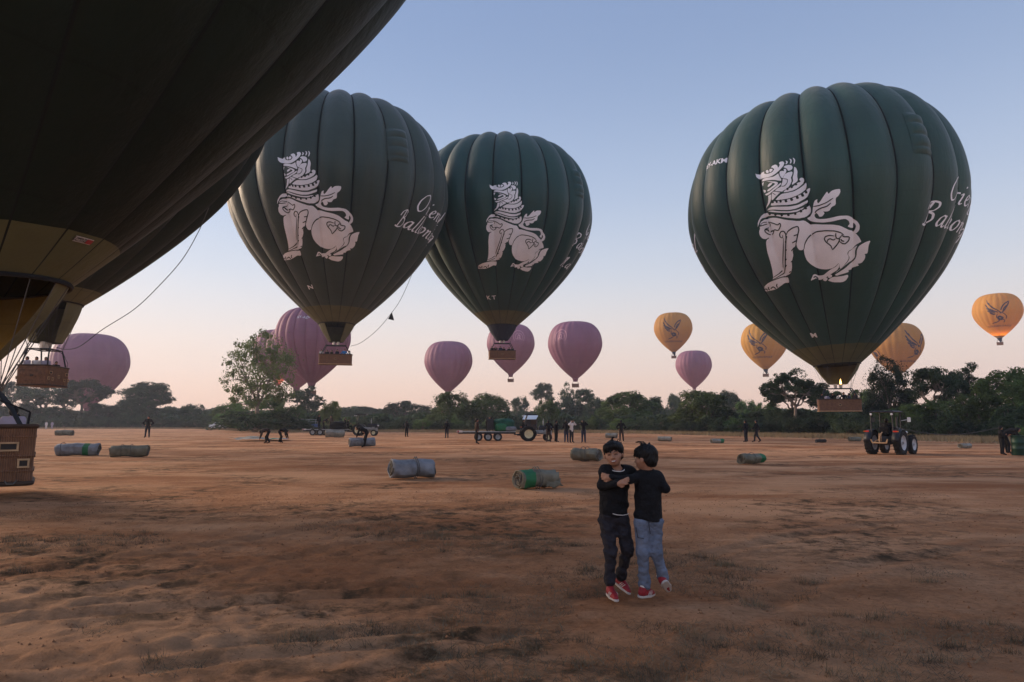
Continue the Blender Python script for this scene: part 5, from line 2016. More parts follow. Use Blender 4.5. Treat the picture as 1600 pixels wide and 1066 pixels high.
sk += [('c', kp(436, 290, -.04), kp(436, 340, -.05), .045, .08), ('c', kp(436, 340, -.05), K['pel'], .080, .055), ('c', K['sL'], K['eL'], .033, .028), ('c', K['eL'], K['wL'], .027, .02), ('c', K['sR'], K['eR'], .033, .028),
       ('c', K['eR'], K['wR'], .027, .02), ('c', K['hL'], K['nL'], .040, .034), ('c', K['nL'], K['aL'], .038, .026), ('c', K['hR'], K['nR'], .040, .034), ('c', K['nR'], K['aR'], .038, .026), ('c', K['sL'], K['sR'], .034, .034)]
sk += hand(K['wL'], K['kL'], (0, .2, 1), .3, .9, (-.3, -1, 0))
sk += hand(K['wR'], K['kR'], (0, .2, 1), .3, .8, (0, 1, 0))
b2 = kid_part('body', sk, boy2, 'skin', .0055, .014)
mb = MB()
for sx in (-1, 1):
    mb.tube([hp2(sx * .042, -.077, .003), hp2(sx * .028, -.084, .005), hp2(sx * .016, -.083, .002)], [.0012, .0038, .0015], 6)
mb.build('eyes', M['eye'], b2, smooth=True)
mb = MB()
mb.tube([hp2(-.026, -.080, -.048), hp2(0, -.0875, -.052), hp2(.026, -.080, -.048)], [.0015, .006, .0015], 8)
mb.build('lips', M['lip'], b2, smooth=True)
hr = [('e', hp2(0, .024, .040), (.085, .094, .082), Rh2), ('e', hp2(0, .052, -.006), (.076, .060, .066), Rh2), ('e', hp2(0, -.035, .072), (.070, .050, .036), Rh2, .02), ('e', hp2(.0, .06, -.045), (.052, .035, .030), Rh2, .02)]
hr += locks(hp2, 14, 50, dict(a=(-1.5, 1.5), e=(.2, .9), l=(.035, .055), out=.35, dir=(0, -.5, -.8)))
hr += locks(hp2, 19, 8, dict(a=(-3, 3), e=(.4, 1.4), l=(.03, .05), out=1.0, dir=(0, -.2, .3), drop=.3))
for dx in (-.02, .0, .02, .035):
    hr += [('c', hp2(dx, .02, .112), hp2(dx + .01, -.01, .150), .007, .004, .004), ('c', hp2(dx + .01, -.01, .150), hp2(dx + .012, -.055, .145), .004, .0015, .003)]
kid_part('hair', hr, boy2, 'hair', .0042, .009, hair_disp(5))
s2 = [('c', K['sL'], K['sR'], .054, .054), ('c', kp(436, 320, -.05), kp(436, 420, -.05), .098, .092), ('c', kp(408, 330, -.05), kp(402, 545, -.05), .064, .070, .04), ('c', kp(470, 330, -.05), kp(470, 545, -.05), .064, .070, .04), ('c', kp(436, 420, -.05), kp(435, 545, -.05), .086, .094, .04),
      ('c', K['sL'], K['eL'], .045, .036, .02), ('c', K['eL'], mid(K['eL'], K['wL'], .93), .036, .028, .015), ('c', K['sR'], K['eR'], .046, .037), ('c', K['eR'], mid(K['eR'], K['wR'], .9), .037, .028, .015), ('c', kp(436, 290, -.04), kp(438, 268, -.045), .058, .050, .02)]
c2_ = np.array(kp(432, 250, -.05))


def cut2(X, Y, Z):
    hem = (.672 + .010 * np.sin(X * 20 + 1)) - Z
    nk = .046 - np.sqrt((X - c2_[0]) ** 2 + (Y - c2_[1]) ** 2 + ((Z - c2_[2]) * 1.2) ** 2)
    return np.maximum(hem, nk).astype(np.float32)


kid_part('shirt', s2, boy2, 'c_black', .008, .03, folds(13, .010, 22, 42), cut2)
t2 = [('c', kp(405, 560, -.05), kp(470, 560, -.05), .074, .074), ('c', K['hL'], K['nL'], .070, .052), ('c', K['nL'], kp(404, 890, -.04), .052, .042), ('c', kp(404, 890, -.04), kp(408, 932, -.03), .052, .054, .01),
      ('c', K['hR'], K['nR'], .068, .050), ('c', K['nR'], kp(512, 860, -.04), .050, .040), ('c', kp(512, 860, -.04), kp(518, 890, -.03), .048, .050, .01)]
kid_part('trousers', t2, boy2, 'jeans', .0085, .03, folds(17, .011, 34, 60))
mb = MB()
mb.tube([kp(352, 600, -.118), kp(360, 660, -.135), kp(395, 668, -.155)], .003, 5)
mb.tube([kp(430, 552, -.128), kp(428, 590, -.14), kp(436, 640, -.13)], .0028, 5)
mb.build('pocket_seam', M['c_dark'], boy2, smooth=True)
shoe('s', kp(380, 1004, -.06), kp(462, 990, .02), (-.15, -.25, .95), boy2)
s_ = shoe('s', kp(520, 925, -.10), kp(560, 968, .02), (-.45, .55, .7), boy2)

M['roll_core'] = mat('shade darkened inner layers', (.12, .11, .095), .9, .3, 3)  # same tarpaulin darkened, the shade inside the roll put into its colour

# ================================================================== rolled covers lying on the field
def roll(px, py, wpx, hpx, yaw, m, label, green=None, taper=0.0, turns=4.5, straps=(.35, .65), seed=0, flap=False, g_mat='roll_green'):
    g = ground(px, py)
    sc = g.y / F
    yw = R_(yaw)
    R = hpx * sc / 2 * .97
    L = max(.3, (wpx * sc - abs(math.sin(yw)) * 2 * R) / max(.3, abs(math.cos(yw))))
    root = empty('rolled_cover', (g.x, g.y + R, R * .96), yw)
    tag(root, label, 'roll', 'rolled covers lying on the field')
    r = random.Random(seed * 7 + int(px))
    na, nl = int(turns * 22), 14
    ph = [r.uniform(0, 6) for _ in range(4)]
    vs, fs, mi = [], [], []
    for i in range(na + 1):
        a = i / 22 * 2 * PI
        f = i / na
        rad0 = R * (.10 + .90 * f)
        rad0 *= 1 + .05 * math.sin(a * 2 + ph[0]) * f + .03 * math.sin(a * 5 + ph[1]) + .02 * math.sin(a * 9 + ph[2])
        ex = .10 * R * math.sin(a * 1.3 + ph[2]) + .05 * R * math.sin(a * 3.1 + ph[0]) + .10 * R * (1 - f)
        for j in range(nl + 1):
            x = (j / nl - .5)
            pinch = 1 - .07 * sum(math.exp(-((x + .5 - s_) / .05) ** 2) for s_ in straps)
            rr = rad0 * pinch * (1 - taper * max(0, x) * 2 * .5) * (1 + .03 * math.sin(j * 1.7 + a * 2 + ph[3]) + .02 * math.sin(j * 3.1 - a * 5))
            z = math.cos(a + 2.2) * rr * .92
            if z < -R * .82:
                z = -R * .82 + (z + R * .82) * .35
            z -= .05 * R * math.sin(x * 9 + ph[1])
            rr *= 1 + .10 * (math.sin(x * 13 + a * 3.1 + ph[0]) * math.sin(x * 5 - a * 2.3 + ph[2]))
            vs.append(((L - 2 * ex) * x, math.sin(a + 2.2) * rr * 1.03, z))
    n1 = nl + 1
    for i in range(na):
        for j in range(nl):
            fs.append((i * n1 + j, i * n1 + j + 1, (i + 1) * n1 + j + 1, (i + 1) * n1 + j))
            x = (j + .5) / nl
            inner = i < na - 24
            mi.append(1 if (green and green[0] <= x <= green[1] and not inner) else (2 if inner else 0))
    mb = MB()
    mb.v, mb.f, mb.m = vs, fs, mi
    me = mb.mesh('sheet', [M[m], M[g_mat], M['roll_core']], True)
    o = link('sheet', me, root)
    so = o.modifiers.new('thickness', 'SOLIDIFY')
    so.thickness = .09 * R
    so.offset = 0
    for k, x in enumerate(straps):
        mb = MB()
        mb.tube([((x - .5) * L + .02 * math.sin(3 * a), math.sin(a) * R * 1.03, math.cos(a) * R * 1.0) for a in np.linspace(0, 2 * PI, 20, endpoint=False)], .010 * (R / .4) + .004, 5, closed=True)
        mb.build('strap', M['rope'], root)
    if flap:
        mb = MB()
        fv = []
        for i in range(7):
            for j in range(7):
                u, v = i / 6, j / 6
                fv.append((L * (.12 + .42 * u + .03 * math.sin(v * 7)), -R * (1.0 + .25 * math.sin(PI * v) * u) * (1 - .3 * v), R * (-.75 + 1.35 * v * (1 - .55 * u)) + .03 * math.sin(u * 9 + v * 5)))
        mb.add(fv, [(i * 7 + j, i * 7 + j + 1, i * 7 + j + 8, i * 7 + j + 7) for i in range(6) for j in range(6)])
        f_ = mb.build('loose_flap', M['roll_olive'], root, smooth=True)
        sm = f_.modifiers.new('thickness', 'SOLIDIFY')
        sm.thickness = .02
    return root


roll(641, 749, 76, 35, 22, 'roll_grey', 'large blue grey roll with a thin green band, left of the middle of the field', (.90, .95), seed=1, straps=(.56, .60))
roll(839, 766, 74, 36, 24, 'roll_olive', 'grey roll with a broad green end and loose dark flap, left of the children', (.04, .34), seed=2, straps=(.45, .52), taper=.25, flap=True)
roll(917, 722, 50, 24, -28, 'roll_olive', 'dusty olive roll with two straps just behind the left child', seed=3, straps=(.4, .55))
roll(115, 713, 61, 22, 12, 'roll_grey', 'long grey roll with a bright green stripe at the left of the field', (.62, .78), seed=4, straps=(.12,))
roll(196, 715, 56, 21, 18, 'roll_olive', 'dusty brown roll just right of the green striped one', seed=5, straps=(.3, .55))
roll(97, 681, 26, 10, 8, 'roll_olive', 'small faraway roll at the far left end of the field', seed=6, straps=(.5,))
roll(521, 684, 31, 13, 20, 'roll_pale', 'pale roll lying between the two small tractors, beside the low trailer', seed=7, straps=(.5,))
roll(563, 699, 42, 17, 24, 'roll_grey', 'grey roll under the hands of a stooping worker', seed=8, straps=(.6,))
roll(956, 685, 20, 9, -20, 'roll_pale', 'small pale roll partly hidden behind the figure above the left child', seed=9, straps=(.5,))
roll(1040, 690, 22, 9, -26, 'roll_pale', 'small pale roll with a dark open end just above the right child', seed=10, straps=(.5,))
roll(1122, 693, 22, 8, 12, 'roll_pale', 'small flat roll left of the two walking figures', (.7, 1), seed=11, straps=(.4,))
roll(1178, 726, 48, 19, 24, 'roll_olive', 'olive roll with a green tucked end between the children and the tractor', (.78, 1.0), seed=12, straps=(.5,), taper=.3)
roll(1284, 692, 17, 6, 8, 'roll_olive', 'low dark bundle under the right hand basket', seed=13, straps=(.5,), g_mat='roll_in', green=(0, 1))
roll(1337, 690, 20, 8, 10, 'roll_olive', 'small brown bundle just left of the big tractor', seed=14, straps=(.5,))
roll(1511, 701, 21, 9, 14, 'roll_pale', 'small pale roll between the big tractor and the crewman at the right edge', seed=15, straps=(.5,))

# cover spread on the ground by the two workers
c = ground(410, 689)
root = empty('spread_cover', (c.x, c.y, .02))
tag(root, 'pale grey sheet with a green corner spread out under two bending workers', 'sheet')
W_ = 90 * c.y / F
n1, n2 = 40, 14
vs = []
for j in range(n2):
    for i in range(n1):
        u, v = i / (n1 - 1), j / (n2 - 1)
        vs.append(((u - .5) * W_ * (1 - .2 * v), (v - .5) * 4.2 * (.55 + .45 * math.sin(PI * u)), .02 + .22 * float(fbm(np.array(u * 9), np.array(v * 4), 3, 5)) + .25 * math.exp(-((u - .3) / .22) ** 2) * math.sin(PI * v)))
for nm, u0, u1, m in (('sheet', 0, 27, 'roll_grey'), ('sheet_corner', 27, 32, 'roll_green'), ('sheet_end', 32, 39, 'roll_grey')):
    mb = MB()
    mb.add(vs, [(j * n1 + i, j * n1 + i + 1, (j + 1) * n1 + i + 1, (j + 1) * n1 + i) for j in range(n2 - 1) for i in range(u0, u1)])
    mb.build(nm, M['roll_pale' if nm == 'sheet' else m], root, smooth=True)


# ================================================================== tractors and trailers
def wheel(parent, x, y, r, w, rim, lugs=20, side=-1, hub='steel_dark'):
    mb = MB()
    mb.lathe([(r * .60, -w * .42), (r * .80, -w * .5), (r * .95, -w * .46), (r * .985, -w * .2), (r * .985, w * .2), (r * .95, w * .46), (r * .80, w * .5), (r * .60, w * .42)], 32, 'Y', (x, y, r))
    for k in range(lugs):
        for s in (-1, 1):
            a = 2 * PI * (k + (.5 if s > 0 else 0)) / lugs
            Mm = Matrix.Translation((x, y, r)) @ Matrix.Rotation(a, 4, 'Y') @ Matrix.Translation((0, s * w * .24, r * .985)) @ Matrix.Rotation(s * .6, 4, 'Z')
            mb.box((0, 0, 0), (.045 * r / .6, w * .5, .06 * r / .6), M=Mm)
    ty = mb.build('tyre', M['rubber'], parent)
    m2 = MB()
    for s in (-1, 1):
        m2.lathe([(r * .61, s * w * .43), (r * .57, s * w * .36), (r * .53, s * w * .22), (r * .30, s * w * .12), (r * .16, s * w * .16), (r * .14, s * w * .30), (r * .001, s * w * .31)], 28, 'Y', (x, y, r))
    rm = m2.build('rim', M[rim], ty, smooth=True)
    m3 = MB()
    m3.lathe([(r * .10, -w * .36), (r * .10, w * .36)], 12, 'Y', (x, y, r))
    m3.build('hub', M[hub], ty)
    return ty


def tractor(loc, rz, scale, label, body, engine, rim, canopy='tr_dark', front_r=.33, rear_r=.62, canopy_h=2.15, canopy_len=1.15, modern=False):
    root = empty('tractor', loc, rz)
    root.scale = (scale,) * 3
    tag(root, label, 'tractor', 'tractors on the field')
    tw = .36 if modern else .30
    tr = .70
    for s in (-1, 1):
        wheel(root, -.55, s * tr, rear_r, tw, rim, side=s)
        wheel(root, 1.15, s * (tr - (.02 if modern else .12)), front_r, .26 if modern else .18, rim, 16, s)
    mb = MB()
    mb.box((.95, 0, 1.08), (1.15, .46, .42), bev=.09)
    mb.box((.98, 0, 1.30), (1.05, .34, .08), bev=.04)
    mb.build('hood', M[body], root)
    mb = MB()
    mb.box((1.545, 0, 1.02), (.05, .40, .46), bev=.02)
    g = mb.build('grille', M['tr_dark'] if body != 'tr_dark' else M['steel_dark'], root)
    for k in range(6):
        mb = MB()
        mb.box((1.575, 0, .86 + k * .062), (.02, .34, .022))
        mb.build('grille_bar', M['steel_dark'], g)
    for s in (-1, 1):
        mb = MB()
        mb.lathe([(.001, .06), (.07, .05), (.085, .02), (.075, -.05)], 14, 'X', (1.58, s * .27, 1.12))
        mb.build('headlight', M['glass'], root, smooth=True)
    mb = MB()
    mb.box((.75, 0, .76), (1.5, .30, .36), bev=.04)
    mb.box((.55, -.20, .80), (.45, .14, .28), bev=.03)
    mb.box((1.0, -.19, .86), (.30, .12, .20), bev=.03)
    mb.box((1.0, .19, .84), (.36, .12, .24), bev=.03)
    mb.tube([(.9, -.26, .95), (1.25, -.26, .95)], .035, 8)
    mb.box((1.35, 0, .62), (.35, .26, .22), bev=.03)
    mb.build('engine', M[engine], root)
    mb = MB()
    mb.tube([(-.55, -tr, rear_r), (-.55, tr, rear_r)], .09, 10)
    mb.box((-.45, 0, .72), (.85, .42, .42), bev=.05)
    mb.tube([(1.15, -tr + .1, front_r + .02), (1.15, tr - .1, front_r + .02)], .05, 8)
    mb.build('axle_housing', M['tr_dark'], root)
    for s in (-1, 1):
        mb = MB()
        n_ = 10
        vs = []
        for k in range(n_):
            a = R_(-10 + 190 * k / (n_ - 1)) if not modern else R_(10 + 165 * k / (n_ - 1))
            for yy in (tr - .20, tr + .16):
                vs.append((-.55 + (rear_r + .07) * math.cos(a), s * yy, rear_r + (rear_r + .07) * math.sin(a)))
        mb.add(vs, [(2 * k, 2 * k + 1, 2 * k + 3, 2 * k + 2) for k in range(n_ - 1)])
        f_ = mb.build('fender', M[body], root, smooth=True)
        sm = f_.modifiers.new('thickness', 'SOLIDIFY')
        sm.thickness = .025
        mb = MB()
        mb.box((-1.15, s * (tr - .02), 1.20), (.05, .20, .075), bev=.01)
        t_ = mb.build('tail_lamp', M['red_lamp'], root)
        mb = MB()
        mb.box((-1.155, s * (tr + .11), 1.20), (.05, .07, .07), bev=.01)
        mb.build('indicator_lens', M['orange_lamp'], t_)
    mb = MB()
    mb.box((-.42, 0, 1.02), (.42, .42, .10), bev=.04)
    mb.box((-.64, 0, 1.24), (.09, .42, .38), bev=.04)
    mb.build('seat', M['c_black'], root)
    mb = MB()
    mb.tube([(.30, 0, 1.05), (.10, 0, 1.38)], .025, 8)
    Mw = Matrix.Translation((.08, 0, 1.40)) @ Matrix.Rotation(R_(-32), 4, 'Y')
    mb.tube([tuple(Mw @ Vector((.20 * math.cos(a), .20 * math.sin(a), 0))) for a in np.linspace(0, 2 * PI, 18, endpoint=False)], .014, 6, closed=True)
    mb.tube([tuple(Mw @ Vector((-.19, 0, 0))), tuple(Mw @ Vector((.19, 0, 0)))], .01, 5)
    mb.build('steering_wheel', M['c_black'], root)
    mb = MB()
    mb.tube([(.80, -.12 if modern else .0, 1.28), (.80, -.12 if modern else 0, 1.95)], .032 if not modern else .04, 8)
    mb.tube([(.80, 0 if not modern else -.12, 1.45), (.80, 0 if not modern else -.12, 1.75)], .055, 10)
    mb.build('exhaust', M['tr_grey'] if not modern else M['steel_dark'], root, smooth=True)
    posts = ((-.95, -.52), (-.95, .52), (.22, -.50), (.22, .50)) if modern else ((-.85, -.42), (-.85, .42))
    for (x, y) in posts:
        mb = MB()
        mb.tube([(x, y, 1.05), (x, y, canopy_h)] if modern else [(x, y, 1.05), (x + .05, y, 1.7), (x + .25, y * .8, canopy_h)], .035, 8)
        mb.build('canopy_post', M['tr_dark'], root)
    mb = MB()
    mb.box((-.35, 0, canopy_h + .03), (canopy_len + .2, 1.22, .07), bev=.03)
    mb.box((-.35, 0, canopy_h + .075), (canopy_len - .1, 1.0, .04), bev=.02)
    cn = mb.build('canopy', M[canopy], root)
    for s in (-1, 1):
        mb = MB()
        mb.lathe([(.001, -.05), (.05, -.045), (.06, 0), (.03, .05)], 12, 'X', (-.97, s * .50, canopy_h - .10))
        mb.build('work_lamp', M['glass'], root, smooth=True)
    if modern:
        for s in (-1, 1):
            mb = MB()
            mb.tube([(.22, s * .5, 1.75), (.30, s * .82, 1.80)], .014, 6)
            mb.box((.31, s * .88, 1.80), (.03, .16, .24), bev=.01)
            mb.build('mirror', M['glass'] if s < 0 else M['tr_dark'], root)
        mb = MB()
        mb.box((-.05, 0, 1.28), (.35, .9, .30), bev=.05)
        mb.build('dashboard', M['tr_dark'], root)
        # three point linkage at the back
        for s in (-1, 1):
            mb = MB()
            mb.tube([(-.95, s * .22, .78), (-1.45, s * .30, .62)], .03, 6)
            mb.build('lift_arm', M['cane'], root)
        mb = MB()
        mb.tube([(-1.42, -.34, .62), (-1.42, .34, .62)], .04, 6)
        mb.tube([(-1.42, -.34, .62), (-1.44, -.40, .80)], .035, 6)
        mb.tube([(-1.42, .34, .62), (-1.44, .40, .80)], .035, 6)
        mb.build('drawbar', M['cane'], root)
        mb = MB()
        mb.tube([(-1.0, 0, 1.15), (-1.35, 0, 1.02), (-1.42, .0, .64)], .03, 6)
        mb.tube([(-1.35, -.06, .70), (-1.37, -.08, 1.10), (-1.37, .02, 1.12), (-1.37, .05, .7)], .016, 6)
        mb.build('top_link', M['cane'], root)
    else:
        mb = MB()
        mb.box((-1.25, 0, .50), (.5, .10, .07))
        mb.build('drawbar', M['tr_dark'], root)
    mb = MB()
    mb.box((.30, -.42, .48), (.40, .22, .035))
    mb.box((.30, .42, .48), (.40, .22, .035))
    mb.build('foot_step', M['steel_dark'], root)
    return root


T1p = ground(1392, 711)
t1 = tractor((T1p.x + .34, T1p.y + .62, 0), R_(42), .90, 'large dark tractor with white rims and canopy seen from behind at the right', 'tr_dark', 'steel_dark', 'rim_white', front_r=.50, rear_r=.62, canopy_h=2.18, modern=True)
W1 = Matrix.Translation(t1.location) @ Matrix.Rotation(t1.rotation_euler.z, 4, 'Z')
p = W1 @ Vector((-.34, 0, .50))
person(p, R_(40 + 90), 'sit', 'driver sitting under the canopy of the large dark tractor', 'c_black', 'c_black', 'tractor drivers', .92)

T2p = ground(838, 689.5)
tractor((T2p.x - .15, T2p.y + .5, 0), R_(4), .93, 'old grey tractor with cream rims and canopy pulling a green loaded flat trailer', 'tr_dark', 'tr_grey', 'rim_cream', canopy_h=2.25, canopy_len=.9)
T3p = ground(566, 681)
tractor((T3p.x + .1, T3p.y + .4, 0), R_(3), 1.0, 'small dark tractor with cream wheels in front of the trees left of centre', 'tr_dark', 'tr_grey', 'rim_cream', canopy_h=2.35, canopy_len=1.1)
p = at(543, 660, T3p.y + .5)
person((p.x, T3p.y + .5, .56), R_(90), 'sit', 'driver in black on the small dark tractor left of centre', 'c_black', 'c_black', 'tractor drivers')
p = at(817, 660, T2p.y + .6)
person((p.x, T2p.y + .6, .50), R_(95), 'sit', 'driver on the old grey tractor under its canopy', 'c_black', 'c_dark', 'tractor drivers', .95)


def trailer(x0, x1, Y, label, zb=.78, wheels=3, depth=2.0, wr=.33, w0=.35, rise=.0):
    a, b = at(x0, 660, Y), at(x1, 660, Y)
    L = b.x - a.x
    root = empty('flat_trailer', (a.x, Y, 0), R_(3))
    tag(root, label, 'trailer', 'flat trailers behind the tractors')
    nP = 9
    for k in range(nP):
        mb = MB()
        mb.box((L / 2, depth * (k + .5) / nP, zb), (L, depth / nP - .02, .06))
        mb.build('plank', M['tr_grey'], root)
    mb = MB()
    for y in (.12, depth - .12):
        mb.box((L / 2, y, zb - .10), (L, .09, .13))
    for k in range(6):
        mb.box((L * (k + .5) / 6, depth / 2, zb - .10), (.08, depth - .3, .09))
    mb.box((-.03, depth / 2, zb - .02), (.06, depth, .14))
    mb.box((L + .5, depth / 2, zb - .22), (1.2, .10, .10))
    mb.build('chassis', M['tr_dark'], root)
    for k in range(wheels):
        for y in (.02, depth - .02):
            wheel(root, L * (w0 + .17 * k), y, wr, .20, 'tr_grey', 14)
    mb = MB()
    mb.box((.12, -.03, zb + .03), (.45, .05, .16))
    bd = mb.build('marker_board', M['c_white'], root)
    mb = MB()
    mb.box((.0, -.06, zb + .03), (.12, .02, .13))
    mb.build('red_marker', M['c_red'], bd)
    return root, L


Yt = T2p.y + .2
tr2, L2 = trailer(716, 806, Yt, 'long flat trailer with dark wheels loaded with a green bundle behind the old grey tractor', .74)
Wt = Matrix.Translation(tr2.location) @ Matrix.Rotation(R_(3), 4, 'Z')


def lump(name, c, s, m, parent=None, seed=1, n=18):
    vs, fs = [], []
    for j in range(n + 1):
        v = PI * j / n
        for i in range(n * 2):
            u = 2 * PI * i / (n * 2)
            d = Vector((math.sin(v) * math.cos(u), math.sin(v) * math.sin(u), -math.cos(v)))
            e = .55
            q = Vector([math.copysign(abs(x) ** e, x) for x in d])
            k = 1 + .10 * math.sin(q.x * 5 + seed) * math.sin(q.y * 6 + q.z * 4 + seed)
            vs.append((c[0] + q.x * s[0] / 2 * k, c[1] + q.y * s[1] / 2 * k, c[2] + q.z * s[2] / 2 * k))
    m_ = n * 2
    for j in range(n):
        for i in range(m_):
            fs.append((j * m_ + i, j * m_ + (i + 1) % m_, (j + 1) * m_ + (i + 1) % m_, (j + 1) * m_ + i))
    mb = MB()
    mb.v, mb.f, mb.m = vs, fs, [0] * len(fs)
    return mb.build(name, M[m], parent, smooth=True)


M['bundle_green'] = mat('dark green envelope bag', (.014, .075, .046), .7, .3, 1.6, .8, 4)
x0 = L2 * .80
o = empty('envelope_bundle', Wt @ Vector((x0, .9, .78)), R_(3))
tag(o, 'bulky dark green balloon bag lying on the long flat trailer', 'bundle')
lump('bag', (0, 0, .50), (1.75, 1.5, 1.0), 'bundle_green', o, 2)
lump('loose_cloth', (-.25, -.62, .32), (.95, .5, .62), 'roll_green', o, 5, 12)
lump('loose_cloth', (.55, -.68, .20), (.9, .45, .36), 'roll_grey', o, 8, 12)
o = empty('equipment_rack', Wt @ Vector((L2 * .56, .5, .77)), R_(3))
tag(o, 'dark upright metal rack standing on the flat trailer left of the green bag', 'rack')
for x in (-.22, .22):
    for y in (-.3, .3):
        mb = MB()
        mb.tube([(x, y, 0), (x, y, 1.1)], .03, 6)
        mb.build('rack_post', M['steel_dark'], o)
mb = MB()
mb.box((0, 0, .55), (.44, .6, .9), bev=.05)
mb.build('tank', M['tr_dark'], o)
person(Wt @ Vector((L2 * .52, 1.3, .77)), R_(20), 'stoop', 'dark figure on the trailer beside the upright rack', 'c_black', 'c_black', 'crew on the trailers', .95)

Yt3 = T3p.y + 1.5
tr3, L3 = trailer(474, 541, Yt3, 'low dark flat trailer crowded with crew behind the small dark tractor', .66, 2, wr=.36, w0=.22)
Wt3 = Matrix.Translation(tr3.location) @ Matrix.Rotation(R_(3), 4, 'Z')
for x, y, ps, a, sh, lab, s_ in ((.33, .6, 'stand', 60, 'c_black', 'tall dark figure standing on the low trailer left of the small tractor', 1.0), (.42, 1.3, 'stoop', 80, 'c_black', 'dark figure stooping on the low trailer beside the tall one', 1.0),
                                 (.60, .9, 'stand', -40, 'c_brown', 'brown clothed figure in the middle of the low trailer', .95), (.92, .8, 'sit', 90, 'c_black', 'dark figure sitting at the right end of the low trailer', 1.0)):
    person(Wt3 @ Vector((L3 * x, y, .70)), R_(a), ps, lab, sh, 'c_black', 'crew on the trailers', s_)
o = empty('envelope_bundle', Wt3 @ Vector((L3 * .78, 1.0, .70)), 0)
tag(o, 'dark bulky bag on the low trailer behind the small tractor', 'bundle')
lump('bag', (0, 0, .42), (1.9, 1.5, .95), 'c_black', o, 3)


# ------------------------------------------------------------------ vehicles parked by the trees
def small_car(px, py, Y, rz, label, wdt=4.0, van=False):
    c = at(px, 660, Y)
    root = empty('parked_car', (c.x, Y, 0), R_(rz))
    tag(root, label, 'car')
    hh = 1.5 if not van else 1.9
    prof = [(-2.0, .35), (-2.05, .75), (-1.95, .95), (-1.2, 1.02), (-.6, hh), (.9, hh), (1.55, 1.05), (2.0, .95), (2.05, .5), (2.0, .35)]
    mb = MB()
    n_ = len(prof)
    rings = [(-.80, .90), (-.84, 1.0), (.84, 1.0), (.80, .90)]
    vs = []
    for (y, k) in ((-.85, 1), (.85, 1)):
        for (x, z) in prof:
            yy = y * (.86 if z > 1.1 else 1)
            vs.append((x, yy, z))
    fs = [tuple(range(n_))[::-1], tuple(range(n_, 2 * n_))] + [(i, (i + 1) % n_, n_ + (i + 1) % n_, n_ + i) for i in range(n_)]
    mb.add(vs, fs)
    b = mb.build('body', M['car_white'], root)
    bv = b.modifiers.new('soft_edges', 'BEVEL')
    bv.width = .07
    bv.segments = 3
    mb = MB()
    for s in (-1, 1):
        mb.add([(-.95, s * .835, 1.08), (-.55, s * .77, hh - .08), (.85, s * .77, hh - .08), (1.25, s * .835, 1.08)], [(0, 1, 2, 3)])
    mb.build('side_window', M['car_glass'], root)
    mb = MB()
    mb.add([(-1.17, -.70, 1.07), (-1.17, .70, 1.07), (-.66, .66, hh - .05), (-.66, -.66, hh - .05)], [(0, 1, 2, 3)])
    mb.build('windscreen', M['car_glass'], root)
    for x in (-1.3, 1.3):
        for y in (-.80, .80):
            wheel(root, x, y, .32, .18, 'tr_grey', 0)
    for s in (-1, 1):
        mb = MB()
        mb.ell((-2.0, s * .6, .72), (.06, .16, .10))
        mb.build('headlight', M['glass'], root, smooth=True)
    return root


small_car(343, 664, 150, -8, 'white car half hidden by the dark bush under the big airy tree')
small_car(452, 664, 118, 12, 'white car at the left end of the parked vehicles by the low trailer', van=False)
# truck with an open frame body
c = at(476, 664, 112)
root = empty('parked_truck', (c.x, 112, 0), R_(5))
tag(root, 'small white and blue truck with an open rack body parked left of the low trailer', 'truck')
mb = MB()
mb.box((-1.7, 0, 1.1), (1.2, 1.6, 1.3), bev=.15)
cb = mb.build('cab', M['car_white'], root)
mb = MB()
mb.box((-1.75, 0, 1.38), (1.0, 1.63, .42), bev=.05)
mb.build('window', M['car_glass'], cb)
mb = MB()
mb.box((.5, 0, .95), (2.9, 1.7, .55), bev=.04)
mb.build('cargo_bed', M['blue_panel'], root)
mb = MB()
for x in (-.9, .5, 1.9):
    for y in (-.8, .8):
        mb.tube([(x, y, 1.2), (x, y, 1.95)], .03, 6)
for y in (-.8, .8):
    mb.tube([(-.9, y, 1.95), (1.9, y, 1.95)], .03, 6)
    mb.tube([(-.9, y, 1.6), (1.9, y, 1.6)], .025, 6)
mb.build('rack', M['rim_white'], root)
for x in (-1.6, 1.2):
    for y in (-.75, .75):
        wheel(root, x, y, .36, .2, 'tr_grey', 0)
# shed with a pale blue sheet roof behind the grey tractor
c = at(829, 660, 100)
root = empty('shed', (c.x, 100, 0), R_(-12))
tag(root, 'small shed with a pale blue sheet roof behind the old grey tractor', 'shed')
mb = MB()
mb.add([(-1.0, -1, 1.95), (1.0, -1, 1.95), (1.05, .4, 2.5), (-1.05, .4, 2.5), (-1.0, -1, 1.89), (1.0, -1, 1.89), (1.05, .4, 2.44), (-1.05, .4, 2.44)], [(0, 1, 2, 3), (7, 6, 5, 4), (0, 4, 5, 1), (1, 5, 6, 2), (2, 6, 7, 3), (3, 7, 4, 0)])
mb.build('roof', M['roof_blue'], root)
mb = MB()
mb.box((0, .1, .95), (1.8, 1.0, 1.9))
w_ = mb.build('wall', M['c_brown'], root)
mb = MB()
mb.box((-.3, -.42, .95), (.8, .06, 1.8))
mb.build('door', M['c_dark'], w_)

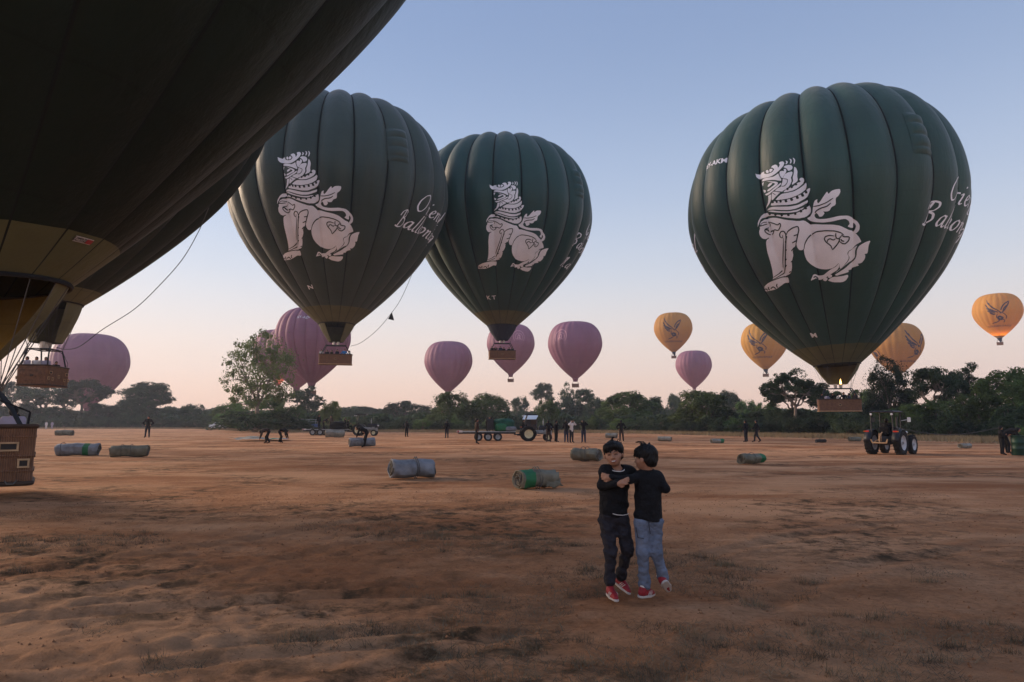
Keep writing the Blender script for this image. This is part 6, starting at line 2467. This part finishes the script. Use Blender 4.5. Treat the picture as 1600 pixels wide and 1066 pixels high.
# barrel, stooping crewman and rope at the right edge
p = ground(1597, 712)
root = empty('barrel', (p.x + .1, p.y + .3, 0))
tag(root, 'dark green barrel cut by the right edge of the picture', 'barrel')
mb = MB()
mb.lathe([(.001, 0), (.28, 0), (.29, .03), (.28, .28), (.295, .30), (.28, .32), (.28, .56), (.295, .58), (.28, .60), (.28, .86), (.29, .89), (.27, .90), (.26, .87), (.001, .87)], 24)
bb = mb.build('drum', M.setdefault('drum_green', mat('dark green painted drum', (.010, .040, .024), .5, .3, 3)), root, smooth=True)
mb = MB()
mb.lathe([(.03, 0), (.03, .03), (.001, .03)], 10, c=(.15, 0, .87))
mb.build('bung', M['steel_dark'], bb)
p = ground(1586, 710)
person((p.x, p.y + .4, 0), R_(70), 'stoop', 'crouching dark figure beside the green barrel at the right edge', 'c_black', 'c_black', 'crew and onlookers on the field', 1.0)
mb = MB()
a_, b_ = W1 @ Vector((-.9, -.5, 1.3)), at(1562, 668, ground(1567, 711).y)
mb.tube([a_.lerp(b_, t) + Vector((0, 0, -.35 * math.sin(PI * t))) for t in np.linspace(0, 1, 20)], .014, 6)
tag(mb.build('rope', M['rope'], None), 'long sagging rope from the big tractor to the crewman at the right edge', 'rope')


# ================================================================== trees
def noise3(p, seed):
    i = np.floor(p).astype(np.int64)
    f = p - i
    f = f * f * (3 - 2 * f)
    out = 0
    for a in (0, 1):
        for b in (0, 1):
            for c in (0, 1):
                hsh = _hash((i[:, 0] + a) + 57 * (i[:, 2] + c), i[:, 1] + b, seed)
                out = out + hsh * (f[:, 0] if a else 1 - f[:, 0]) * (f[:, 1] if b else 1 - f[:, 1]) * (f[:, 2] if c else 1 - f[:, 2])
    return out


def leaves(cl, n, size, rg, flat=0.6, gap=.40, warp=.13):
    n0, n = n, int(n * 1.9)
    """cl: rows of cx, cy, cz, rx, ry, rz; leaf sprays spread through the clumps"""
    cl = np.array(cl, float)
    w = (cl[:, 3] * cl[:, 4] * cl[:, 5]) ** (2 / 3.)
    k = rg.choice(len(cl), n, p=w / w.sum())
    d = rg.normal(size=(n, 3))
    d /= np.linalg.norm(d, axis=1)[:, None]
    f = 1.08 - np.abs(rg.normal(0, .36, n))
    f = np.clip(f + .10 * rg.normal(size=n) * (rg.random(n) < .3), .1, 1.25)
    c = cl[k]
    p = c[:, :3] + d * c[:, 3:] * f[:, None]
    wv = np.stack([noise3(p * 7 + 3, 5), noise3(p * 7 + 9, 6), noise3(p * 7 + 17, 7)], -1) - .5
    p = p + wv * warp * [1, 1, .7]
    dn = .6 * noise3(p * 11 + 31, 8) + .4 * noise3(p * 25 + 31, 9)
    kp_ = np.argsort(-(dn + .05 * rg.normal(size=n)))[:n0] if gap else np.arange(n0)
    kp_ = kp_[:n0]
    p, d, n = p[kp_], d[kp_], len(kp_)
    nrm = d * .8 + rg.normal(size=(n, 3)) * .7 + [0, 0, .5]
    nrm /= np.linalg.norm(nrm, axis=1)[:, None]
    a = np.cross(nrm, rg.normal(size=(n, 3)))
    a /= np.linalg.norm(a, axis=1)[:, None]
    b = np.cross(nrm, a)
    s = size * rg.uniform(.5, 1.4, n)[:, None]
    V = np.stack([p + a * s, p + b * s * flat, p - a * s * .8, p - b * s * flat], 1).reshape(-1, 3)
    return V, np.arange(4 * n).reshape(-1, 4)


def limb(mb, a, b, r0, r1, rg, n=6, wob=.02):
    a, b = np.array(a, float), np.array(b, float)
    pts = [a + (b - a) * t + (rg.normal(size=3) * wob * math.sin(PI * t)) for t in np.linspace(0, 1, n)]
    mb.tube([tuple(q) for q in pts], [r0 + (r1 - r0) * t for t in np.linspace(0, 1, n)], 7, cap=False)


def proto(kind, seed):
    rg = np.random.default_rng(seed)
    cl = []
    mb = MB()
    if kind == 'round':
        fork = .22
        for k in range(26):
            u = rg.uniform(0, 2 * PI)
            v = rg.uniform(0, 1) ** .8
            rad = .40 * math.sqrt(max(0, 1 - (v * .95) ** 2)) * rg.uniform(.75, 1.08)
            cl.append((rad * math.cos(u), rad * math.sin(u), .22 + .62 * v * rg.uniform(.85, 1.12), rg.uniform(.08, .17), rg.uniform(.08, .17), rg.uniform(.06, .13)))
        cl.append((0, 0, .52, .34, .34, .34))
        n, size = 20000, .0150
    elif kind == 'dense':
        fork = .15
        for k in range(34):
            u = rg.uniform(0, 2 * PI)
            v = rg.uniform(0, 1)
            rad = .42 * (1 - .55 * v ** 2) * rg.uniform(.6, 1.1)
            cl.append((rad * math.cos(u), rad * math.sin(u), .12 + .74 * v, rg.uniform(.08, .15), rg.uniform(.08, .15), rg.uniform(.07, .13)))
        cl.append((0, 0, .45, .30, .30, .40))
        n, size = 20000, .0150
    elif kind == 'umbrella':
        fork = .42
        for k in range(34):
            u = rg.uniform(0, 2 * PI)
            rad = .46 * math.sqrt(rg.uniform(0.02, 1))
            z = .90 - .30 * (rad / .46) ** 2 - abs(rg.normal(0, .10)) + .04
            cl.append((rad * math.cos(u), rad * math.sin(u), z, rg.uniform(.08, .15), rg.uniform(.08, .15), rg.uniform(.03, .06)))
        n, size = 14000, .0130
    elif kind == 'airy':
        fork = .25
        cl.append((.05, 0, .62, .40, .40, .34))
        for k in range(80):
            u = rg.uniform(0, 2 * PI)
            v = rg.uniform(.0, 1)
            rad = .47 * (math.sin(PI * (v * .80 + .16)) ** .7) * math.sqrt(rg.uniform(.1, 1)) * rg.uniform(.8, 1.1)
            cl.append((rad * math.cos(u), rad * math.sin(u), .26 + .70 * v, rg.uniform(.028, .062), rg.uniform(.028, .062), rg.uniform(.022, .05)))
        n, size = 15000, .0112
    elif kind == 'conic':
        fork = .2
        for k in range(36):
            u = rg.uniform(0, 2 * PI)
            v = rg.uniform(0, 1)
            rad = .40 * (1 - v * .8) ** .8 * math.sqrt(rg.uniform(.1, 1)) + .02
            cl.append((rad * math.cos(u), rad * math.sin(u), .25 + .68 * v, rg.uniform(.08, .14), rg.uniform(.08, .14), rg.uniform(.05, .09)))
        cl.append((0, 0, .6, .22, .22, .30))
        n, size = 12000, .0155
    else:   # bush
        fork = .1
        for k in range(22):
            u = rg.uniform(0, 2 * PI)
            rad = .45 * math.sqrt(rg.uniform(0, 1))
            v = (1 - (rad / .5) ** 2)
            cl.append((rad * math.cos(u), rad * math.sin(u), .12 + .55 * v * rg.uniform(.5, 1.15), rg.uniform(.08, .17), rg.uniform(.08, .17), rg.uniform(.12, .24)))
        n, size = 6500, .022
    V, Q = leaves(cl, n, size, rg)
    V[:, 2] = np.maximum(V[:, 2], .005)
    crown = mesh_np('crown', V, Q, M['leaf'], smooth=False)
    base = np.array((0, 0, 0.))
    fk = np.array((rg.normal() * .02, rg.normal() * .02, fork))
    tr = .022 if kind not in ('bush',) else .015
    limb(mb, base - [0, 0, .02], fk, tr * 1.25, tr, rg, 6, .008)
    mains = []
    for k in range(4 if kind != 'bush' else 3):
        u = 2 * PI * (k + rg.uniform(-.3, .3)) / 4
        sp_ = .17 if kind != 'conic' else .05
        e = fk + [math.cos(u) * sp_, math.sin(u) * sp_, (.70 - fork) * rg.uniform(.45, .7)]
        limb(mb, fk, e, tr * .75, tr * .42, rg, 5, .015)
        mains.append(e)
    for c_ in cl[:30]:
        c_ = np.array(c_[:3])
        m0 = min(mains + [fk], key=lambda q: np.linalg.norm(q - c_))
        limb(mb, m0, c_, tr * .36, tr * .10, rg, 4, .012)
    trunk = mb.mesh('trunk', M['bark'], True)
    return trunk, crown


PROTO = {k: [proto(k, 100 + 10 * i + s) for s in range(n_)] for i, (k, n_) in enumerate((('round', 4), ('dense', 3), ('umbrella', 3), ('airy', 2), ('conic', 2), ('bush', 4)))}
_tc = [0]


def tree(px, top, wpx, Y, kind, leaf, label, bark='bark', cat='tree', group='trees at the edge of the field', depth=None, name=None):
    c = at(px, 660, Y)
    t = at(px, top, Y)
    H = t.z * 1.03
    W = wpx / F * Y
    _tc[0] += 1
    r = random.Random(_tc[0])
    v = PROTO[kind][_tc[0] % len(PROTO[kind])]
    nm = name or {'round': 'broad_tree', 'dense': 'bushy_tree', 'umbrella': 'acacia_tree', 'airy': 'airy_tree', 'conic': 'pointed_tree', 'bush': 'bush'}[kind]
    root = empty(nm, (c.x, Y, 0), r.uniform(0, 6.28))
    root.scale = (W, W, H)
    tag(root, label, cat, group)
    a = link('trunk' if kind != 'bush' else 'stems', v[0], root)
    a.material_slots[0].link = 'OBJECT'
    a.material_slots[0].material = M[bark]
    b = link('crown' if kind != 'bush' else 'foliage', v[1], root)
    b.material_slots[0].link = 'OBJECT'
    b.material_slots[0].material = M[leaf]
    return root


TREES = [
    # px, top, width, distance, kind, leaf, label
    (402, 524, 128, 112, 'airy', 'leaf_light', 'tall airy tree with many gaps in its crown, in front of the pink balloons'),
    (129, 591, 80, 188, 'umbrella', 'leaf_dark', 'flat topped acacia standing in front of the mauve balloon at the far left'),
    (62, 600, 96, 190, 'umbrella', 'leaf_dark', 'spreading acacia between the nearest basket and the mauve balloon'),
    (14, 590, 60, 200, 'umbrella', 'leaf_dark', 'acacia just above the nearest basket at the left edge'),
    (229, 596, 96, 195, 'umbrella', 'leaf_dark', 'large domed acacia right of the mauve balloon at the far left'),
    (232, 606, 80, 205, 'umbrella', 'leaf_dark', 'acacia directly behind the large domed one'),
    (100, 598, 70, 190, 'umbrella', 'leaf_dark', 'layered acacia left of the one in front of the mauve balloon'),
    (215, 618, 90, 186, 'dense', 'leaf_dark', 'thick dark tree under the large domed acacia'),
    (90, 634, 70, 185, 'round', 'leaf_dark', 'dark broad tree low between the two left acacias'),
    (30, 625, 70, 188, 'round', 'leaf_dark', 'dark broad tree behind the passengers of the nearest basket'),
    (160, 628, 70, 188, 'round', 'leaf_dark', 'dark broad tree under the tip of the mauve balloon'),
    (200, 640, 50, 190, 'dense', 'leaf_dark', 'low bushy tree left of the large domed acacia'),
    (262, 636, 44, 190, 'dense', 'leaf_dark', 'low bushy tree right of the large domed acacia'),
    (302, 629, 62, 192, 'round', 'leaf_dark', 'broad tree left of the big airy tree'),
    (356, 628, 60, 150, 'round', 'leaf', 'green broad tree just left of the airy tree stem'),
    (405, 618, 120, 122, 'dense', 'leaf', 'dense bushy tree behind the stem of the airy tree'),
    (452, 632, 70, 118, 'dense', 'leaf', 'bushy tree right of the stem of the airy tree'),
    (476, 604, 66, 160, 'umbrella', 'leaf_dark', 'bluish dark acacia below the basket of the ribbed pink balloon'),
    (480, 625, 60, 158, 'dense', 'leaf_dark', 'dark bushy tree at the foot of the bluish acacia'),
    (517, 625, 38, 110, 'round', 'leaf_light', 'small yellow green tree left of the small tractor'),
    (575, 634, 60, 220, 'round', 'leaf_far', 'distant tree over the small tractor canopy'),
    (548, 636, 50, 200, 'round', 'leaf_far', 'distant tree left of the small tractor canopy'),
    (624, 624, 66, 185, 'round', 'leaf_far', 'hazy broad tree left of the two dark round trees'),
    (655, 630, 56, 180, 'dense', 'leaf_far', 'hazy bushy tree touching the left of the two dark round trees'),
    (706, 611, 88, 125, 'round', 'leaf', 'left one of the two dark round trees behind the flat trailer'),
    (764, 610, 80, 128, 'round', 'leaf', 'right one of the two dark round trees behind the flat trailer'),
    (735, 622, 60, 132, 'dense', 'leaf', 'bushy tree filling the gap between the two dark round trees'),
    (813, 618, 52, 190, 'dense', 'leaf_far', 'hazy bushy tree right of the two dark round trees'),
    (849, 597, 46, 215, 'umbrella', 'leaf_far', 'thin far tree rising left of the rose pink balloon tip'),
    (855, 621, 56, 118, 'round', 'leaf', 'compact ball shaped tree behind the row of people', ),
    (886, 602, 56, 180, 'conic', 'leaf_dark', 'bluish tall tree just left under the rose pink balloon'),
    (914, 606, 44, 185, 'umbrella', 'leaf_dark', 'thin dark tree right under the rose pink balloon tip'),
    (900, 628, 60, 170, 'dense', 'leaf_dark', 'dark bushy tree behind the last person of the row'),
    (930, 617, 48, 165, 'round', 'leaf_dark', 'bluish round tree left of the wide centre tree'),
    (985, 609, 96, 120, 'round', 'leaf', 'wide domed green tree directly above the children'),
    (956, 622, 60, 124, 'dense', 'leaf', 'bushy tree under the left shoulder of the wide domed tree'),
    (1020, 618, 50, 140, 'round', 'leaf_dark', 'dark round tree right of the wide domed tree'),
    (1054, 611, 36, 175, 'round', 'leaf_far', 'small pale tree right of the wide domed tree, under the purple balloon'),
    (1100, 606, 104, 98, 'round', 'leaf', 'big bright green domed tree below the small purple balloon'),
    (1075, 630, 70, 100, 'dense', 'leaf', 'bushy tree at the left foot of the big bright domed tree'),
    (1134, 636, 60, 99, 'dense', 'leaf_dark', 'dark bushy tree at the right foot of the big bright domed tree'),
    (1139, 605, 54, 160, 'round', 'leaf_dark', 'bluish domed tree behind the big bright one'),
    (1168, 624, 60, 125, 'dense', 'leaf', 'bushy green tree above the two walking figures'),
    (1200, 628, 60, 110, 'dense', 'leaf', 'bushy green tree left of the pale trunked acacia'),
    (1243, 577, 98, 84, 'umbrella', 'leaf_dark', 'acacia with a bare pale forked trunk left of the right hand basket'),
    (1240, 592, 92, 88, 'umbrella', 'leaf_dark', 'darker acacia directly behind the pale trunked one'),
    (1296, 608, 60, 92, 'umbrella', 'leaf_dark', 'dark acacia behind the burner of the big right balloon'),
    (1345, 606, 62, 96, 'round', 'leaf', 'round green tree right of the right hand basket'),
    (1190, 640, 80, 92, 'dense', 'leaf_dark', 'low dark bushy tree behind the walking figures'),
    (1230, 636, 80, 88, 'dense', 'leaf_dark', 'low dark bushy tree left of the pale trunk'),
    (1290, 640, 90, 84, 'dense', 'leaf_dark', 'low dark bushy tree under the right hand basket'),
    (1335, 642, 80, 82, 'dense', 'leaf_dark', 'low dark bushy tree left of the big tractor'),
    (1392, 561, 78, 80, 'airy', 'leaf_dark', 'tall pointed dark tree behind the big tractor, against the golden balloon'),
    (1392, 580, 82, 82, 'dense', 'leaf_dark', 'dense lower tree behind the tall pointed one'),
    (1395, 636, 110, 78, 'dense', 'leaf', 'lighter green bushy tree directly behind the big tractor canopy'),
    (1459, 571, 86, 74, 'umbrella', 'leaf_dark', 'spreading acacia with visible limbs right of the pointed tree'),
    (1512, 569, 84, 78, 'umbrella', 'leaf_dark', 'second spreading acacia left of the large tree at the right edge'),
    (1505, 590, 70, 80, 'umbrella', 'leaf_dark', 'lower acacia under the second spreading one'),
    (1470, 622, 100, 72, 'dense', 'leaf', 'dense green tree under the two spreading acacias'),
    (1430, 628, 80, 74, 'dense', 'leaf', 'green bushy tree right of the big tractor canopy'),
    (1575, 573, 118, 66, 'round', 'leaf', 'large dense dark green tree at the right edge'),
    (1610, 590, 100, 62, 'dense', 'leaf', 'dense tree cut by the right edge of the picture'),
    (1530, 612, 100, 66, 'dense', 'leaf', 'dense green tree left of the crewman at the right edge'),
    (1590, 630, 110, 60, 'dense', 'leaf_dark', 'dark bushy tree behind the crewman at the right edge'),
    (1660, 560, 130, 64, 'round', 'leaf', 'large round tree just outside the right edge'),
    (-50, 590, 120, 190, 'round', 'leaf_dark', 'broad tree just outside the left edge'),
]
for i, T in enumerate(TREES):
    bark = 'bark_pale' if 'pale' in T[6] or 'airy' in T[6] else 'bark'
    tree(*T, bark=bark)

# undergrowth along the field edge
rnd = random.Random(3)
BG = 'bushes along the field edge'


def edge_Y(px):                 # distance of the field edge across the picture
    return float(np.interp(px, [-60, 0, 300, 420, 560, 700, 860, 1000, 1120, 1240, 1330, 1420, 1500, 1600, 1680], [176, 172, 168, 104, 120, 110, 108, 100, 86, 76, 72, 66, 62, 54, 50]))


places = ['below the mauve balloon', 'left of the big domed acacia', 'near the big domed acacia', 'left of the airy tree', 'at the foot of the airy tree', 'beside the parked vehicles', 'behind the small tractor', 'left of the dark round trees', 'behind the flat trailer',
          'behind the grey tractor', 'behind the row of people', 'behind the children', 'right above the children', 'behind the walking figures', 'below the right hand basket', 'left of the big tractor', 'behind the big tractor', 'right of the big tractor', 'near the right edge', 'beside the crewman at the right edge']
k = 0
for px in np.arange(-40, 1660, 17.5):
    Y = edge_Y(px) + rnd.uniform(0, 9)
    w = rnd.uniform(26, 52) * (1.3 if px > 1150 else 1)
    hp_ = rnd.uniform(5, 16) * (1.0 if px < 1150 else 1.6)
    lf = rnd.choice(['leaf_dark', 'leaf', 'leaf_far'] if px > 380 else ['leaf_dark'])
    pl = places[min(len(places) - 1, int((px + 40) / 1700 * len(places)))]
    adj = ['low', 'ragged', 'dense', 'rounded', 'spreading'][k % 5]
    col_ = 'dark' if lf == 'leaf_dark' else 'green'
    tree(px, 660 - hp_, w, Y, 'bush', lf, f'{adj} {col_} bush at the field edge {pl}', cat='bush', group=BG)
    k += 1
# dark thicket of the airy tree
tree(398, 634, 130, 106, 'bush', 'leaf_dark', 'wide dark thicket round the foot of the tall airy tree', cat='bush', group=BG)
tree(455, 640, 60, 108, 'bush', 'leaf_dark', 'dark thicket left of the parked vehicles', cat='bush', group=BG)

# far woodland that closes the horizon, and small scrub between the trunks: nobody could count it
rg = np.random.default_rng(8)


def wood_mass(name, px0, px1, Yf, top, n, size, leaf, label):
    px = rg.uniform(px0, px1, n)
    Y = Yf(px) + rg.uniform(0, 14, n)
    tp = top(px)
    H = (660 - tp) / F * Y + CAM_H
    X = (px - 800) / F * Y * 1.0
    z = H * rg.uniform(0, 1, n) ** .8
    p = np.stack([X, Y, z], -1)
    a = rg.normal(size=(n, 3))
    a /= np.linalg.norm(a, axis=1)[:, None]
    b = np.cross(a, rg.normal(size=(n, 3)))
    b /= np.linalg.norm(b, axis=1)[:, None]
    s = (size * rg.uniform(.5, 1.4, n))[:, None]
    V = np.stack([p + a * s, p + b * s * .7, p - a * s, p - b * s * .7], 1).reshape(-1, 3)
    V[:, 2] = np.maximum(V[:, 2], 0)
    tag(link(name, mesh_np(name, V, np.arange(4 * n).reshape(-1, 4), M[leaf], smooth=False)), label, 'woodland', kind='stuff')


wood_mass('far_woodland', -450, 2050, lambda p: 255 + 0 * p, lambda p: 640 - 9 * (fbm(p * .02, p * 0, 3, 4) - .5) * 2, 70000, .75, 'leaf_far', 'hazy band of far woodland closing the horizon')
wood_mass('scrub', -100, 1000, lambda p: np.interp(p, [-100, 330, 420, 1000], [188, 180, 128, 128]), lambda p: 650 - 8 * (fbm(p * .05, p * 0, 3, 9) - .5) * 2, 42000, .42, 'leaf_dark', 'low dark scrub between the trunks on the left')
wood_mass('scrub', 960, 1750, lambda p: np.interp(p, [960, 1750], [112, 66]), lambda p: 646 - 14 * (fbm(p * .04, p * 0, 3, 19) - .5) * 2, 60000, .30, 'leaf_dark', 'dark scrub between the trunks on the right')

# dry yellow grass strip in front of the trees
n = 60000
px = rng.uniform(-80, 1700, n)
Yd = np.interp(px, [-60, 0, 300, 420, 560, 700, 860, 1000, 1120, 1240, 1330, 1420, 1500, 1600, 1680], [170, 165, 160, 100, 112, 104, 102, 94, 80, 71, 66, 60, 56, 50, 46]) + rng.normal(0, 3, n) + 2
tag(blades('dry_grass', (px - 800) / F * Yd, Yd, 0 * Yd, .42, .028, (.8, 1.5), M['straw_far']), 'strip of dry yellow grass along the foot of the trees', 'grass', kind='stuff')

# ------------------------------------------------------------------ air
hz = bpy.data.materials.new('morning haze')
hz.use_nodes = True
ht = hz.node_tree
ht.nodes.clear()
ho = ht.nodes.new('ShaderNodeOutputMaterial')
pv = ht.nodes.new('ShaderNodeVolumePrincipled')
pv.inputs['Color'].default_value = (.80, .86, 1.0, 1)
pv.inputs['Density'].default_value = .00042
pv.inputs['Anisotropy'].default_value = .2
ht.links.new(pv.outputs[0], ho.inputs['Volume'])
mb = MB()
mb.box((0, 370, 34), (1500, 1000, 70))
h = mb.build('haze', hz, None)
tag(h, kind='stuff')
h['label'] = 'thin bluish morning haze over the whole field'
h['category'] = 'haze'
